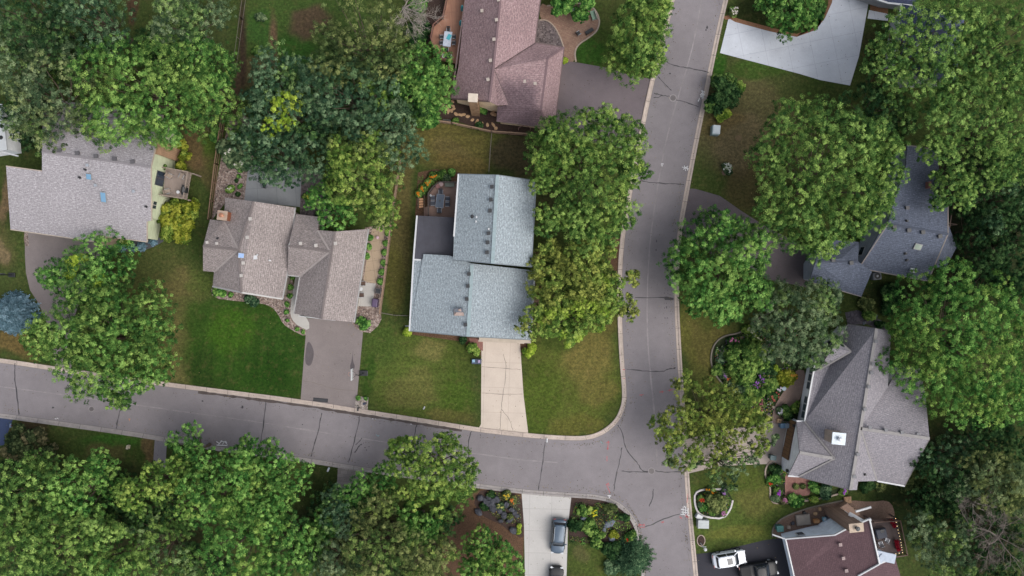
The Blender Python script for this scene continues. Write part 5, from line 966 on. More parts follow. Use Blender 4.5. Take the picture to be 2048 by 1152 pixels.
tree('broadleaf_tree', 'dark undergrowth tree at the right of the slate-blue roof peak', [(1960, 340, 40), (2040, 330, 30)], 7, 'oak', 'dark', 'dark', 0, g4)
# --- centre right
tree('maple_tree', 'round deep green maple standing alone on the right kerb of the street', [(1435, 515, 84), (1480, 560, 72), (1400, 560, 62), (1490, 500, 60), (1380, 520, 42), (1440, 610, 40), (1440, 470, 50), (1410, 600, 36)], 11, 'maple', 'bright', 'green', .45, g3, cover=1.25)
tree('linden_tree', 'soft grey-green tree beside the flower garden and the warm-grey roof', [(1610, 645, 78), (1560, 625, 52), (1620, 690, 52), (1570, 690, 44), (1640, 600, 42)], 9, 'fine', 'grey', 'green', .25, g3)
tree('maple_tree', 'large vivid green maple at the right edge over the warm-grey roof', [(1900, 640, 104), (1970, 720, 96), (1860, 720, 78), (2000, 630, 84), (1930, 790, 70), (2010, 800, 56), (1830, 650, 50)], 14, 'maple', 'bright', 'yellow', .35, g3)
tree('honeylocust_tree', 'airy olive tree on the corner lot, over the right side of the blue roof', [(1130, 560, 66), (1170, 530, 52), (1100, 530, 42), (1190, 590, 54), (1090, 610, 36), (1060, 655, 26), (1265, 555, 18), (1258, 620, 24), (1250, 590, 14), (1195, 510, 40), (1098, 500, 24)], 10, 'airy', 'autumn', 'yellow', .5, g3, cover=1.7)
tree('honeylocust_tree', 'yellow-green lower half of foliage between the blue roof and the corner lawn', [(1110, 640, 44), (1165, 635, 48), (1215, 585, 40), (1140, 665, 28), (1200, 620, 36)], 10.0, 'airy', 'yellow', 'lemon', .45, g3, cover=2.0)
tree('oak_tree', 'patchy yellow-green oak over the driveway mouth at the right kerb', [(1400, 800, 42), (1440, 790, 40), (1480, 820, 40), (1430, 850, 42), (1350, 840, 36), (1320, 850, 24), (1500, 860, 30), (1340, 880, 26), (1370, 910, 34), (1420, 900, 40), (1460, 890, 34), (1370, 770, 30), (1520, 895, 20), (1400, 850, 40), (1470, 840, 36), (1520, 850, 26), (1350, 870, 30)], 10, 'oak', 'autumn', 'yellow', .55, g3, nl=10, cover=1.1)
tree('oak_tree', 'bluish lower branches of foliage above the lawn beside the driveway mouth', [(1440, 950, 34), (1470, 925, 28), (1500, 910, 24), (1380, 920, 24), (1340, 920, 20), (1545, 880, 16), (1460, 965, 20)], 8.5, 'oak', 'grey', 'green', .4, g3, nl=8)
# --- left
tree('maple_tree', 'wide green street maple spreading over the kerb of the left-hand street', [(200, 640, 88), (270, 640, 72), (130, 660, 66), (250, 720, 76), (180, 740, 60), (290, 690, 60), (90, 680, 42), (250, 775, 40), (170, 600, 44), (300, 640, 54), (225, 785, 30), (305, 735, 40), (180, 690, 50)], 12, 'maple', 'green', 'bright', .3, g3)
tree('ash_tree', 'dark green tree with a yellow top behind the street maple', [(180, 545, 74), (120, 550, 40), (220, 540, 46)], 9, 'fine', 'bright', 'dark', .4, g3)
tree('young_tree', 'yellow leafy treetop poking out of the dark tree behind the street maple', [(150, 525, 18), (140, 545, 14), (195, 560, 14)], 10.5, 'shrub', 'lemon', 'yellow', .4, None)
spruce('blue_spruce_tree', 'silvery blue spruce on the left edge', 14, 628, 46, 6, 'spruce', 5, tiers=12)
tree('gold_shrub', 'large golden-yellow shrub under the green house deck', [(360, 432, 34), (362, 455, 28), (342, 448, 26), (380, 420, 20), (335, 420, 14)], 2.4, 'shrub', 'gold', 'yellow', .5, None, 'shrub', False)
tree('gold_shrub', 'tall narrow golden shrub above the green house deck', [(364, 290, 11), (368, 312, 11), (362, 330, 9)], 2.0, 'shrub', 'gold', 'yellow', .2, None, 'shrub', False)
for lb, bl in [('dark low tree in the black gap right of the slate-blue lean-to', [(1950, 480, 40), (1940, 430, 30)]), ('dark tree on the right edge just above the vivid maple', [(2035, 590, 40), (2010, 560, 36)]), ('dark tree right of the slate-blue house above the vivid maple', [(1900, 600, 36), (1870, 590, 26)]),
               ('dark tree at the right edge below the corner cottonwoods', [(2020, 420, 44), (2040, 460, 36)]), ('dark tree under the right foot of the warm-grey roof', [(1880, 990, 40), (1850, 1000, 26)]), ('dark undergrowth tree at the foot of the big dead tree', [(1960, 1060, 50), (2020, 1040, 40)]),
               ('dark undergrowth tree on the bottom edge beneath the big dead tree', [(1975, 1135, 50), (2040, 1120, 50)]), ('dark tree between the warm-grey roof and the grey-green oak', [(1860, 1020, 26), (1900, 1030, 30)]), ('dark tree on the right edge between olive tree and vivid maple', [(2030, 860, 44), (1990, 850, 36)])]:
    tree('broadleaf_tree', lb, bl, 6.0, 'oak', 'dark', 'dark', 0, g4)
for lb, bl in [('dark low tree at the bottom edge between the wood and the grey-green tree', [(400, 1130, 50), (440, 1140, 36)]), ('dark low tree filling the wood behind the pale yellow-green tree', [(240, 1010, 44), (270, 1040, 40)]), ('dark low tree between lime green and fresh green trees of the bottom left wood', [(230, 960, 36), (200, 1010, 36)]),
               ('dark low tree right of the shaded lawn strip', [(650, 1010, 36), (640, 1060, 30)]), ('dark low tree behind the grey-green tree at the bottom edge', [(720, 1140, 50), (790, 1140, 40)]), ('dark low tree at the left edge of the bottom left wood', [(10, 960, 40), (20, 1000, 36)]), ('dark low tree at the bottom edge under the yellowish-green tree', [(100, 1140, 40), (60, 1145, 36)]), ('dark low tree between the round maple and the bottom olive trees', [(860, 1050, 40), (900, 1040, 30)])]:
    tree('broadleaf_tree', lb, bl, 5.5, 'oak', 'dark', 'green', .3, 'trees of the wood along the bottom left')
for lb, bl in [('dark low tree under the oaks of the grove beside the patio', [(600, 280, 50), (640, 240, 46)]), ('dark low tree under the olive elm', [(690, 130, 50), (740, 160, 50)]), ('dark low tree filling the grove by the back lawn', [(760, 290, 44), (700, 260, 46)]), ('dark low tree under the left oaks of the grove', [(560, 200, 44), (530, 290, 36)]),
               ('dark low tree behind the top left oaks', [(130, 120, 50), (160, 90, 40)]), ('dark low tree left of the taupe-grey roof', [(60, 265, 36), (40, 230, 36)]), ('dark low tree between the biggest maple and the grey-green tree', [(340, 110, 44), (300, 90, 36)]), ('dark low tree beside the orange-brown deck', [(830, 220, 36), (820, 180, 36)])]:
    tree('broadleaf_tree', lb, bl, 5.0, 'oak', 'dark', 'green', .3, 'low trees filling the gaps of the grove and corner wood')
# --- bottom left wood
g5 = 'trees of the wood along the bottom left'
for lab, bl, hh, sty, pa, pb in [
    ('green tree below the reddish bush in the bottom left wood', [(60, 990, 76), (110, 960, 52)], 12, 'maple', 'green', 'cotton'),
    ('fresh green tree facing the shaded front lawn in the bottom left wood', [(165, 985, 70), (195, 940, 36)], 12, 'maple', 'bright', 'green'),
    ('tree in the very bottom left corner', [(30, 1090, 76), (20, 1040, 50)], 13, 'maple', 'green', 'cotton'),
    ('yellowish-green tree on the bottom edge a little right of the corner', [(130, 1090, 80), (190, 1060, 56)], 14, 'maple', 'green', 'cotton'),
    ('green tree at the bottom edge between the corner trees and the dark gap', [(215, 1130, 62)], 12, 'maple', 'green', 'bright'),
    ('small dark green tree beside the grey driveway mouth by the lower kerb', [(372, 885, 36), (385, 905, 30), (395, 935, 34)], 9, 'oak', 'bright', 'dark'),
    ('pale yellow-green tree right below the pale driveway mouth', [(320, 965, 46), (260, 990, 36), (345, 940, 30)], 13, 'maple', 'yellow', 'green'),
    ('lime green tree in the middle of the bottom left wood', [(440, 975, 76), (410, 1010, 50), (480, 940, 46)], 15, 'maple', 'bright', 'yellow'),
    ('vivid green tree at the right end of the wood beside the shaded lawn strip', [(545, 930, 44), (570, 960, 44), (540, 1000, 50), (500, 900, 26)], 12, 'maple', 'bright', 'green'),
    ('green tree on the bottom edge under the lime green tree', [(470, 1085, 76), (530, 1050, 50)], 14, 'maple', 'bright', 'yellow'),
    ('dull green tree on the bottom edge right of the dark gap', [(330, 1110, 66), (290, 1060, 34)], 11, 'oak', 'green', 'grey'),
    ('shaded low tree filling the gap above the dark hollow', [(300, 1030, 44), (360, 1020, 50)], 8, 'oak', 'dark', 'green'),
    ('deep green tree at the bottom edge left of the olive trees', [(600, 1080, 56), (570, 1130, 50)], 10, 'maple', 'bright', 'dark'),
    ('green tree between the wood and the grey paver drive', [(620, 1110, 40), (650, 1050, 30)], 8, 'maple', 'bright', 'green')]:
    tree('broadleaf_tree', lab, bl, hh, sty, pa, pb, .4, g5)
g6 = 'trees between the paver drive and the white driveway'
tree('maple_tree', 'round yellow-green maple overhanging the lower kerb near the middle of the photo', [(880, 930, 64), (820, 920, 46), (920, 960, 48), (860, 980, 52), (800, 900, 28), (895, 890, 26)], 12, 'maple', 'yellow', 'green', .35, g6, cover=1.1)
tree('broadleaf_tree', 'dark green tree at the mouth of the grey paver drive', [(740, 980, 38), (700, 1000, 30), (770, 960, 30)], 8, 'fine', 'bright', 'dark', .4, g6)
tree('broadleaf_tree', 'hazy blue-green tree left of the olive tree below the paver drive', [(685, 1030, 40), (670, 1000, 26)], 9, 'fine', 'blue', 'green', .4, g6)
tree('broadleaf_tree', 'olive tree between the hazy blue-green one and the round maple', [(755, 1020, 40), (730, 1040, 34), (780, 1000, 26)], 11, 'oak', 'olive', 'yellow', .4, g6)
tree('broadleaf_tree', 'bright green small tree tucked under the round maple', [(815, 1035, 28), (840, 1060, 30), (860, 1050, 24)], 9, 'maple', 'bright', None, 0, g6)
tree('broadleaf_tree', 'big olive-green tree on the bottom edge in the centre left', [(760, 1105, 66), (720, 1080, 40), (810, 1080, 40)], 14, 'oak', 'olive', 'green', .4, g6)
tree('broadleaf_tree', 'olive-green tree on the bottom edge next to the red mulch', [(850, 1120, 56), (880, 1100, 34)], 12, 'oak', 'olive', 'yellow', .4, g6)
tree('broadleaf_tree', 'grey-green tree at the bottom edge under the hazy tree', [(680, 1120, 46), (650, 1140, 40)], 11, 'oak', 'grey', 'olive', .4, g6)
tree('maple_tree', 'bright green maple rising from the red mulch beside the white driveway', [(980, 1120, 52), (960, 1090, 34), (1010, 1130, 38), (950, 1140, 40)], 9, 'maple', 'bright', 'yellow', .3, g6)
spruce('juniper_tree', 'broad blue-green juniper on the left of the street at the bottom edge', 1265, 1118, 46, 3.4, 'blue', 8, tiers=7)
tree('shrub', 'reddish-green thorny bush behind the lower kerb at the left edge', [(45, 880, 26), (75, 868, 22), (30, 905, 24), (90, 905, 20)], 3, 'shrub', 'rust', 'dark', .5, None, 'shrub', False)
# --- bottom right
tree('broadleaf_tree', 'dark blue-green tree below the warm-grey roof at the lower right', [(1890, 930, 52), (1850, 920, 36), (1920, 900, 36)], 8, 'oak', 'dark', 'blue', .4, g4)
tree('broadleaf_tree', 'shaded tree below the vivid maple at the right edge', [(1960, 880, 48), (2020, 900, 40)], 8, 'oak', 'dark', 'dark', 0, g4)
tree('broadleaf_tree', 'soft olive tree on the right edge above the dead grey tree', [(2010, 965, 56), (1965, 940, 40), (2040, 990, 40)], 12, 'fine', 'olive', 'grey', .5, g4)
tree('broadleaf_tree', 'grey-green tree above the dead grey tree', [(1935, 960, 34), (1905, 975, 26)], 8, 'fine', 'grey', 'dark', .4, g4)
tree('oak_tree', 'grey-green oak in the bottom right beside the deck with red cushions', [(1880, 1090, 54), (1850, 1060, 34), (1900, 1130, 44), (1920, 1060, 34)], 11, 'oak', 'grey', 'yellow', .3, g4)
tree('shrub', 'olive low shrub at the right foot of the warm-grey roof', [(1830, 970, 22), (1845, 950, 18)], 2, 'shrub', 'olive', 'dark', .5, None, 'shrub', False)
bare('dead_tree', 'large leafless grey tree in the bottom right corner', 2018, 1085, 100, 12, 21, speckle('grey_dead_bark', [C(92, 84, 78), C(132, 122, 114), C(156, 146, 138)], 4, .5), 7, None, thick=.12, depth=4, zc=.6)
bare('dead_tree', 'smaller leafless tree right above the big dead one', 1955, 1010, 52, 9, 25, M_BARE, 7, None, thick=.08, depth=3)
# limbs showing over the slate-blue roof
# ------------------------------------------------------------------ shrubs and flowers
def shrub(label, px, py, r, pal='green', h=None, fl=None, name='shrub', group=None, pal2=None):
    return tree(name, label, [(px, py, r)], h or max(.35, r * S * 1.1), 'small' if r < 9 else 'shrub', pal, pal2, .4 if pal2 else 0, group, 'shrub' if name == 'shrub' else 'flowers', False, flowers=fl)
shrub('round clipped green bush in the rock bed at the garage corner', 725, 646, 14, 'bright', 1.3)
shrub('lime shrub at the lower left corner of the blue roof', 815, 664, 8, 'lemon', .8)
shrub('lime shrub beside the concrete driveway under the right garage corner', 1057, 705, 11, 'lemon', .9, pal2='yellow')
shrub('smaller lime shrub just above the one right of the concrete driveway', 1064, 694, 8, 'lemon', .8)
shrub('green shrub left of the concrete driveway by the red paver step', 942, 696, 9, 'yellow', .8); shrub('small green shrub just below the one by the red paver step', 952, 704, 7, 'yellow', .6)
shrub('dark evergreen shrub under the blue roof edge left of the garage', 925, 680, 7, 'dark', .8)
shrub('flat green bush at the lower left corner of the taupe house', 437, 583, 13, 'bright', .9, pal2='green'); shrub('feathery blue-green bush below the taupe house wall', 502, 599, 14, 'blue', 1.0)
gb = 'small green shrubs in the river rock'
for i, (x, y, r) in enumerate([(482, 339, 5), (473, 361, 3), (480, 372, 4), (476, 388, 4), (477, 353, 3), (471, 403, 3)]): shrub(['small round shrub highest beside the grey patio', 'dark tuft left of the grey patio', 'round shrub midway down the grey patio edge', 'lowest round shrub beside the grey patio', 'tiny dark tuft beside the grey patio', 'tiny tuft near the copper chimney'][i], x, y, r, 'bright' if i % 2 == 0 else 'dark', group=gb)
shrub('white-flowered tuft in the rock bed near the copper chimney', 460, 378, 7, 'green', .6, ((240, 238, 220), 4, .2))
for i, (x, y) in enumerate([(740, 475), (737, 493), (734, 512), (776, 466), (772, 486), (769, 505), (767, 526), (764, 544), (760, 562)]):
    shrub(['highest', 'middle', 'lowest'][i] + ' of three small shrubs between the walk and the taupe roof' if i < 3 else ['top', 'second', 'third', 'fourth', 'fifth', 'lowest'][i - 3] + ' shrub in the row between the paver walk and the wooden fence', x, y, 5.2, 'bright', .6, group='clipped shrubs along the paver walk')
for i, (x, y, r) in enumerate([(581, 574, 5), (579, 592, 4), (574, 608, 4), (572, 624, 4), (574, 641, 3), (594, 658, 3), (606, 664, 3), (461, 590, 4), (584, 556, 3)]):
    shrub(['round shrub between the two blocks of the taupe house', 'small shrub just below the round one beside the curved walk', 'small shrub left of the curved walk middle', 'small tuft left of the curved walk end', 'tiny tuft at the lawn edge of the rock bed', 'tiny tuft near the driveway left of the curved walk', 'tiny tuft touching the asphalt driveway corner', 'small shrub between the two larger foundation bushes', 'tiny tuft at the top of the curved walk'][i], x, y, r, 'bright', group=gb)
for i, (x, y, c) in enumerate([(240, 494, 10), (263, 495, 9), (281, 493, 10), (304, 484, 8)]): spruce('dwarf_spruce', ['leftmost', 'second', 'third', 'rightmost'][i] + ' of the four dwarf blue spruces in the slate bed', x, y, c, 1.0, 'spruce', 40 + i, 'shrub', 'dwarf blue spruces below the green house', 5)
shrub('cream-flowering shrub beside the entry slab of the green house', 250, 482, 10, 'yellow', .8, ((214, 214, 160), 6, .2))
shrub('white daisy bush on its own brown mulch spot on the dry lawn', 1456, 336, 11, 'grey', .8, ((244, 246, 236), 26, .2), 'flowering_bush')
shrub('white-flowering bush at the corner of the white driveway by the street', 1468, 22, 10, 'green', .8, ((244, 236, 226), 14, .22), 'flowering_bush', pal2='rust')
for i, (x, y, r) in enumerate([(845, 378, 8), (857, 364, 9), (868, 352, 9), (838, 388, 6), (882, 350, 8)]): shrub(['orange daylilies at the bend beside the deck', 'orange daylilies next to the bend', 'orange daylilies at the top of the flower corner', 'lowest orange daylilies by the deck planter', 'green clump right of the daylilies'][i], x, y, r, 'green', .7, ((238, 150, 50), 7, .22) if i < 4 else None, 'daylilies' if i < 4 else 'shrub')
shrub('pale sage clump at the top corner of the brown deck', 892, 357, 8, 'grey', .6); shrub('green clump beside the roof corner above the deck', 903, 343, 6, 'bright', .6)
shrub('yellow-flowered bush in the rocks left of the bright green small maple', 616, 392, 9, 'yellow', .9, ((230, 230, 90), 9, .2), 'flowering_bush')
shrub('dark green hedge below the roof gap under the olive maple', 640, 430, 9, 'dark', .8)
# flower garden beside the right-hand street
M_ = [('broad', 1490, 722, 30, 'bright', None), ('pink', 1468, 683, 9, 'green', (206, 130, 170)), ('lilac', 1452, 700, 8, 'grey', (190, 150, 200)), ('white', 1442, 718, 8, 'blue', None), ('grass', 1436, 740, 9, 'bright', None), ('orange', 1458, 757, 8, 'olive', (214, 120, 80)),
      ('lavender', 1447, 750, 6, 'grey', (170, 130, 190)), ('hosta', 1498, 662, 11, 'yellow', (224, 226, 190)), ('cream', 1509, 676, 9, 'yellow', (232, 232, 200)), ('red', 1509, 693, 4, 'green', (226, 60, 110)), ('lime', 1523, 708, 8, 'lemon', None), ('fern', 1500, 700, 12, 'dark', None),
      ('purple', 1524, 757, 9, 'green', (160, 110, 190)), ('violet', 1508, 769, 8, 'green', (150, 100, 180)), ('golden', 1570, 755, 13, 'gold', None), ('goldtwo', 1584, 752, 8, 'gold', (236, 170, 80)), ('goldthree', 1552, 741, 6, 'lemon', None), ('phlox', 1540, 770, 12, 'bright', None), ('mound', 1500, 790, 14, 'bright', None),
      ('coral', 1546, 792, 9, 'green', (200, 110, 100)), ('daisy', 1558, 776, 7, 'green', (230, 220, 230)), ('rose', 1520, 812, 9, 'olive', (190, 110, 130)), ('sage', 1470, 775, 14, 'grey', None), ('low', 1470, 740, 12, 'bright', None), ('moss', 1530, 735, 12, 'green', None), ('bluebell', 1541, 718, 8, 'blue', None), ('holly', 1545, 745, 9, 'dark', None), ('ivy', 1487, 758, 13, 'bright', None), ('clover', 1520, 785, 10, 'bright', None), ('heather', 1515, 660, 8, 'dark', None)]
LB = ['broad mound of feathery green in the middle of the flower garden', 'pink flower clump at the upper left of the flower garden', 'lilac flower clump just below the pink clump at the garden edge', 'silvery blue-green plant near the left garden edging', 'bright grassy clump at the leftmost edge of the garden', 'orange flower clump at the lower left garden edging', 'lavender clump beside the orange flowers at the lower left edging', 'pale hosta in the notch at the top of the garden edging', 'cream-flowered hosta under the grey-green tree', 'single bright red flower clump in the upper garden', 'lime-leaved plant right of the red flower', 'dark fern behind the red flower in the garden', 'purple phlox in the lower middle of the garden', 'violet flower clump left of the purple phlox', 'golden leafy plant where the paver walk begins', 'orange-flecked golden plant touching the paver walk', 'small lime plant left of the golden one', 'bright green phlox clump left of the paver walk', 'green mound at the lower edge of the flower garden', 'coral flower clump at the paver walk edge', 'pale daisies beside the paver walk and white urn', 'rose-coloured flowers under the patchy oak', 'sage-coloured mound at the bottom of the garden edging', 'low bright plant at the left side of the broad mound', 'green plant right of the broad mound', 'bluish plant under the grey-green tree edge', 'dark holly plant in the right of the garden', 'ivy-green patch below the broad mound', 'clover-green patch between phlox and mound', 'dark heather at the top right of the garden']
for (nm, x, y, r, pa, fl), lb in zip(M_, LB): shrub(lb, x, y, r * 1.3, {'bright': 'green', 'green': 'dark'}.get(pa, pa), max(.45, r * S * .8), (fl, 9 if r > 6 else 4, .24) if fl else None, 'flowering_plant' if fl else 'garden_plant')
shrub('dense green bush left of the grey house wall below the paver walk', 1575, 827, 15, 'dark', 1.2, pal2='green'); shrub('yellow-green bush right of the white flowers by the grey house', 1590, 815, 11, 'yellow', 1.0)
shrub('white flower clump where the paver walk meets the concrete drive', 1561, 822, 8, 'grey', .7, ((240, 238, 244), 14, .2), 'flowering_plant')
shrub('large round olive bush in the island garden ringed by white edging', 1436, 1006, 19, 'olive', 1.5, pal2='green')
for lb, x, y, r, pa, fl in [('bright orange flowers at the top of the island garden', 1421, 984, 10, 'olive', (232, 150, 40)), ('red flowers at the left of the island garden', 1404, 998, 7, 'green', (210, 80, 60)), ('green plant at the lower left of the island garden', 1408, 1015, 9, 'bright', None), ('pink flowers on the lower right rim of the island garden', 1448, 1026, 6, 'green', (200, 140, 180)), ('lilac flowers on the upper right rim of the island garden', 1448, 985, 6, 'grey', (180, 140, 200)), ('dark plant at the bottom of the island garden', 1424, 1024, 8, 'green', None), ('pale plant at the left rim of the island garden', 1400, 1010, 6, 'grey', None),
    ('round green plant at the top of the curved bed below the drive', 1551, 940, 11, 'dark', None), ('green plant in the middle of the curved bed below the drive', 1550, 958, 12, 'bright', None), ('red-flowered plant on the edge of the curved bed', 1540, 966, 6, 'green', (210, 80, 50)), ('purple flower clump beside the red paver patio', 1556, 983, 8, 'green', (180, 90, 200)), ('pale green plant under the purple clump', 1553, 997, 8, 'grey', None), ('pink plant at the bottom bend of the bed below the patio', 1567, 1000, 8, 'rust', (190, 130, 160)),
    ('leafy green plant below the red paver patio', 1592, 1003, 15, 'bright', None), ('light green shrub right of the red paver patio', 1632, 978, 13, 'bright', None), ('blue-green shrub right of the light green one by the patio', 1650, 985, 15, 'blue', None), ('purple flowers at the lower tip of the grey roof', 1688, 984, 7, 'green', (190, 110, 220)), ('small twin plant left on the red patio', 1592, 973, 5, 'olive', None), ('small twin plant right on the red patio', 1606, 972, 5, 'olive', None), ('yellow plants strip below the shrubs by the grey roof', 1630, 999, 7, 'yellow', None), ('dark green shrub under the rightmost lower gable of the grey roof', 1735, 970, 14, 'dark', None), ('olive shrub next to the dark one under the lower gable', 1760, 972, 12, 'olive', None),
    ('green shrub below the redwood steps in the mulch bed', 893, 200, 9, 'bright', None), ('round green shrub below the tan wall in the mulch bed', 964, 219, 9, 'bright', None), ('small green plant above the wooden fence near the stepping stones', 909, 243, 6, 'green', None), ('low green plant by the fence in the middle of the mulch bed', 957, 251, 7, 'dark', None), ('small yellow plant at the garage corner beside the paver patio', 1130, 120, 5, 'lemon', None),
    ('green climbing plant at the corner of the orange-brown deck', 868, 60, 6, 'yellow', None), ('dark green bush left of the deck at the top', 835, 62, 22, 'dark', None), ('bright green bush at the top edge near the bare tree', 838, 8, 18, 'bright', None),
    ('dark shrub below the slate-blue roof', 1735, 610, 16, 'olive', None), ('leafy shrub above the slate path', 1740, 630, 14, 'green', None), ('dark shrub right of the air conditioner', 1785, 590, 22, 'dark', None), ('small pale shrub in the shade under the slate-blue house', 1775, 615, 16, 'dark', None), ('dark shrub at the right of the slate path', 1760, 650, 9, 'dark', None),
    ('sapling with pale leaves in the top yard', 521, 34, 10, 'grey', None), ('second pale sapling lower in the top yard', 514, 102, 11, 'green', None), ('bright weed clump at the yard edge right of the golden shrub', 430, 270, 12, 'bright', None)]:
    shrub(lb, x, y, r, pa, max(.45, r * S * .85), (fl, 9, .24) if fl else None, 'flowering_plant' if fl else 'shrub')
# corner beds at the bottom
CB = 1
for lb, x, y, r, pa, fl in [('green shrub at the top left of the corner bed by the white driveway', 1165, 1022, 13, 'bright', None), ('yellow-flowered shrub in the corner bed', 1187, 1025, 13, 'yellow', (224, 210, 60)), ('dark green shrub at the left of the corner bed', 1152, 1052, 17, 'green', None), ('feathery green shrub in the middle of the corner bed', 1178, 1058, 18, 'bright', None), ('leafy green shrub below the pale rock in the corner bed', 1195, 1080, 18, 'bright', None), ('dull olive shrub at the upper right of the corner bed', 1222, 1018, 13, 'olive', None), ('grassy shrub at the right rim of the corner bed', 1247, 1035, 12, 'green', None), ('golden plant near the red flower in the corner bed', 1228, 1068, 8, 'gold', None), ('red-flowered plant at the right rim of the corner bed', 1256, 1079, 6, 'green', (224, 70, 50)), ('broad green shrub above the juniper', 1225, 1100, 20, 'dark', None), ('green shrub beside the juniper near the street kerb', 1263, 1072, 13, 'bright', None), ('dark blue shrub left of the juniper at the bottom edge', 1220, 1138, 16, 'blue', None),
    ('small grey-green shrub at the top of the dark rock bed', 984, 990, 8, 'green', None), ('yellow-flecked shrub in the upper right of the dark rock bed', 1012, 990, 9, 'olive', (220, 190, 70)), ('orange-flecked shrub right of the boulders', 1024, 1000, 8, 'olive', (220, 130, 70)), ('pale shrub between the boulders', 1000, 1012, 9, 'grey', (200, 200, 120)), ('low green shrub left of the boulders', 968, 1013, 8, 'green', None), ('small lime shrub above the lime one by the driveway edge', 1039, 1052, 4.5, 'lemon', None), ('lime shrub at the edge of the white driveway', 1037, 1064, 5, 'lemon', None), ('small olive shrub in the lower boulders', 1020, 1035, 6, 'olive', None)]:
    shrub(lb, x, y, r * .9, {'bright': 'green', 'green': 'dark'}.get(pa, pa), max(.5, r * S * .85), (fl, 9, .22) if fl else None, 'flowering_plant' if fl else 'shrub')
# ------------------------------------------------------------------ rocks
M_BASALT = speckle('basalt', [C(48, 50, 58), C(76, 78, 86), C(98, 98, 106)], 2, .6, .8, .85, 1.15, .5); M_PALEROCK = speckle('pale_rock', [C(96, 104, 116), C(140, 148, 160)], 2, .6)
M_STEP = speckle('flagstone', [C(176, 140, 104), C(218, 182, 142), C(196, 160, 124)], 3, 1.5)
def rock(label, px, py, a, b, hgt, rz, mat, seed, name='boulder', cat='rock', group=None, flat_=False):
    rg = random.Random(seed); c = P(px, py); n = 9; mb = MB(); rings = []
    prof = [(1, 0), (1.0, hgt * .5), (.8, hgt * .92), (.35, hgt)] if not flat_ else [(1, 0), (1, hgt * .7), (.93, hgt)]
    ang = [(k + rg.uniform(-.25, .25)) / n * 6.283 for k in range(n)]; rr = [rg.uniform(.78, 1.12) for _ in range(n)]
    for s_, z in prof:
        ring = []
        for k in range(n):
            x, y = math.cos(ang[k]) * a * rr[k] * s_ * rg.uniform(.94, 1.06), math.sin(ang[k]) * b * rr[k] * s_ * rg.uniform(.94, 1.06)
            ring.append((c.x + x * math.cos(rz) - y * math.sin(rz), c.y + x * math.sin(rz) + y * math.cos(rz), z * rg.uniform(.9, 1.1) + (.012 if z == 0 else 0)))
        rings.append(ring)
    for r0, r1 in zip(rings[:-1], rings[1:]):
        for k in range(n): mb.face([r0[k], r0[(k + 1) % n], r1[(k + 1) % n], r1[k]])
    mb.face(rings[-1]); o = mb.build(name, mat); return tag(o, label, cat, group)
BO = [(962, 996, 9, 6), (972, 1003, 8, 10), (984, 1003, 14, 8), (987, 1015, 9, 12), (999, 1020, 7, 6), (1008, 1030, 9, 7), (957, 1023, 9, 7), (1013, 1008, 6, 7), (1023, 1018, 7, 5), (1019, 1039, 9, 5), (1030, 1026, 6, 7), (1027, 1060, 8, 9), (978, 992, 7, 6), (994, 998, 9, 6), (1034, 1030, 6, 4), (1001, 1040, 6, 4)]
BL = ['topmost left dark boulder of the rock bed', 'upright dark boulder second from the left', 'widest dark boulder near the top of the rock bed', 'tall dark boulder in the centre of the rock bed', 'small dark boulder right of the central one', 'dark boulder at the lower middle of the rock bed', 'dark boulder lying apart at the left on the red mulch', 'narrow dark boulder by the orange-flecked shrub', 'small tilted boulder right of the narrow one', 'long dark boulder at the bottom of the main pile', 'rightmost dark boulder of the main pile', 'dark boulder alone by the white driveway', 'small boulder above the upright one', 'flat boulder right above the widest one', 'smallest boulder near the white driveway', 'small low boulder below the pile']
for i, (x, y, a, b) in enumerate(BO): rock(BL[i], x, y, a * S, b * S, .45 + .02 * (i % 5), .4 * i, M_BASALT, 100 + i, group='dark boulders in the mulch bed')
for i, (x, y, a, b) in enumerate([(1168, 1037, 8, 6), (1218, 1047, 13, 8), (1224, 1075, 8, 7), (1208, 1058, 6, 4), (1238, 1088, 6, 5)]): rock(['pale blue-grey rock left in the corner bed', 'largest pale rock in the corner bed', 'pale rock below the golden plant', 'small pale rock left below the largest', 'small pale rock near the red flower'][i], x, y, a * S, b * S, .4, .5 * i, M_PALEROCK, 200 + i, group='pale rocks in the corner bed')
STP = [(879, 203), (872, 209), (886, 211), (894, 216), (903, 222), (912, 228), (921, 230), (935, 233), (945, 240), (954, 243), (964, 247), (975, 250), (987, 250), (905, 203), (906, 212), (927, 229), (907, 218), (992, 257), (897, 222)]
ORD = ['first', 'second', 'third', 'fourth', 'fifth', 'sixth', 'seventh', 'eighth', 'ninth', 'tenth', 'eleventh', 'twelfth']
STL = [o_ + ' tan stepping stone along the path, counted from the redwood steps' for o_ in ORD] + ['last tan stepping stone of the path, nearest the garage roof edge', 'square tan slab at the foot of the redwood steps', 'second tan slab below the redwood steps', 'extra tan stone beside the seventh of the path', 'third tan slab below the redwood steps', 'tan stone just past the end of the path by the fence', 'small tan stone between the slabs and the path start']
for i, (x, y) in enumerate(STP): rock(STL[i], x, y, 4.6 * S * (1 + .3 * (i % 3 == 0)), 3.0 * S, .06, .5 + .4 * i, M_STEP, 300 + i, 'stepping_stone', 'stone', 'tan stepping stones in the dark mulch', True)
for i, (x, y) in enumerate([(981, 218), (988, 222), (984, 228), (990, 230)]): rock(['top', 'right', 'left', 'lowest'][i] + ' round boulder of the small pile beside the garage wall', x, y, .3, .25, .3, i, STONE, 340 + i, group='boulders by the red-brown garage')
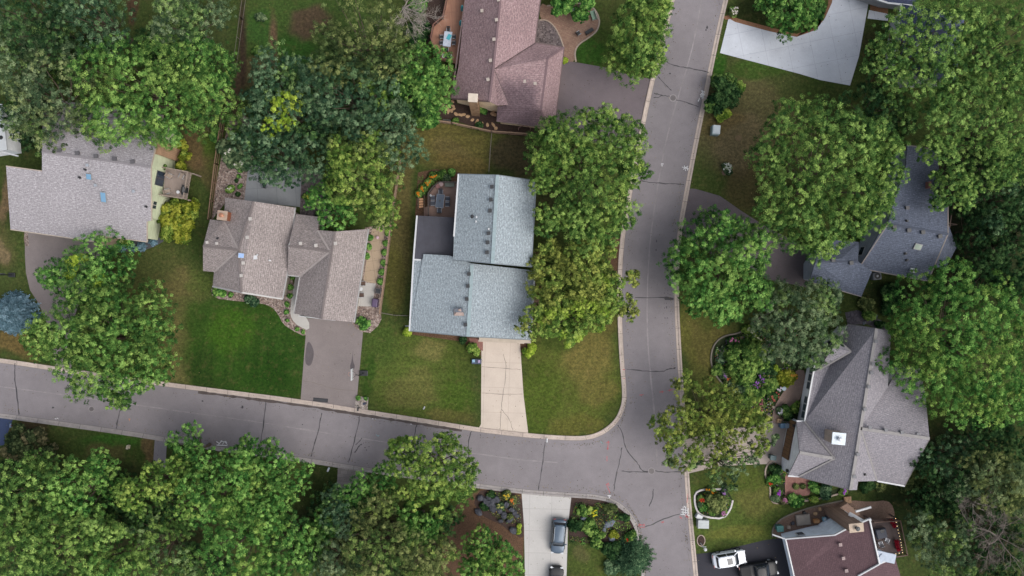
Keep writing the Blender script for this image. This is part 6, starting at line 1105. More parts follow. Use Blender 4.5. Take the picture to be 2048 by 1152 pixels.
for i, (x, y) in enumerate([(1554, 666), (1483, 676), (1487, 684), (1490, 690), (1728, 646), (1752, 632), (1741, 641)]): rock(['pale stone under the grey-green tree', 'top stepping stone at the garden notch', 'middle stepping stone at the garden notch', 'lowest stepping stone at the garden notch', 'white rock on the slate path', 'white rock under the dark maple by the slate path', 'white rock at the middle of the slate path'][i], x, y, .26, .2, .12, i, M_PALEROCK if i > 3 else M_EDGE, 360 + i)
# mulch rings
sheet('mulch_ring', [(1449 + 6 * math.cos(k * .63), 345 + 6 * math.sin(k * .63)) for k in range(10)], .012, speckle('tan_mulch', [], 1)); sheet('mulch_ring', [(1477 + 7 * math.cos(k * .63), 276 + 6 * math.sin(k * .63)) for k in range(10)], .012, flat('bare_soil', C(118, 98, 68), .9, 0, .25, 4))
sheet('lamp_bed', [(1402 + 8 * math.cos(k * .53), 1081 + 11 * math.sin(k * .53)) for k in range(12)], .014, M_MULCH)
kerbline('lamp_bed_edging', [(1402 + 8 * math.cos(k * .53), 1081 + 11 * math.sin(k * .53)) for k in range(13)], .14, .08, M_EDGE, 1)
# ------------------------------------------------------------------ vehicles
def car(name, label, px, py, heading, L, Wd, paint, glass, roof_z=1.62, hood=.26, boot=.08, cat='car', rack=False, roof_panel=None, pano=False, bed=0.0, group=None, white=False):
    c = P(px, py, .8); base = Vector((c.x, c.y, 0)); t = thing(name, base, label, cat, group); ch, sh = math.cos(heading), math.sin(heading)
    def wpt(x, y, z): return Vector((base.x + x * ch - y * sh, base.y + x * sh + y * ch, z))
    # body loft (x forward)
    hw = Wd / 2; st = []
    for f, wf, zt in [(-.5, .60, .74), (-.488, .80, .90), (-.46, .93, 1.0), (-.36, 1.0, 1.04), (-.1, 1.0, 1.03), (.15, 1.0, 1.02), (.5 - hood, 1.0, 1.0), (.38, .975, .93), (.44, .90, .85), (.475, .76, .76), (.493, .58, .68), (.5, .40, .60)]:
        st.append((f * L, hw * wf, zt))
    mb = MB(); rings = []
    for x, wv, zt in st:
        r = []
        for y, z in [(-1, .28), (-1.0, .55), (-1.0, zt - .16), (-.95, zt - .06), (-.82, zt - .005), (-.4, zt + .03), (0, zt + .035), (.4, zt + .03), (.82, zt - .005), (.95, zt - .06), (1.0, zt - .16), (1.0, .55), (1, .28)]: r.append(wpt(x, y * wv, z))
        rings.append(r)
    for a, b in zip(rings[:-1], rings[1:]):
        for k in range(len(a) - 1): mb.face([a[k], a[k + 1], b[k + 1], b[k]])
    mb.face(rings[0]); mb.face(rings[-1][::-1])
    bo = mb.build('body', paint, t, smooth=True); ss = bo.modifiers.new('sub', 'SUBSURF'); ss.levels = 1; ss.render_levels = 1
    # greenhouse: glass frustum and roof
    x0, x1 = -.5 * L + boot * L + bed * L, (.5 - hood) * L + .12; rx0, rx1 = x0 + (.30 if not bed else .25), x1 - .75; gb_, gt = hw * .93, hw * .74
    def ring(xa, xb, wv, z, rr=.34):
        out = []
        for sx, sy in ((1, 1), (-1, 1), (-1, -1), (1, -1)):
            cx = (xb if sx > 0 else xa) - sx * rr; cy = sy * (wv - rr)
            a0 = {(1, 1): 0, (-1, 1): 90, (-1, -1): 180, (1, -1): 270}[(sx, sy)]
            for k in range(4): a = R(a0 + k * 30); out.append(wpt(cx + math.cos(a) * rr, cy + math.sin(a) * rr, z))
        return out
    def loft(rs, cap=True):
        mb = MB()
        for a, b in zip(rs[:-1], rs[1:]):
            for k in range(len(a)): mb.face([a[k], a[(k + 1) % len(a)], b[(k + 1) % len(a)], b[k]])
        if cap: mb.face(rs[-1])
        return mb
    loft([ring(x0, x1, gb_, 1.0), ring((x0 + rx0) / 2, (x1 + rx1) / 2 + .05, (gb_ + gt) / 2 + .03, 1.0 + (roof_z - 1) * .55), ring(rx0, rx1, gt, roof_z - .05)]).build('window', glass, t, smooth=True)
    loft([ring(rx0 - .12, rx1 + .08, gt + .03, roof_z - .07), ring(rx0 - .1, rx1 + .05, gt + .01, roof_z - .01), ring(rx0 + .05, rx1 - .1, gt - .14, roof_z + .03)]).build('roof', roof_panel or paint, t, smooth=True)
    mb = MB()
    for sy in (-1, 1):
        mb.beam(wpt(x1 - .06, sy * (gb_ - .05), 1.02), wpt(rx1 + .02, sy * (gt - .02), roof_z - .02), .09, .06); mb.beam(wpt(x0 + .05, sy * (gb_ - .05), 1.02), wpt(rx0, sy * (gt - .02), roof_z - .02), .12, .06)
        xm = (x0 + x1) / 2 - .1; mb.beam(wpt(xm, sy * (gb_ + .005), 1.0), wpt(xm, sy * (gt + .02), roof_z - .03), .08, .05)
    mb.build('pillar', paint, t)
    if pano:
        mb = MB(); mb.beam(wpt(rx1 - 1.0, 0, roof_z + .035), wpt(rx1 - .25, 0, roof_z + .035), gt * 1.2, .02); mb.build('sunroof', glass, t)
    if rack:
        for sy in (-1, 1): mb = MB(); mb.beam(wpt(rx0 + .15, sy * (gt - .05), roof_z + .07), wpt(rx1 - .15, sy * (gt - .05), roof_z + .07), .05, .05); mb.build('roof_rail', M_METAL, t)
    if bed:
        mb = MB(); mb.beam(wpt(-.5 * L + .15, 0, 1.06), wpt(-.5 * L + bed * L, 0, 1.06), Wd * .84, .05); mb.build('bed_cover', flat('tonneau', C(20, 21, 24), .8, 0, .1), t)
    for fx, nm in ((.31, 'f'), (-.30, 'r')):
        for sy in (-1, 1):
            mb = MB(); a, b = wpt(fx * L, sy * (hw - .16), .34), wpt(fx * L, sy * (hw + .035), .34); mb.tube([a, b], [.34, .34], 18); wh = mb.build('wheel', M_BLACKP, t)
            mb = MB(); mb.tube([b, b + (b - a).normalized() * .015], [.21, .19], 14); mb.build('rim', M_METAL, wh)
    for sy in (-1, 1):
        mb = MB(); p = wpt(x1 - .35, sy * (hw + .1), 1.02); mb.box(p, (.16, .24, .15), heading); mb.build('mirror', paint, t, bevel=.03)
        mb = MB(); mb.box(wpt(.465 * L, sy * hw * .70, .74), (.22, .38, .12), heading + sy * -.35); mb.build('headlight', flat('lamp_glass', C(224, 228, 232), .15, 0, .03), t)
        mb = MB(); mb.box(wpt(-.492 * L, sy * hw * .72, .86), (.08, .34, .14), heading); mb.build('taillight', flat('tail_red', C(150, 30, 34), .3), t)
    mb = MB(); mb.beam(wpt(x1 - .05, -.5, 1.06), wpt(x1 - .05, .5, 1.06), .03, .02); mb.build('wiper', M_BLACKP, t)
    return t
def paint(name, c, metal=.5, rough=.28):
    m, t, b = nodes(name); b.inputs['Base Color'].default_value = c; b.inputs['Metallic'].default_value = metal; b.inputs['Roughness'].default_value = rough; b.inputs['Coat Weight'].default_value = .6; b.inputs['Coat Roughness'].default_value = .06; return m
M_CG = paint('car_glass', (.012, .016, .022, 1), 0, .08); M_PB = paint('blue_paint', C(66, 82, 98, .8), .4, .32); M_PW = paint('white_paint', C(228, 232, 238, .8), 0, .3); M_PK = paint('black_paint', C(22, 24, 28, .5), .0, .6); M_PK.node_tree.nodes['Principled BSDF'].inputs['Coat Weight'].default_value = .05
car('parked_car', 'blue-grey estate car with roof rails in the middle of the white driveway', 1117, 1073, -math.pi / 2 - .08, 4.75, 1.9, M_PB, M_CG, 1.6, rack=True)
car('parked_car', 'dark car cut off by the bottom edge below the blue-grey one', 1112, 1168, math.pi / 2 - .05, 4.7, 1.9, M_PK, M_CG, 1.5, roof_panel=M_PB)
car('parked_car', 'white hatchback with black sunroof on the black asphalt drive', 1459, 1118, .16, 4.5, 1.9, M_PW, M_CG, 1.6, pano=True, white=True)
car('pickup_truck', 'black pickup with open bed parked beside the white hatchback', 1518, 1141, .16, 5.3, 2.0, M_PK, M_CG, 1.8, bed=.28, cat='pickup')
# ------------------------------------------------------------------ street things
t = thing('basketball_hoop', P(728, 746), 'freestanding basketball hoop with white backboard leaning over the taupe asphalt driveway', 'basketball hoop')
b0 = P(728, 746); mb = MB(); mb.box((b0.x, b0.y, .12), (1.1, .75, .24)); mb.build('base', M_BLACKP, t, bevel=.06)
bb = P(704, 749, 3.3); mb = MB(); mb.tube([(b0.x, b0.y, .2), (b0.x - .15, b0.y, 2.6), (bb.x + .45, bb.y, 3.2)], [.07, .07, .06], 8); mb.build('pole', M_DARKM, t)
mb = MB(); mb.beam((bb.x, bb.y - .75, 3.3), (bb.x, bb.y + .75, 3.3), .08, 1.0); mb.build('backboard', M_WHITE, t)
mb = MB(); mb.beam((bb.x + .05, bb.y - .5, 3.5), (bb.x + .5, bb.y - .12, 3.1), .05, .05); mb.beam((bb.x + .05, bb.y + .5, 3.5), (bb.x + .5, bb.y + .12, 3.1), .05, .05); mb.build('bracket', M_DARKM, t)
mb = MB(); mb.tube([(bb.x - .35 + .23 * math.cos(k * .524), bb.y + .23 * math.sin(k * .524), 3.05) for k in range(13)], [.02] * 13, 5); mb.build('rim', flat('rim_orange', C(214, 140, 120)), t)
t = thing('basketball_hoop', P(25, 550), 'dark basketball hoop standing on the dry lawn left of the curved grey driveway', 'basketball hoop')
b0 = P(25, 550); mb = MB(); mb.box((b0.x, b0.y, .1), (.9, .6, .2)); mb.build('base', M_BLACKP, t, bevel=.05); mb = MB(); mb.tube([(b0.x, b0.y, .2), (b0.x, b0.y, 2.8)], [.07, .06], 8); mb.build('pole', M_DARKM, t); mb = MB(); mb.beam((b0.x - 1.0, b0.y + .1, 2.9), (b0.x + .9, b0.y + .1, 2.9), .1, .7); mb.build('backboard', flat('smoked_board', C(60, 64, 78)), t)
def mailbox(name, label, px, py, post, box, rz=0.0, paper=True):
    t = thing(name, P(px, py), label, 'mailbox'); b = P(px, py); mb = MB(); mb.box((b.x, b.y, .5), (.12, .12, 1.0), rz); mb.build('post', post, t)
    mb = MB(); n = 8; ch, sh = math.cos(rz), math.sin(rz)
    ring = [(-.1, 1.0), (.1, 1.0), (.1, 1.14)] + [(.1 * math.cos(k * math.pi / 6), 1.14 + .1 * math.sin(k * math.pi / 6)) for k in range(1, 6)] + [(-.1, 1.14)]
    A = [(b.x + y * ch + .26 * sh, b.y + y * sh - .26 * ch, z) for y, z in ring]; B = [(b.x + y * ch - .26 * sh, b.y + y * sh + .26 * ch, z) for y, z in ring]
    for k in range(len(A)): j = (k + 1) % len(A); mb.face([A[k], A[j], B[j], B[k]])
    mb.face(A[::-1]); mb.face(B); mb.build('box', box, t); mb = MB(); mb.box((b.x + .12 * ch, b.y + .12 * sh, 1.15), (.02, .05, .16), rz); mb.build('flag', flat('flag_red', C(180, 60, 50)), t); return t
mailbox('mailbox', 'white mailbox on a white post at the corner lawn kerb', 1093, 877, M_WHITE, M_WHITE)
mailbox('mailbox', 'dark mailbox standing in the square rock bed beside the driveway mouth', 719, 815, M_DARKM, M_BLACKP)
mailbox('mailbox', 'dark mailbox on the kerb of the mulched bed at the left edge', 33, 848, M_DARKM, flat('blue_grey_box', C(104, 124, 150)))
shrub('small green tuft at the left of the square rock bed', 716, 797, 3.5, 'bright'); shrub('small green tuft at the right of the square rock bed', 731, 797, 3, 'bright')
rock('blue-black garden stone in the square rock bed', 729, 807, .28, .2, .2, .5, flat('blue_black', C(60, 66, 90), .3), 501, 'garden_stone')
def slab(name, label, cat, px, py, sx, sy, sz, rz, mat, bevel=.02, extra=None, z0=0.0, group=None):
    p = P(px, py, z0 + sz); t = thing(name, (p.x, p.y, z0), label, cat, group); mb = MB(); mb.box((p.x, p.y, z0 + sz / 2), (sx, sy, sz), rz); mb.build('body', mat, t, bevel=bevel)
    if extra: extra(t, p, rz)
    return t
def lid(mat, sx, sy, dz=.05, off=(0, 0)):
    def f(t, p, rz): mb = MB(); mb.box((p.x + off[0], p.y + off[1], p.z + dz / 2 + .001), (sx, sy, dz), rz); mb.build('lid', mat, t, bevel=.015)
    return f
slab('utility_cabinet', 'pale green-grey electrical cabinet on the dry lawn by the street', 'utility cabinet', 1432, 260, 1.05, 1.25, .95, -.08, flat('cabinet_green', C(150, 172, 176), .5), .04, lid(flat('cabinet_top', C(212, 222, 226), .4, 0, .04), .95, 1.15, .1, (.08, .06)))
slab('utility_cabinet', 'large ribbed grey metal cabinet beside the lower right kerb', 'utility cabinet', 1407, 1049, 1.5, 1.15, .9, -.03, flat('galvanised', C(186, 192, 192), .4, .2), .04, lid(planks('ribbed_metal', C(206, 212, 212), C(196, 202, 202), C(150, 156, 158), 9, .16, 0), 1.4, 1.05, .08, (-.04, .05)))
slab('utility_box', 'smaller white box tilted next to the ribbed cabinet', 'utility box', 1399, 1034, .9, .65, .6, -.5, flat('offwhite_metal', C(196, 200, 204), .4), .03, lid(M_WHITE, .8, .55, .05))
slab('door_mat', 'long black rubber strip lying across the asphalt driveway mouth', 'mat', 641, 800, 2.0, .5, .05, -.09, M_BLACKP, .01, lid(flat('rubber_rib', C(58, 58, 62)), 1.8, .34, .02))
slab('yard_sign', 'small cream sign in the lawn below the left street', 'sign', 254, 895, .28, .5, .55, -.2, flat('cream_sign', C(214, 202, 180)), .01)
slab('paper_bag', 'white rolled newspaper bag on the middle front lawn', 'bag', 848, 816, .18, .42, .14, -.5, M_WHITE, .05, lid(flat('bag_grey', C(160, 160, 156)), .1, .2, .03))
slab('garden_light', 'white and blue garden ornament on the shaded lawn by the paver drive', 'ornament', 656, 940, .22, .55, .35, -.4, flat('pale_blue_grey', C(196, 206, 216)), .04, lid(M_WHITE, .16, .25, .12))
t = thing('post_lamp', P(1401, 1086), 'white post lamp in the round mulch ring beside the lower right kerb', 'lamp')
b0 = P(1401, 1086); mb = MB(); mb.tube([b0, (b0.x, b0.y, 2.0)], [.06, .05], 8); mb.build('pole', M_WHITE, t); mb = MB(); mb.tube([(b0.x, b0.y, 2.0), (b0.x, b0.y, 2.1), (b0.x, b0.y, 2.4), (b0.x, b0.y, 2.52)], [.1, .18, .22, .05], 8); mb.build('lantern', M_WHITE, t)
mb = MB(); mb.beam((b0.x - .3, b0.y + .1, 1.6), (b0.x + .3, b0.y + .1, 1.6), .04, .16); mb.build('name_board', M_WHITE, t)
# bins on the front lawn
def bin_(label, px, py, wx, wy, h_, rz, mat, lidm, name='wheelie_bin', group=None, z0=0.0):
    p = P(px, py, h_ + z0); t = thing(name, (p.x, p.y, z0), label, 'bin', group); mb = MB(); q = []
    ch, sh = math.cos(rz), math.sin(rz)
    for z, k in ((z0 + .05, .82), (z0 + h_ - .08, 1.0)): q.append([(p.x + (x * ch - y * sh) * k, p.y + (x * sh + y * ch) * k, z) for x, y in ((-wx / 2, -wy / 2), (wx / 2, -wy / 2), (wx / 2, wy / 2), (-wx / 2, wy / 2))])
    for k in range(4): j = (k + 1) % 4; mb.face([q[0][k], q[0][j], q[1][j], q[1][k]])
    mb.face(q[0][::-1]); mb.face(q[1]); mb.build('body', mat, t, bevel=.02)
    mb = MB(); mb.box((p.x, p.y, z0 + h_ - .04), (wx + .06, wy + .06, .08), rz); mb.build('lid', lidm, t, bevel=.03)
    for s_ in (-1, 1): mb = MB(); a = (p.x + (-wx * .35) * ch - s_ * wy * .4 * sh, p.y + (-wx * .35) * sh + s_ * wy * .4 * ch, z0 + .11); mb.tube([a, (a[0] + .06 * -sh, a[1] + .06 * ch, z0 + .11)], [.1, .1], 10); mb.build('wheel', M_BLACKP, t)
    return t
NAVY = flat('navy_plastic', C(58, 70, 92), .4); GREENP = flat('green_plastic', C(40, 140, 110), .4); TEAL = flat('teal_plastic', C(60, 100, 96), .4); BLUEP = flat('blue_plastic', C(90, 130, 160), .4)
t = slab('storage_chest', 'navy storage chest on the lawn at the left edge of the concrete driveway', 'chest', 953, 723, 1.35, .7, .5, -.04, NAVY, .04)
slab('planter_pot', 'pale blue square pot standing on the navy chest', 'pot', 947, 722, .38, .38, .18, .1, flat('pale_blue', C(150, 190, 214)), .02, z0=.5); slab('planter_pot', 'lilac pot standing on the right end of the navy chest', 'pot', 958, 723, .3, .38, .18, .1, flat('lilac', C(176, 160, 196)), .02, z0=.5)
bin_('bright green bin beside the large golden shrub', 329, 466, .5, .5, .9, .1, GREENP, flat('green_lid', C(70, 190, 150), .4))
bin_('blue bin beside the tan box at the grey house garage', 1566, 852, .6, .6, 1.0, .1, BLUEP, BLUEP); bin_('grey-blue bin right next to the blue one', 1575, 852, .5, .6, 1.0, .1, flat('bluegrey_plastic', C(116, 136, 152)), flat('bluegrey_lid', C(136, 154, 168)))
slab('crate', 'tan cardboard box above the blue bin by the paver walk', 'box', 1559, 842, .55, .55, .4, -.15, flat('cardboard', C(204, 168, 128)), .02, lid(flat('carton_gap', C(140, 106, 80)), .22, .22, .02))
bin_('dark teal bin on the concrete drive below the garage door', 1547, 916, .75, .6, 1.0, -.1, TEAL, flat('teal_lid', C(72, 108, 112), .4))
bin_('teal bin at the left end of the tan mulch bed by the maroon house', 1561, 1058, .85, .75, 1.05, .05, flat('teal2', C(70, 130, 124)), flat('teal_lid2', C(86, 144, 138)))
# air conditioner
p = P(1755, 552, .9); t = thing('air_conditioner', (p.x, p.y, 0), 'grey air conditioner with round fan below the slate-blue roof', 'air conditioner')
mb = MB(); mb.box((p.x, p.y, .45), (1.15, 1.0, .9), .1); mb.build('case', flat('ac_grey', C(130, 136, 144)), t, bevel=.12); mb = MB(); mb.tube([(p.x, p.y, .9), (p.x, p.y, .93)], [.42, .42], 20); g_ = mb.build('fan_guard', M_DARKM, t)
mb = MB(); mb.tube([(p.x, p.y, .93), (p.x, p.y, .97)], [.15, .12], 12); mb.build('hub', M_METAL, g_)
# ------------------------------------------------------------------ deck furniture
def chair(label, x, y, z, rz, mat, s=.5, group=None, name='patio_chair'):
    t = thing(name, (x, y, z), label, 'chair', group); ch, sh = math.cos(rz), math.sin(rz)
    def w_(a, b, c): return (x + a * ch - b * sh, y + a * sh + b * ch, z + c)
    mb = MB(); mb.box(w_(0, 0, .43), (s, s, .06), rz); mb.build('seat', mat, t); mb = MB(); mb.beam(w_(-s / 2, -s / 2, .5), w_(-s / 2, s / 2, .5), .05, .1); mb.beam(w_(-s / 2 - .08, -s / 2, .78), w_(-s / 2 - .08, s / 2, .78), .05, .4); mb.build('backrest', mat, t)
    for a in (-1, 1):
        for b in (-1, 1): mb = MB(); mb.box(w_(a * s * .44, b * s * .44, .215), (.04, .04, .43), rz); mb.build('leg', M_METAL if mat is not M_WHITE else M_WHITE, t)
    for b in (-1, 1): mb = MB(); mb.beam(w_(-s / 2, b * s / 2, .63), w_(s / 2, b * s / 2, .63), .05, .04); mb.build('armrest', M_METAL, t)
    return t
def table(label, x, y, z, rz, lx, ly, mat, legm, rim=None, name='patio_table', h_=.74):
    t = thing(name, (x, y, z), label, 'table'); ch, sh = math.cos(rz), math.sin(rz); mb = MB(); mb.box((x, y, z + h_), (lx, ly, .04), rz); mb.build('tabletop', mat, t, bevel=.01)
    if rim: mb = MB(); mb.box((x, y, z + h_ - .03), (lx + .08, ly + .08, .03), rz); mb.build('rim', rim, t)
    for a in (-1, 1):
        for b in (-1, 1): mb = MB(); xx, yy = a * lx * .42, b * ly * .42; mb.box((x + xx * ch - yy * sh, y + xx * sh + yy * ch, z + h_ / 2 - .02), (.05, .05, h_ - .04), rz); mb.build('leg', legm, t)
    return t
tx, ty = XY(880, 402, 1.3); M_SLING = flat('dark_sling', C(62, 68, 82)); table('rectangular glass-topped table in the middle of the brown deck', tx, ty, .6, math.pi / 2 - .12, 1.75, 1.0, flat('smoked_glass', C(96, 108, 124), .12), M_METAL, M_METAL)
cg = 'dark sling chairs around the deck table'
for lb, dx, dy, rz in [('upper left', -.95, .42, 0), ('lower left', -.98, -.3, 0), ('upper right', .98, .3, math.pi), ('lower right', .95, -.42, math.pi), ('head-of-table top', .1, 1.25, -math.pi / 2), ('foot-of-table bottom', -.1, -1.25, math.pi / 2)]:
    chair(f'{lb} dark sling chair at the glass table on the brown deck', tx + dx, ty + dy, .6, rz, M_SLING, .55, cg)
mb = MB(); mb.tube([(tx, ty, 1.36), (tx, ty, 1.5)], [.08, .1], 10); tag(mb.build('potted_plant', flat('pot_olive', C(70, 70, 50))), 'small dark pot in the middle of the glass table', 'pot')
x, y = XY(882, 369, 1.1)
for i, (dx, dy, m_) in enumerate([(.0, .05, flat('pink_dish', C(200, 172, 170))), (-.42, -.22, flat('rose_dish', C(170, 120, 116)))]):
    t = thing('side_table', (x + dx, y + dy, .6), ['round pale pink side table at the corner of the brown deck', 'round rose side table next to the pale pink one'][i], 'table'); mb = MB(); mb.tube([(x + dx, y + dy, 1.05), (x + dx, y + dy, 1.1)], [.3, .3], 18); mb.build('tabletop', m_, t); mb = MB(); mb.tube([(x + dx, y + dy, .6), (x + dx, y + dy, 1.05)], [.05, .04], 8); mb.build('leg', M_DARKM, t)
x, y = XY(899, 369, 1.0); t = thing('bench', (x, y, .6), 'sage-cushioned bench against the blue roof at the top of the deck', 'bench'); mb = MB(); mb.box((x, y, .95), (1.3, .6, .14)); mb.build('seat', flat('sage_cushion', C(128, 136, 122)), t, bevel=.04); mb = MB(); mb.box((x, y + .3, 1.2), (1.3, .1, .5)); mb.build('backrest', flat('brown_wicker', C(104, 88, 76)), t)
for s_ in (-1, 1): mb = MB(); mb.box((x + s_ * .6, y, .74), (.08, .5, .28)); mb.build('leg', M_DARKM, t)
x, y = XY(861, 391, 1.2); tag((lambda mb: (mb.tube([(x, y, .6), (x, y, 1.15), (x, y, 1.2)], [.12, .16, .05], 12), mb.build('urn', M_WHITE))[1])(MB()), 'white urn at the left railing of the brown deck', 'urn')
t = thing('planter_box', P(843, 407), 'terracotta-coloured ladder planter beside the deck steps', 'planter'); 
for k in range(4): q = P(843, 399 + k * 5); mb = MB(); mb.box((q.x, q.y, .3 + .05 * (k % 2)), (.55, .24, .2), .1); mb.build('tray', flat('terracotta', C(208, 158, 116)), t)
for s_ in (-1, 1): q0, q1 = P(843 + s_ * 6, 388), P(843 + s_ * 6, 418); mb = MB(); mb.beam(q0 + Vector((0, 0, .22)), q1 + Vector((0, 0, .22)), .06, .44); mb.build('rail', flat('planter_wood', C(140, 118, 96)), t)
# orange deck, top
x, y = XY(895, 78, 2.15); M_CLOTH = flat('patterned_cloth', C(196, 204, 218), .7, 0, .2, 5); table('long table with pale patterned cloth on the orange-brown deck', x, y, 1.4, math.pi / 2 - .12, 2.0, 1.05, M_CLOTH, M_DARKM)
tag((lambda mb: (mb.box((x + .2, y + .25, 2.19), (.5, .75, .03), -.5), mb.build('table_runner', flat('turquoise', C(70, 176, 190))))[1])(MB()), 'turquoise cloth lying on the patterned table', 'cloth')
for lb, dx, dy, rz in [('left', -.78, .35, 0), ('lower left', -.8, -.45, 0), ('right', .8, .35, math.pi), ('lower right', .8, -.45, math.pi), ('top', .1, 1.3, -math.pi / 2), ('bottom', -.12, -1.3, math.pi / 2)]: chair(f'dark metal chair at the {lb} of the cloth-covered table', x + dx, y + dy, 1.4, rz, M_DARKM, .45, 'dark chairs around the cloth-covered table')
def grill(label, px, py, z, wx, wy, rz, hood, shelf):
    x, y = XY(px, py, z + 1.1); t = thing('gas_grill', (x, y, z), label, 'grill'); ch, sh = math.cos(rz), math.sin(rz); mb = MB(); mb.box((x, y, z + .5), (wx * .55, wy * .9, .8), rz); mb.build('cabinet', M_DARKM, t)
    mb = MB(); n = 8; r = [(-wy / 2 + wy * k / n, z + .9 + .28 * math.sin(math.pi * k / n)) for k in range(n + 1)]
    A = [(x + (-wx * .28) * ch - b * sh, y + (-wx * .28) * sh + b * ch, zz) for b, zz in r]; B = [(x + (wx * .28) * ch - b * sh, y + (wx * .28) * sh + b * ch, zz) for b, zz in r]
    for k in range(n): mb.face([A[k], A[k + 1], B[k + 1], B[k]])
    mb.face(A); mb.face(B[::-1]); mb.build('hood', hood, t)
    for s_ in (-1, 1): mb = MB(); mb.box((x + s_ * wx * .39 * ch, y + s_ * wx * .39 * sh, z + .88), (wx * .22, wy * .8, .04), rz); mb.build('side_shelf', shelf, t)
grill('gas grill with white side shelves at the lower end of the orange-brown deck', 894, 111, 1.4, 1.3, .6, -.08, flat('dark_blue_hood', C(50, 58, 74), .3), M_WHITE)
grill('black gas grill on the green house deck', 365, 379, 2.6, 1.3, .6, math.pi / 2 - .1, M_BLACKP, M_BLACKP)
for lb, px, py, rz in [('upper', 340, 352, -.5), ('right-hand', 364, 353, -2.0), ('lower', 336, 383, .3)]: x, y = XY(px, py, 3.0); chair(f'{lb} tan cushioned chair on the green house deck', x, y, 2.6, rz, flat('tan_cushion', C(166, 150, 136)), .6, 'tan chairs on the elevated deck')
x, y = XY(356, 384, 3.1); t = thing('side_table', (x, y, 2.6), 'small round white table beside the black grill', 'table'); mb = MB(); mb.tube([(x, y, 3.08), (x, y, 3.12)], [.22, .22], 16); mb.build('tabletop', M_WHITE, t); mb = MB(); mb.tube([(x, y, 2.6), (x, y, 3.08)], [.04, .04], 8); mb.build('leg', M_DARKM, t)
shrub('potted plant at the top of the elevated deck', 347, 341, 5, 'green', .5).location.z = 2.6
for i, (px, py) in enumerate([(925, 14), (922, 44)]):
    x, y = XY(px, py, 2.8); t = thing('parasol', (x, y, 1.4), ['closed turquoise parasol at the very top by the red-brown roof edge', 'turquoise pennant-like parasol at the deck side of the red-brown roof'][i], 'parasol')
    mb = MB(); mb.tube([(x, y, 1.4), (x, y, 3.3)], [.025, .02], 6); mb.build('pole', M_DARKM, t); mb = MB(); mb.tube([(x, y, 2.0), (x - .05, y, 2.8), (x, y, 3.4)], [.32, .2, .03], 7); mb.build('canopy', flat('turquoise', C(70, 176, 190)), t)
# paver patio furniture (top)
x, y = XY(1187, 30, .45); t = thing('garden_bench', (x, y, .02), 'pale green bench on the paver patio edge', 'bench'); mb = MB(); mb.box((x, y, .42), (.6, 1.2, .08), .3); mb.build('seat', flat('mint', C(150, 184, 160)), t); mb = MB(); mb.box((x + .3, y - .08, .65), (.08, 1.2, .5), .3); mb.build('backrest', flat('white_oak', C(190, 190, 176)), t)
for s_ in (-1, 1): mb = MB(); mb.box((x - s_ * .15, y + s_ * .5, .2), (.5, .06, .38), .3); mb.build('leg', M_WHITE, t)
x, y = XY(1179, 62, .45); t = thing('garden_bench', (x, y, .02), 'dark slatted bench at the lower rim of the paver patio', 'bench'); mb = MB(); mb.box((x, y, .42), (1.15, .5, .06), .55)
mb.build('seat', M_DARKM, t); mb = MB(); mb.box((x + .13, y - .22, .65), (1.15, .06, .45), .55); mb.build('backrest', M_DARKM, t)
for s_ in (-1, 1): mb = MB(); mb.box((x + s_ * .42, y + s_ * .27, .2), (.06, .45, .38), .55); mb.build('leg', M_DARKM, t)
x, y = XY(1157, 67, .4); chair('small dark chair on the paver patio left of the slatted bench', x, y, .02, .6, M_DARKM, .5)
x, y = XY(1146, 21, .4); t = thing('fire_pit', (x, y, .02), 'round dark fire pit on the paver patio under the small tree', 'fire pit'); mb = MB(); mb.tube([(x, y, .03), (x, y, .35)], [.4, .48], 18); mb.build('bowl', M_DARKM, t); mb = MB(); mb.tube([(x, y, .35), (x, y, .38)], [.3, .3], 14); mb.build('grate', M_METAL, t)
x, y = XY(1167, 14, .4); t = thing('garden_bench', (x, y, .02), 'long brown bench at the top rim of the paver patio', 'bench'); mb = MB(); mb.box((x, y, .42), (1.5, .45, .06), -.25); mb.build('seat', flat('brown_wicker', C(104, 88, 76)), t)
for s_ in (-1, 1): mb = MB(); mb.box((x + s_ * .6, y - s_ * .15, .2), (.06, .4, .38), -.25); mb.build('leg', M_DARKM, t)
slab('planter_trough', 'grey-blue trough near the wooden fence in the mulch bed', 'planter', 893, 242, 1.05, .42, .35, -.08, flat('trough_grey', C(112, 120, 130)), .03, lid(flat('trough_soil', C(70, 62, 56)), .95, .32, .02))
t = thing('garden_arch', P(1049, 250), 'curved pinkish garden arch under the lower edge of the red-brown garage roof', 'arch'); mb = MB(); q = [P(1037 + 24 * k / 8, 256 - 5 * math.sin(k / 8 * math.pi), 1.2) for k in range(9)]; mb.tube(q, [.05] * 9, 6); mb.build('hoop', flat('pink_arch', C(176, 132, 128)), t)
for k in (0, 8): mb = MB(); mb.tube([(q[k].x, q[k].y, 0), q[k]], [.05, .05], 6); mb.build('post', flat('pink_arch', C(176, 132, 128)), t)
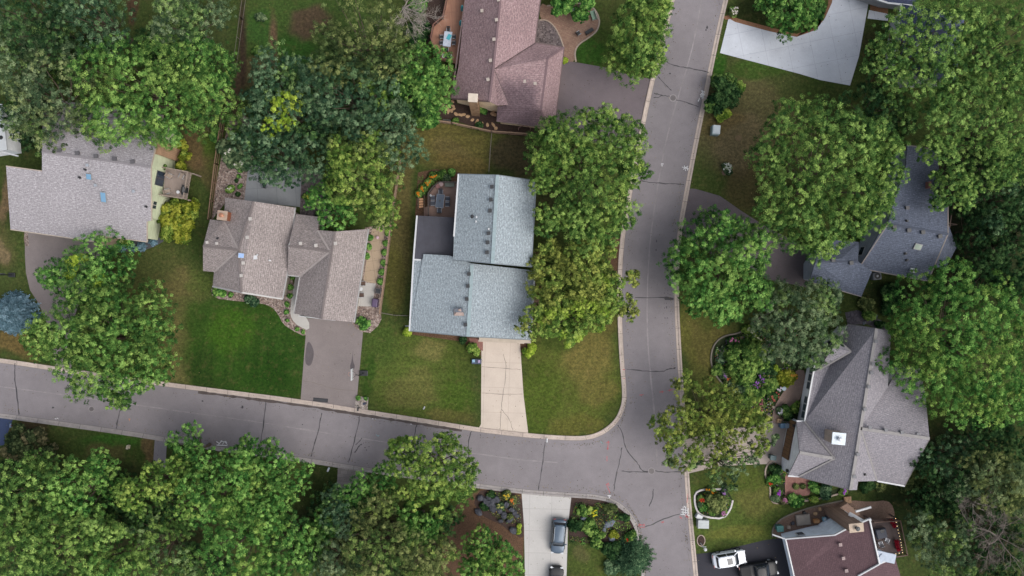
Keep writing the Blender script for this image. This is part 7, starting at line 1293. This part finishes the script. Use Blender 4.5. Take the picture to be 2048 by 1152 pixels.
# side patio of the taupe house
for lb, px, py in [('upper', 726, 567), ('lower', 723, 590)]: x, y = XY(px, py, .5); chair(f'{lb} brown wicker chair on the white side patio', x, y, .03, 0, flat('dark_wicker', C(92, 68, 56)), .6, 'brown chairs on the side patio')
x, y = XY(721, 578, .5); t = thing('side_table', (x, y, .03), 'round white table between the two brown wicker chairs', 'table'); mb = MB(); mb.tube([(x, y, .5), (x, y, .54)], [.3, .3], 16); mb.build('tabletop', M_WHITE, t); mb = MB(); mb.tube([(x, y, .03), (x, y, .5)], [.05, .05], 8); mb.build('leg', M_DARKM, t)
slab('covered_grill', 'purple covered grill at the corner of the white side patio', 'grill', 749, 606, .8, 1.15, 1.0, -.15, flat('purple_cover', C(92, 74, 106), .6), .14)
slab('ac_unit', 'small grey-brown air conditioner in the rock bed by the side patio', 'air conditioner', 756, 582, .8, .75, .7, -.1, flat('ac_brown', C(110, 102, 100)), .04, lid(M_DARKM, .6, .55, .03))
x, y = XY(755, 475, .35); t = thing('flower_pot', (x, y, .02), 'pink and white flower pot on the paver side walk', 'flower pot'); mb = MB(); mb.tube([(x, y, .02), (x, y, .3)], [.14, .2], 12); mb.build('pot', flat('plum_pot', C(104, 70, 84)), t); mb = MB(); mb.tube([(x, y, .3), (x, y, .42), (x, y, .48)], [.22, .2, .05], 9); mb.build('bloom', flat('pink_bloom', C(226, 190, 204), .8, 0, .3, 9), t)
x, y = XY(514, 341, .5); chair('small dark chair on the upper left of the grey back patio', x, y, .06, .4, M_DARKM, .5); x, y = XY(530, 372, .5); chair('dark chair under the oak on the grey back patio', x, y, .06, 1.4, M_DARKM, .5)
# maroon house yard and deck
slab('concrete_table', 'square pale concrete slab table in the tan mulch bed', 'slab', 1607, 1040, 1.9, 1.45, .35, .12, flat('pale_slab', C(156, 146, 136)), .03, lid(flat('pale_slab_top', C(166, 156, 144)), 1.7, 1.25, .04))
slab('storage_box', 'small orange-tan box beside the pale slab', 'box', 1634, 1043, .75, .5, .5, .05, flat('orange_box', C(210, 150, 96)), .03, lid(flat('orange_lid', C(220, 166, 116)), .6, .36, .04)); slab('cooler', 'light blue cooler right of the orange-tan box', 'cooler', 1650, 1039, .5, .5, .45, .05, flat('light_blue', C(150, 200, 220)), .04, lid(M_WHITE, .3, .3, .04))
slab('stone_step', 'tan stone step block at the top of the tan mulch bed', 'step', 1696, 1000, 1.0, .9, .3, .1, STONE, .05)
t = thing('brick_pier', P(1690, 1012), 'weathered brick steps running down to the maroon house chimney', 'steps'); 
for k in range(5): q = P(1686 + k * 6, 1012 + k * 4.5, .5); mb = MB(); mb.box((q.x, q.y, .5 - .06 * k), (1.3, .55, 1.0 - .12 * k), .55); mb.build('step', planks('brown_brick', (0,) * 4, (0,) * 4, (0,) * 4), t)
slab('garden_chest', 'long dark rack of pots between the pale slab and the maroon house', 'rack', 1663, 1034, 1.3, .4, .5, .12, flat('dark_rack', C(76, 78, 90)), .02, lid(flat('rack_top', C(96, 96, 104)), 1.1, .25, .05))
for i, (px, py) in enumerate([(1608, 1025), (1585, 1046), (1681, 1019), (1577, 1054), (1630, 1027), (1639, 1018)]): rock(['dark pot above the pale slab', 'dark rock left of the pale slab', 'dark pot near the stone step', 'rounded stone beside the teal bin', 'brown rock upper right of the pale slab', 'brown rock farther up right of the slab'][i], px, py, .3, .26, .3, i, [M_BLACKP, M_BASALT, M_BLACKP, M_EDGE, M_STEP, M_STEP][i], 600 + i)
x, y = XY(1764, 1068, 2.1); t = thing('fire_table', (x, y, 1.4), 'dark low covered table in the centre of the bottom right deck', 'table'); mb = MB(); mb.box((x, y, 1.85), (1.4, 1.3, .5), .2); mb.build('cover', flat('slate_cover', C(70, 74, 88)), t, bevel=.12); mb = MB(); mb.box((x, y + .4, 2.12), (.5, .4, .1), .2); mb.build('lid', M_DARKM, t)
M_GCH = flat('pale_grey_chair', C(150, 150, 156))
for lb, px, py, rz in [('left', 1761, 1087, 1.9), ('right', 1774, 1080, 1.2)]: x, y = XY(px, py, 1.9); chair(f'{lb} pale grey chair below the dark covered table', x, y, 1.4, rz, M_GCH, .5, 'pale chairs on the bottom right deck')
for i, (px, py) in enumerate([(1786, 1044), (1790, 1052), (1795, 1085), (1796, 1092), (1798, 1099)]):
    x, y = XY(px, py, 2.0); t = thing('red_geranium', (x, y, 1.4), ['topmost', 'second', 'third', 'fourth', 'lowest'][i] + ' red flower pot along the right rail of the bottom right deck', 'flower pot', 'red flower pots along the deck rail'); mb = MB(); mb.tube([(x, y, 1.41), (x, y, 1.75)], [.16, .2], 10); mb.build('pot', flat('clay', C(140, 84, 66)), t)
    rg = np.random.RandomState(900 + i); n = 140; q = rg.normal(0, 1, (n, 3)); q /= np.linalg.norm(q, axis=1, keepdims=True); q[:, 2] = abs(q[:, 2]); pos = np.array([x, y, 1.78]) + q * rg.rand(n, 1) ** .5 * .36; leaf_object('bloom', t, pos, q * .5 + np.array([0, 0, .8]), np.full(n, .14), np.tile(np.array([lin(120), lin(28), lin(40)]), (n, 1)) * rg.uniform(.5, 1.3, (n, 1)), rg, .8)
t = thing('string_lights', P(1793, 1037, 2.4), 'string of small glowing warm lights along the rails of the bottom right deck', 'string lights'); pth = [(1791, 1037), (1796, 1060), (1802, 1085), (1805, 1105), (1785, 1109)]; mb = MB()
q = [P(x_, y_, 2.45) for x_, y_ in pth]; mb.tube(q, [.012] * len(q), 4); mb.build('wire', M_BLACKP, t)
GL = flat('warm_bulb', (1.0, .72, .35, 1), .5, 0, 0, 1, 1.6)
for a_, b_, n in ((q[0], q[1], 3), (q[1], q[2], 4), (q[2], q[3], 4), (q[3], q[4], 3)):
    for k in range(n): c = a_.lerp(b_, k / n); mb = MB(); mb.tube([c - Vector((0, 0, .06)), c, c + Vector((0, 0, .06))], [.015, .03, .015], 6); mb.build('bulb', GL, t)
x, y = XY(1568, 777, .5); t = thing('bird_bath', (x, y, 0), 'pale bird bath at the garden edge beside the paver walk', 'bird bath'); mb = MB(); mb.tube([(x, y, 0), (x, y, .45)], [.14, .08], 10); mb.build('pedestal', M_METAL, t); mb = MB(); mb.tube([(x, y, .45), (x, y, .55)], [.15, .3], 16); mb.build('basin', flat('pale_blue_stone', C(186, 204, 214)), t)
for i, (px, py) in enumerate([(1536, 829), (1540, 834), (1548, 815)]): rock(['cream paving stone under the yellow-green oak', 'second cream paving stone nearer the drive', 'round tan stone where the paver walk narrows'][i], px, py, .35, .2, .1, -.6, M_EDGE, 640 + i)
rock('white garden ball beside the golden plant', 1575, 760, .22, .2, .3, 0, M_WHITE, 650, 'garden_ball', 'ornament')

# ------------------------------------------------------------------ low planting in the beds and fallen leaves (nobody could count them)
def scatter(name, polys, n, pals, size, zmax, seed, flowers=(), fshare=.0, label=None):
    rg = np.random.RandomState(seed); P_ = []; N_ = []; S_ = []; C_ = []
    areas = []
    for poly in polys:
        q = np.array([XY(*p) for p in poly]); areas.append((q, abs(sum(q[i][0] * q[(i + 1) % len(q)][1] - q[(i + 1) % len(q)][0] * q[i][1] for i in range(len(q)))) / 2))
    tot = sum(a for _, a in areas)
    for q, a in areas:
        m = int(n * a / tot * 1.8); x = rg.uniform(q[:, 0].min(), q[:, 0].max(), m * 2); y = rg.uniform(q[:, 1].min(), q[:, 1].max(), m * 2); ins = np.zeros(len(x), bool)
        for i in range(len(q)):
            x0, y0 = q[i]; x1, y1 = q[(i + 1) % len(q)]; c = ((y0 > y) != (y1 > y)) & (x < (x1 - x0) * (y - y0) / (y1 - y0 + 1e-12) + x0); ins ^= c
        x, y = x[ins][:int(n * a / tot)], y[ins][:int(n * a / tot)]
        f = fbm(x, y, 1.3, seed + 3, 3); keep = f > .40; x, y, f = x[keep], y[keep], f[keep]; k = fbm(x, y, 1.8, seed + 9, 2)
        z = .03 + zmax * np.clip((f - .4) * 4, .1, 1) * rg.rand(len(x)); P_.append(np.stack([x, y, z], 1)); pi = np.clip(((k - .25) * 2 * len(pals)).astype(int), 0, len(pals) - 1)
        pp = np.array([palette(p) for p in pals])[pi]; t = rg.rand(len(x))[:, None]; C_.append(np.where(t < .6, pp[:, 0] * (1 - t / .6) + pp[:, 1] * t / .6, pp[:, 1] * (1 - (t - .6) / .4) + pp[:, 2] * (t - .6) / .4))
        S_.append(size * rg.uniform(.6, 1.3, len(x)))
        if fshare:
            nf = int(len(x) * fshare); j = rg.choice(len(x), nf); fk = (fbm(x[j], y[j], .9, seed + 20, 2) * 3.0 * len(flowers)).astype(int) % len(flowers)
            P_.append(np.stack([x[j] + rg.normal(0, .05, nf), y[j] + rg.normal(0, .05, nf), z[j] + zmax * .6], 1)); C_.append(np.array([[lin(v) * .6 for v in c] for c in flowers])[fk]); S_.append(np.full(nf, size * .8))
    P_ = np.concatenate(P_); nn = rg.normal(0, .45, P_.shape) + np.array([0, 0, 1]); nn /= np.linalg.norm(nn, axis=1, keepdims=True)
    o = leaf_object(name, None, P_, nn, np.concatenate(S_), np.concatenate(C_), rg, .6, off=np.array([P_[:, 0].mean(), P_[:, 1].mean(), 0])); o['kind'] = 'stuff'; return o
GARD = [(1535, 640), (1500, 655), (1483, 672), (1450, 680), (1432, 694), (1427, 717), (1432, 740), (1450, 764), (1475, 796), (1520, 826), (1543, 832), (1556, 790), (1586, 748), (1600, 700), (1590, 655)]
scatter('garden_ground_cover', [GARD], 26000, ['green', 'bright', 'dark', 'olive', 'green'], .16, .45, 71, ((190, 120, 170), (170, 110, 190), (214, 90, 110), (224, 210, 220), (220, 200, 90)), .07)
scatter('bed_ground_cover', [[(1394, 988), (1408, 983), (1448, 983), (1460, 995), (1462, 1008), (1444, 1031), (1404, 1026), (1394, 1008)], [(1545, 924), (1572, 934), (1568, 1000), (1640, 992), (1690, 975), (1673, 988), (1617, 998), (1556, 1006), (1544, 998), (1546, 975), (1534, 950), (1537, 936)]], 6000, ['green', 'bright', 'dark'], .15, .35, 72, ((200, 120, 180), (224, 140, 60), (170, 110, 190)), .06)
scatter('corner_bed_ground_cover', [[(1150, 1005), (1187, 1002), (1218, 1008), (1240, 1022), (1258, 1042), (1268, 1066), (1274, 1105), (1240, 1110), (1180, 1094), (1140, 1084), (1140, 1040)]], 5000, ['green', 'dark', 'olive', 'bright'], .16, .4, 73, ((224, 200, 70), (214, 90, 70)), .02)
scatter('rock_bed_ground_cover', [[(975, 982), (1040, 990), (1042, 1046), (1010, 1046), (985, 1030), (960, 1010)]], 1500, ['olive', 'green', 'grey'], .14, .3, 74, ((220, 190, 90),), .05)
scatter('foundation_ground_cover', [[(836, 348), (868, 342), (900, 345), (880, 366), (856, 388), (852, 400), (836, 400)], [(1550, 820), (1600, 812), (1600, 842), (1565, 846)]], 1500, ['green', 'dark', 'bright'], .14, .3, 75)
def litter(name, n, seed):
    rg = np.random.RandomState(seed); pts = []
    for line, off in ((UP, -4), (UP, 6), (RT, -4), (RT, 4), (LO, -5), (LO, 3)):
        q = chaikin(line, 2)
        for _ in range(n // 8):
            i = rg.randint(len(q) - 1); t = rg.rand(); x = q[i][0] * (1 - t) + q[i + 1][0] * t; y = q[i][1] * (1 - t) + q[i + 1][1] * t
            o = off + abs(rg.normal(0, 5)) * np.sign(off)
            if 0 < x < 2048 and 0 < y < 1152: pts.append((x + (o if line is RT or (line is UP and y < 800 and x > 1200) else 0), y + (o if not (line is RT) else 0)))
    pts += [(rg.uniform(0, 2048), rg.uniform(0, 1152)) for _ in range(n)]
    P_ = np.array([(*XY(*p), .045) for p in pts]); m = len(P_); nn = rg.normal(0, .2, (m, 3)) + np.array([0, 0, 1]); nn /= np.linalg.norm(nn, axis=1, keepdims=True)
    cc = np.array([[lin(v) * .6 for v in c] for c in ((96, 84, 60), (124, 104, 72), (84, 92, 50), (150, 136, 96), (70, 60, 48))])[rg.randint(0, 5, m)]
    o = leaf_object(name, None, P_, nn, rg.uniform(.05, .15, m), cc, rg, .7, off=np.array([0., 0., 0.])); o['kind'] = 'stuff'
litter('fallen_leaves', 5000, 91)
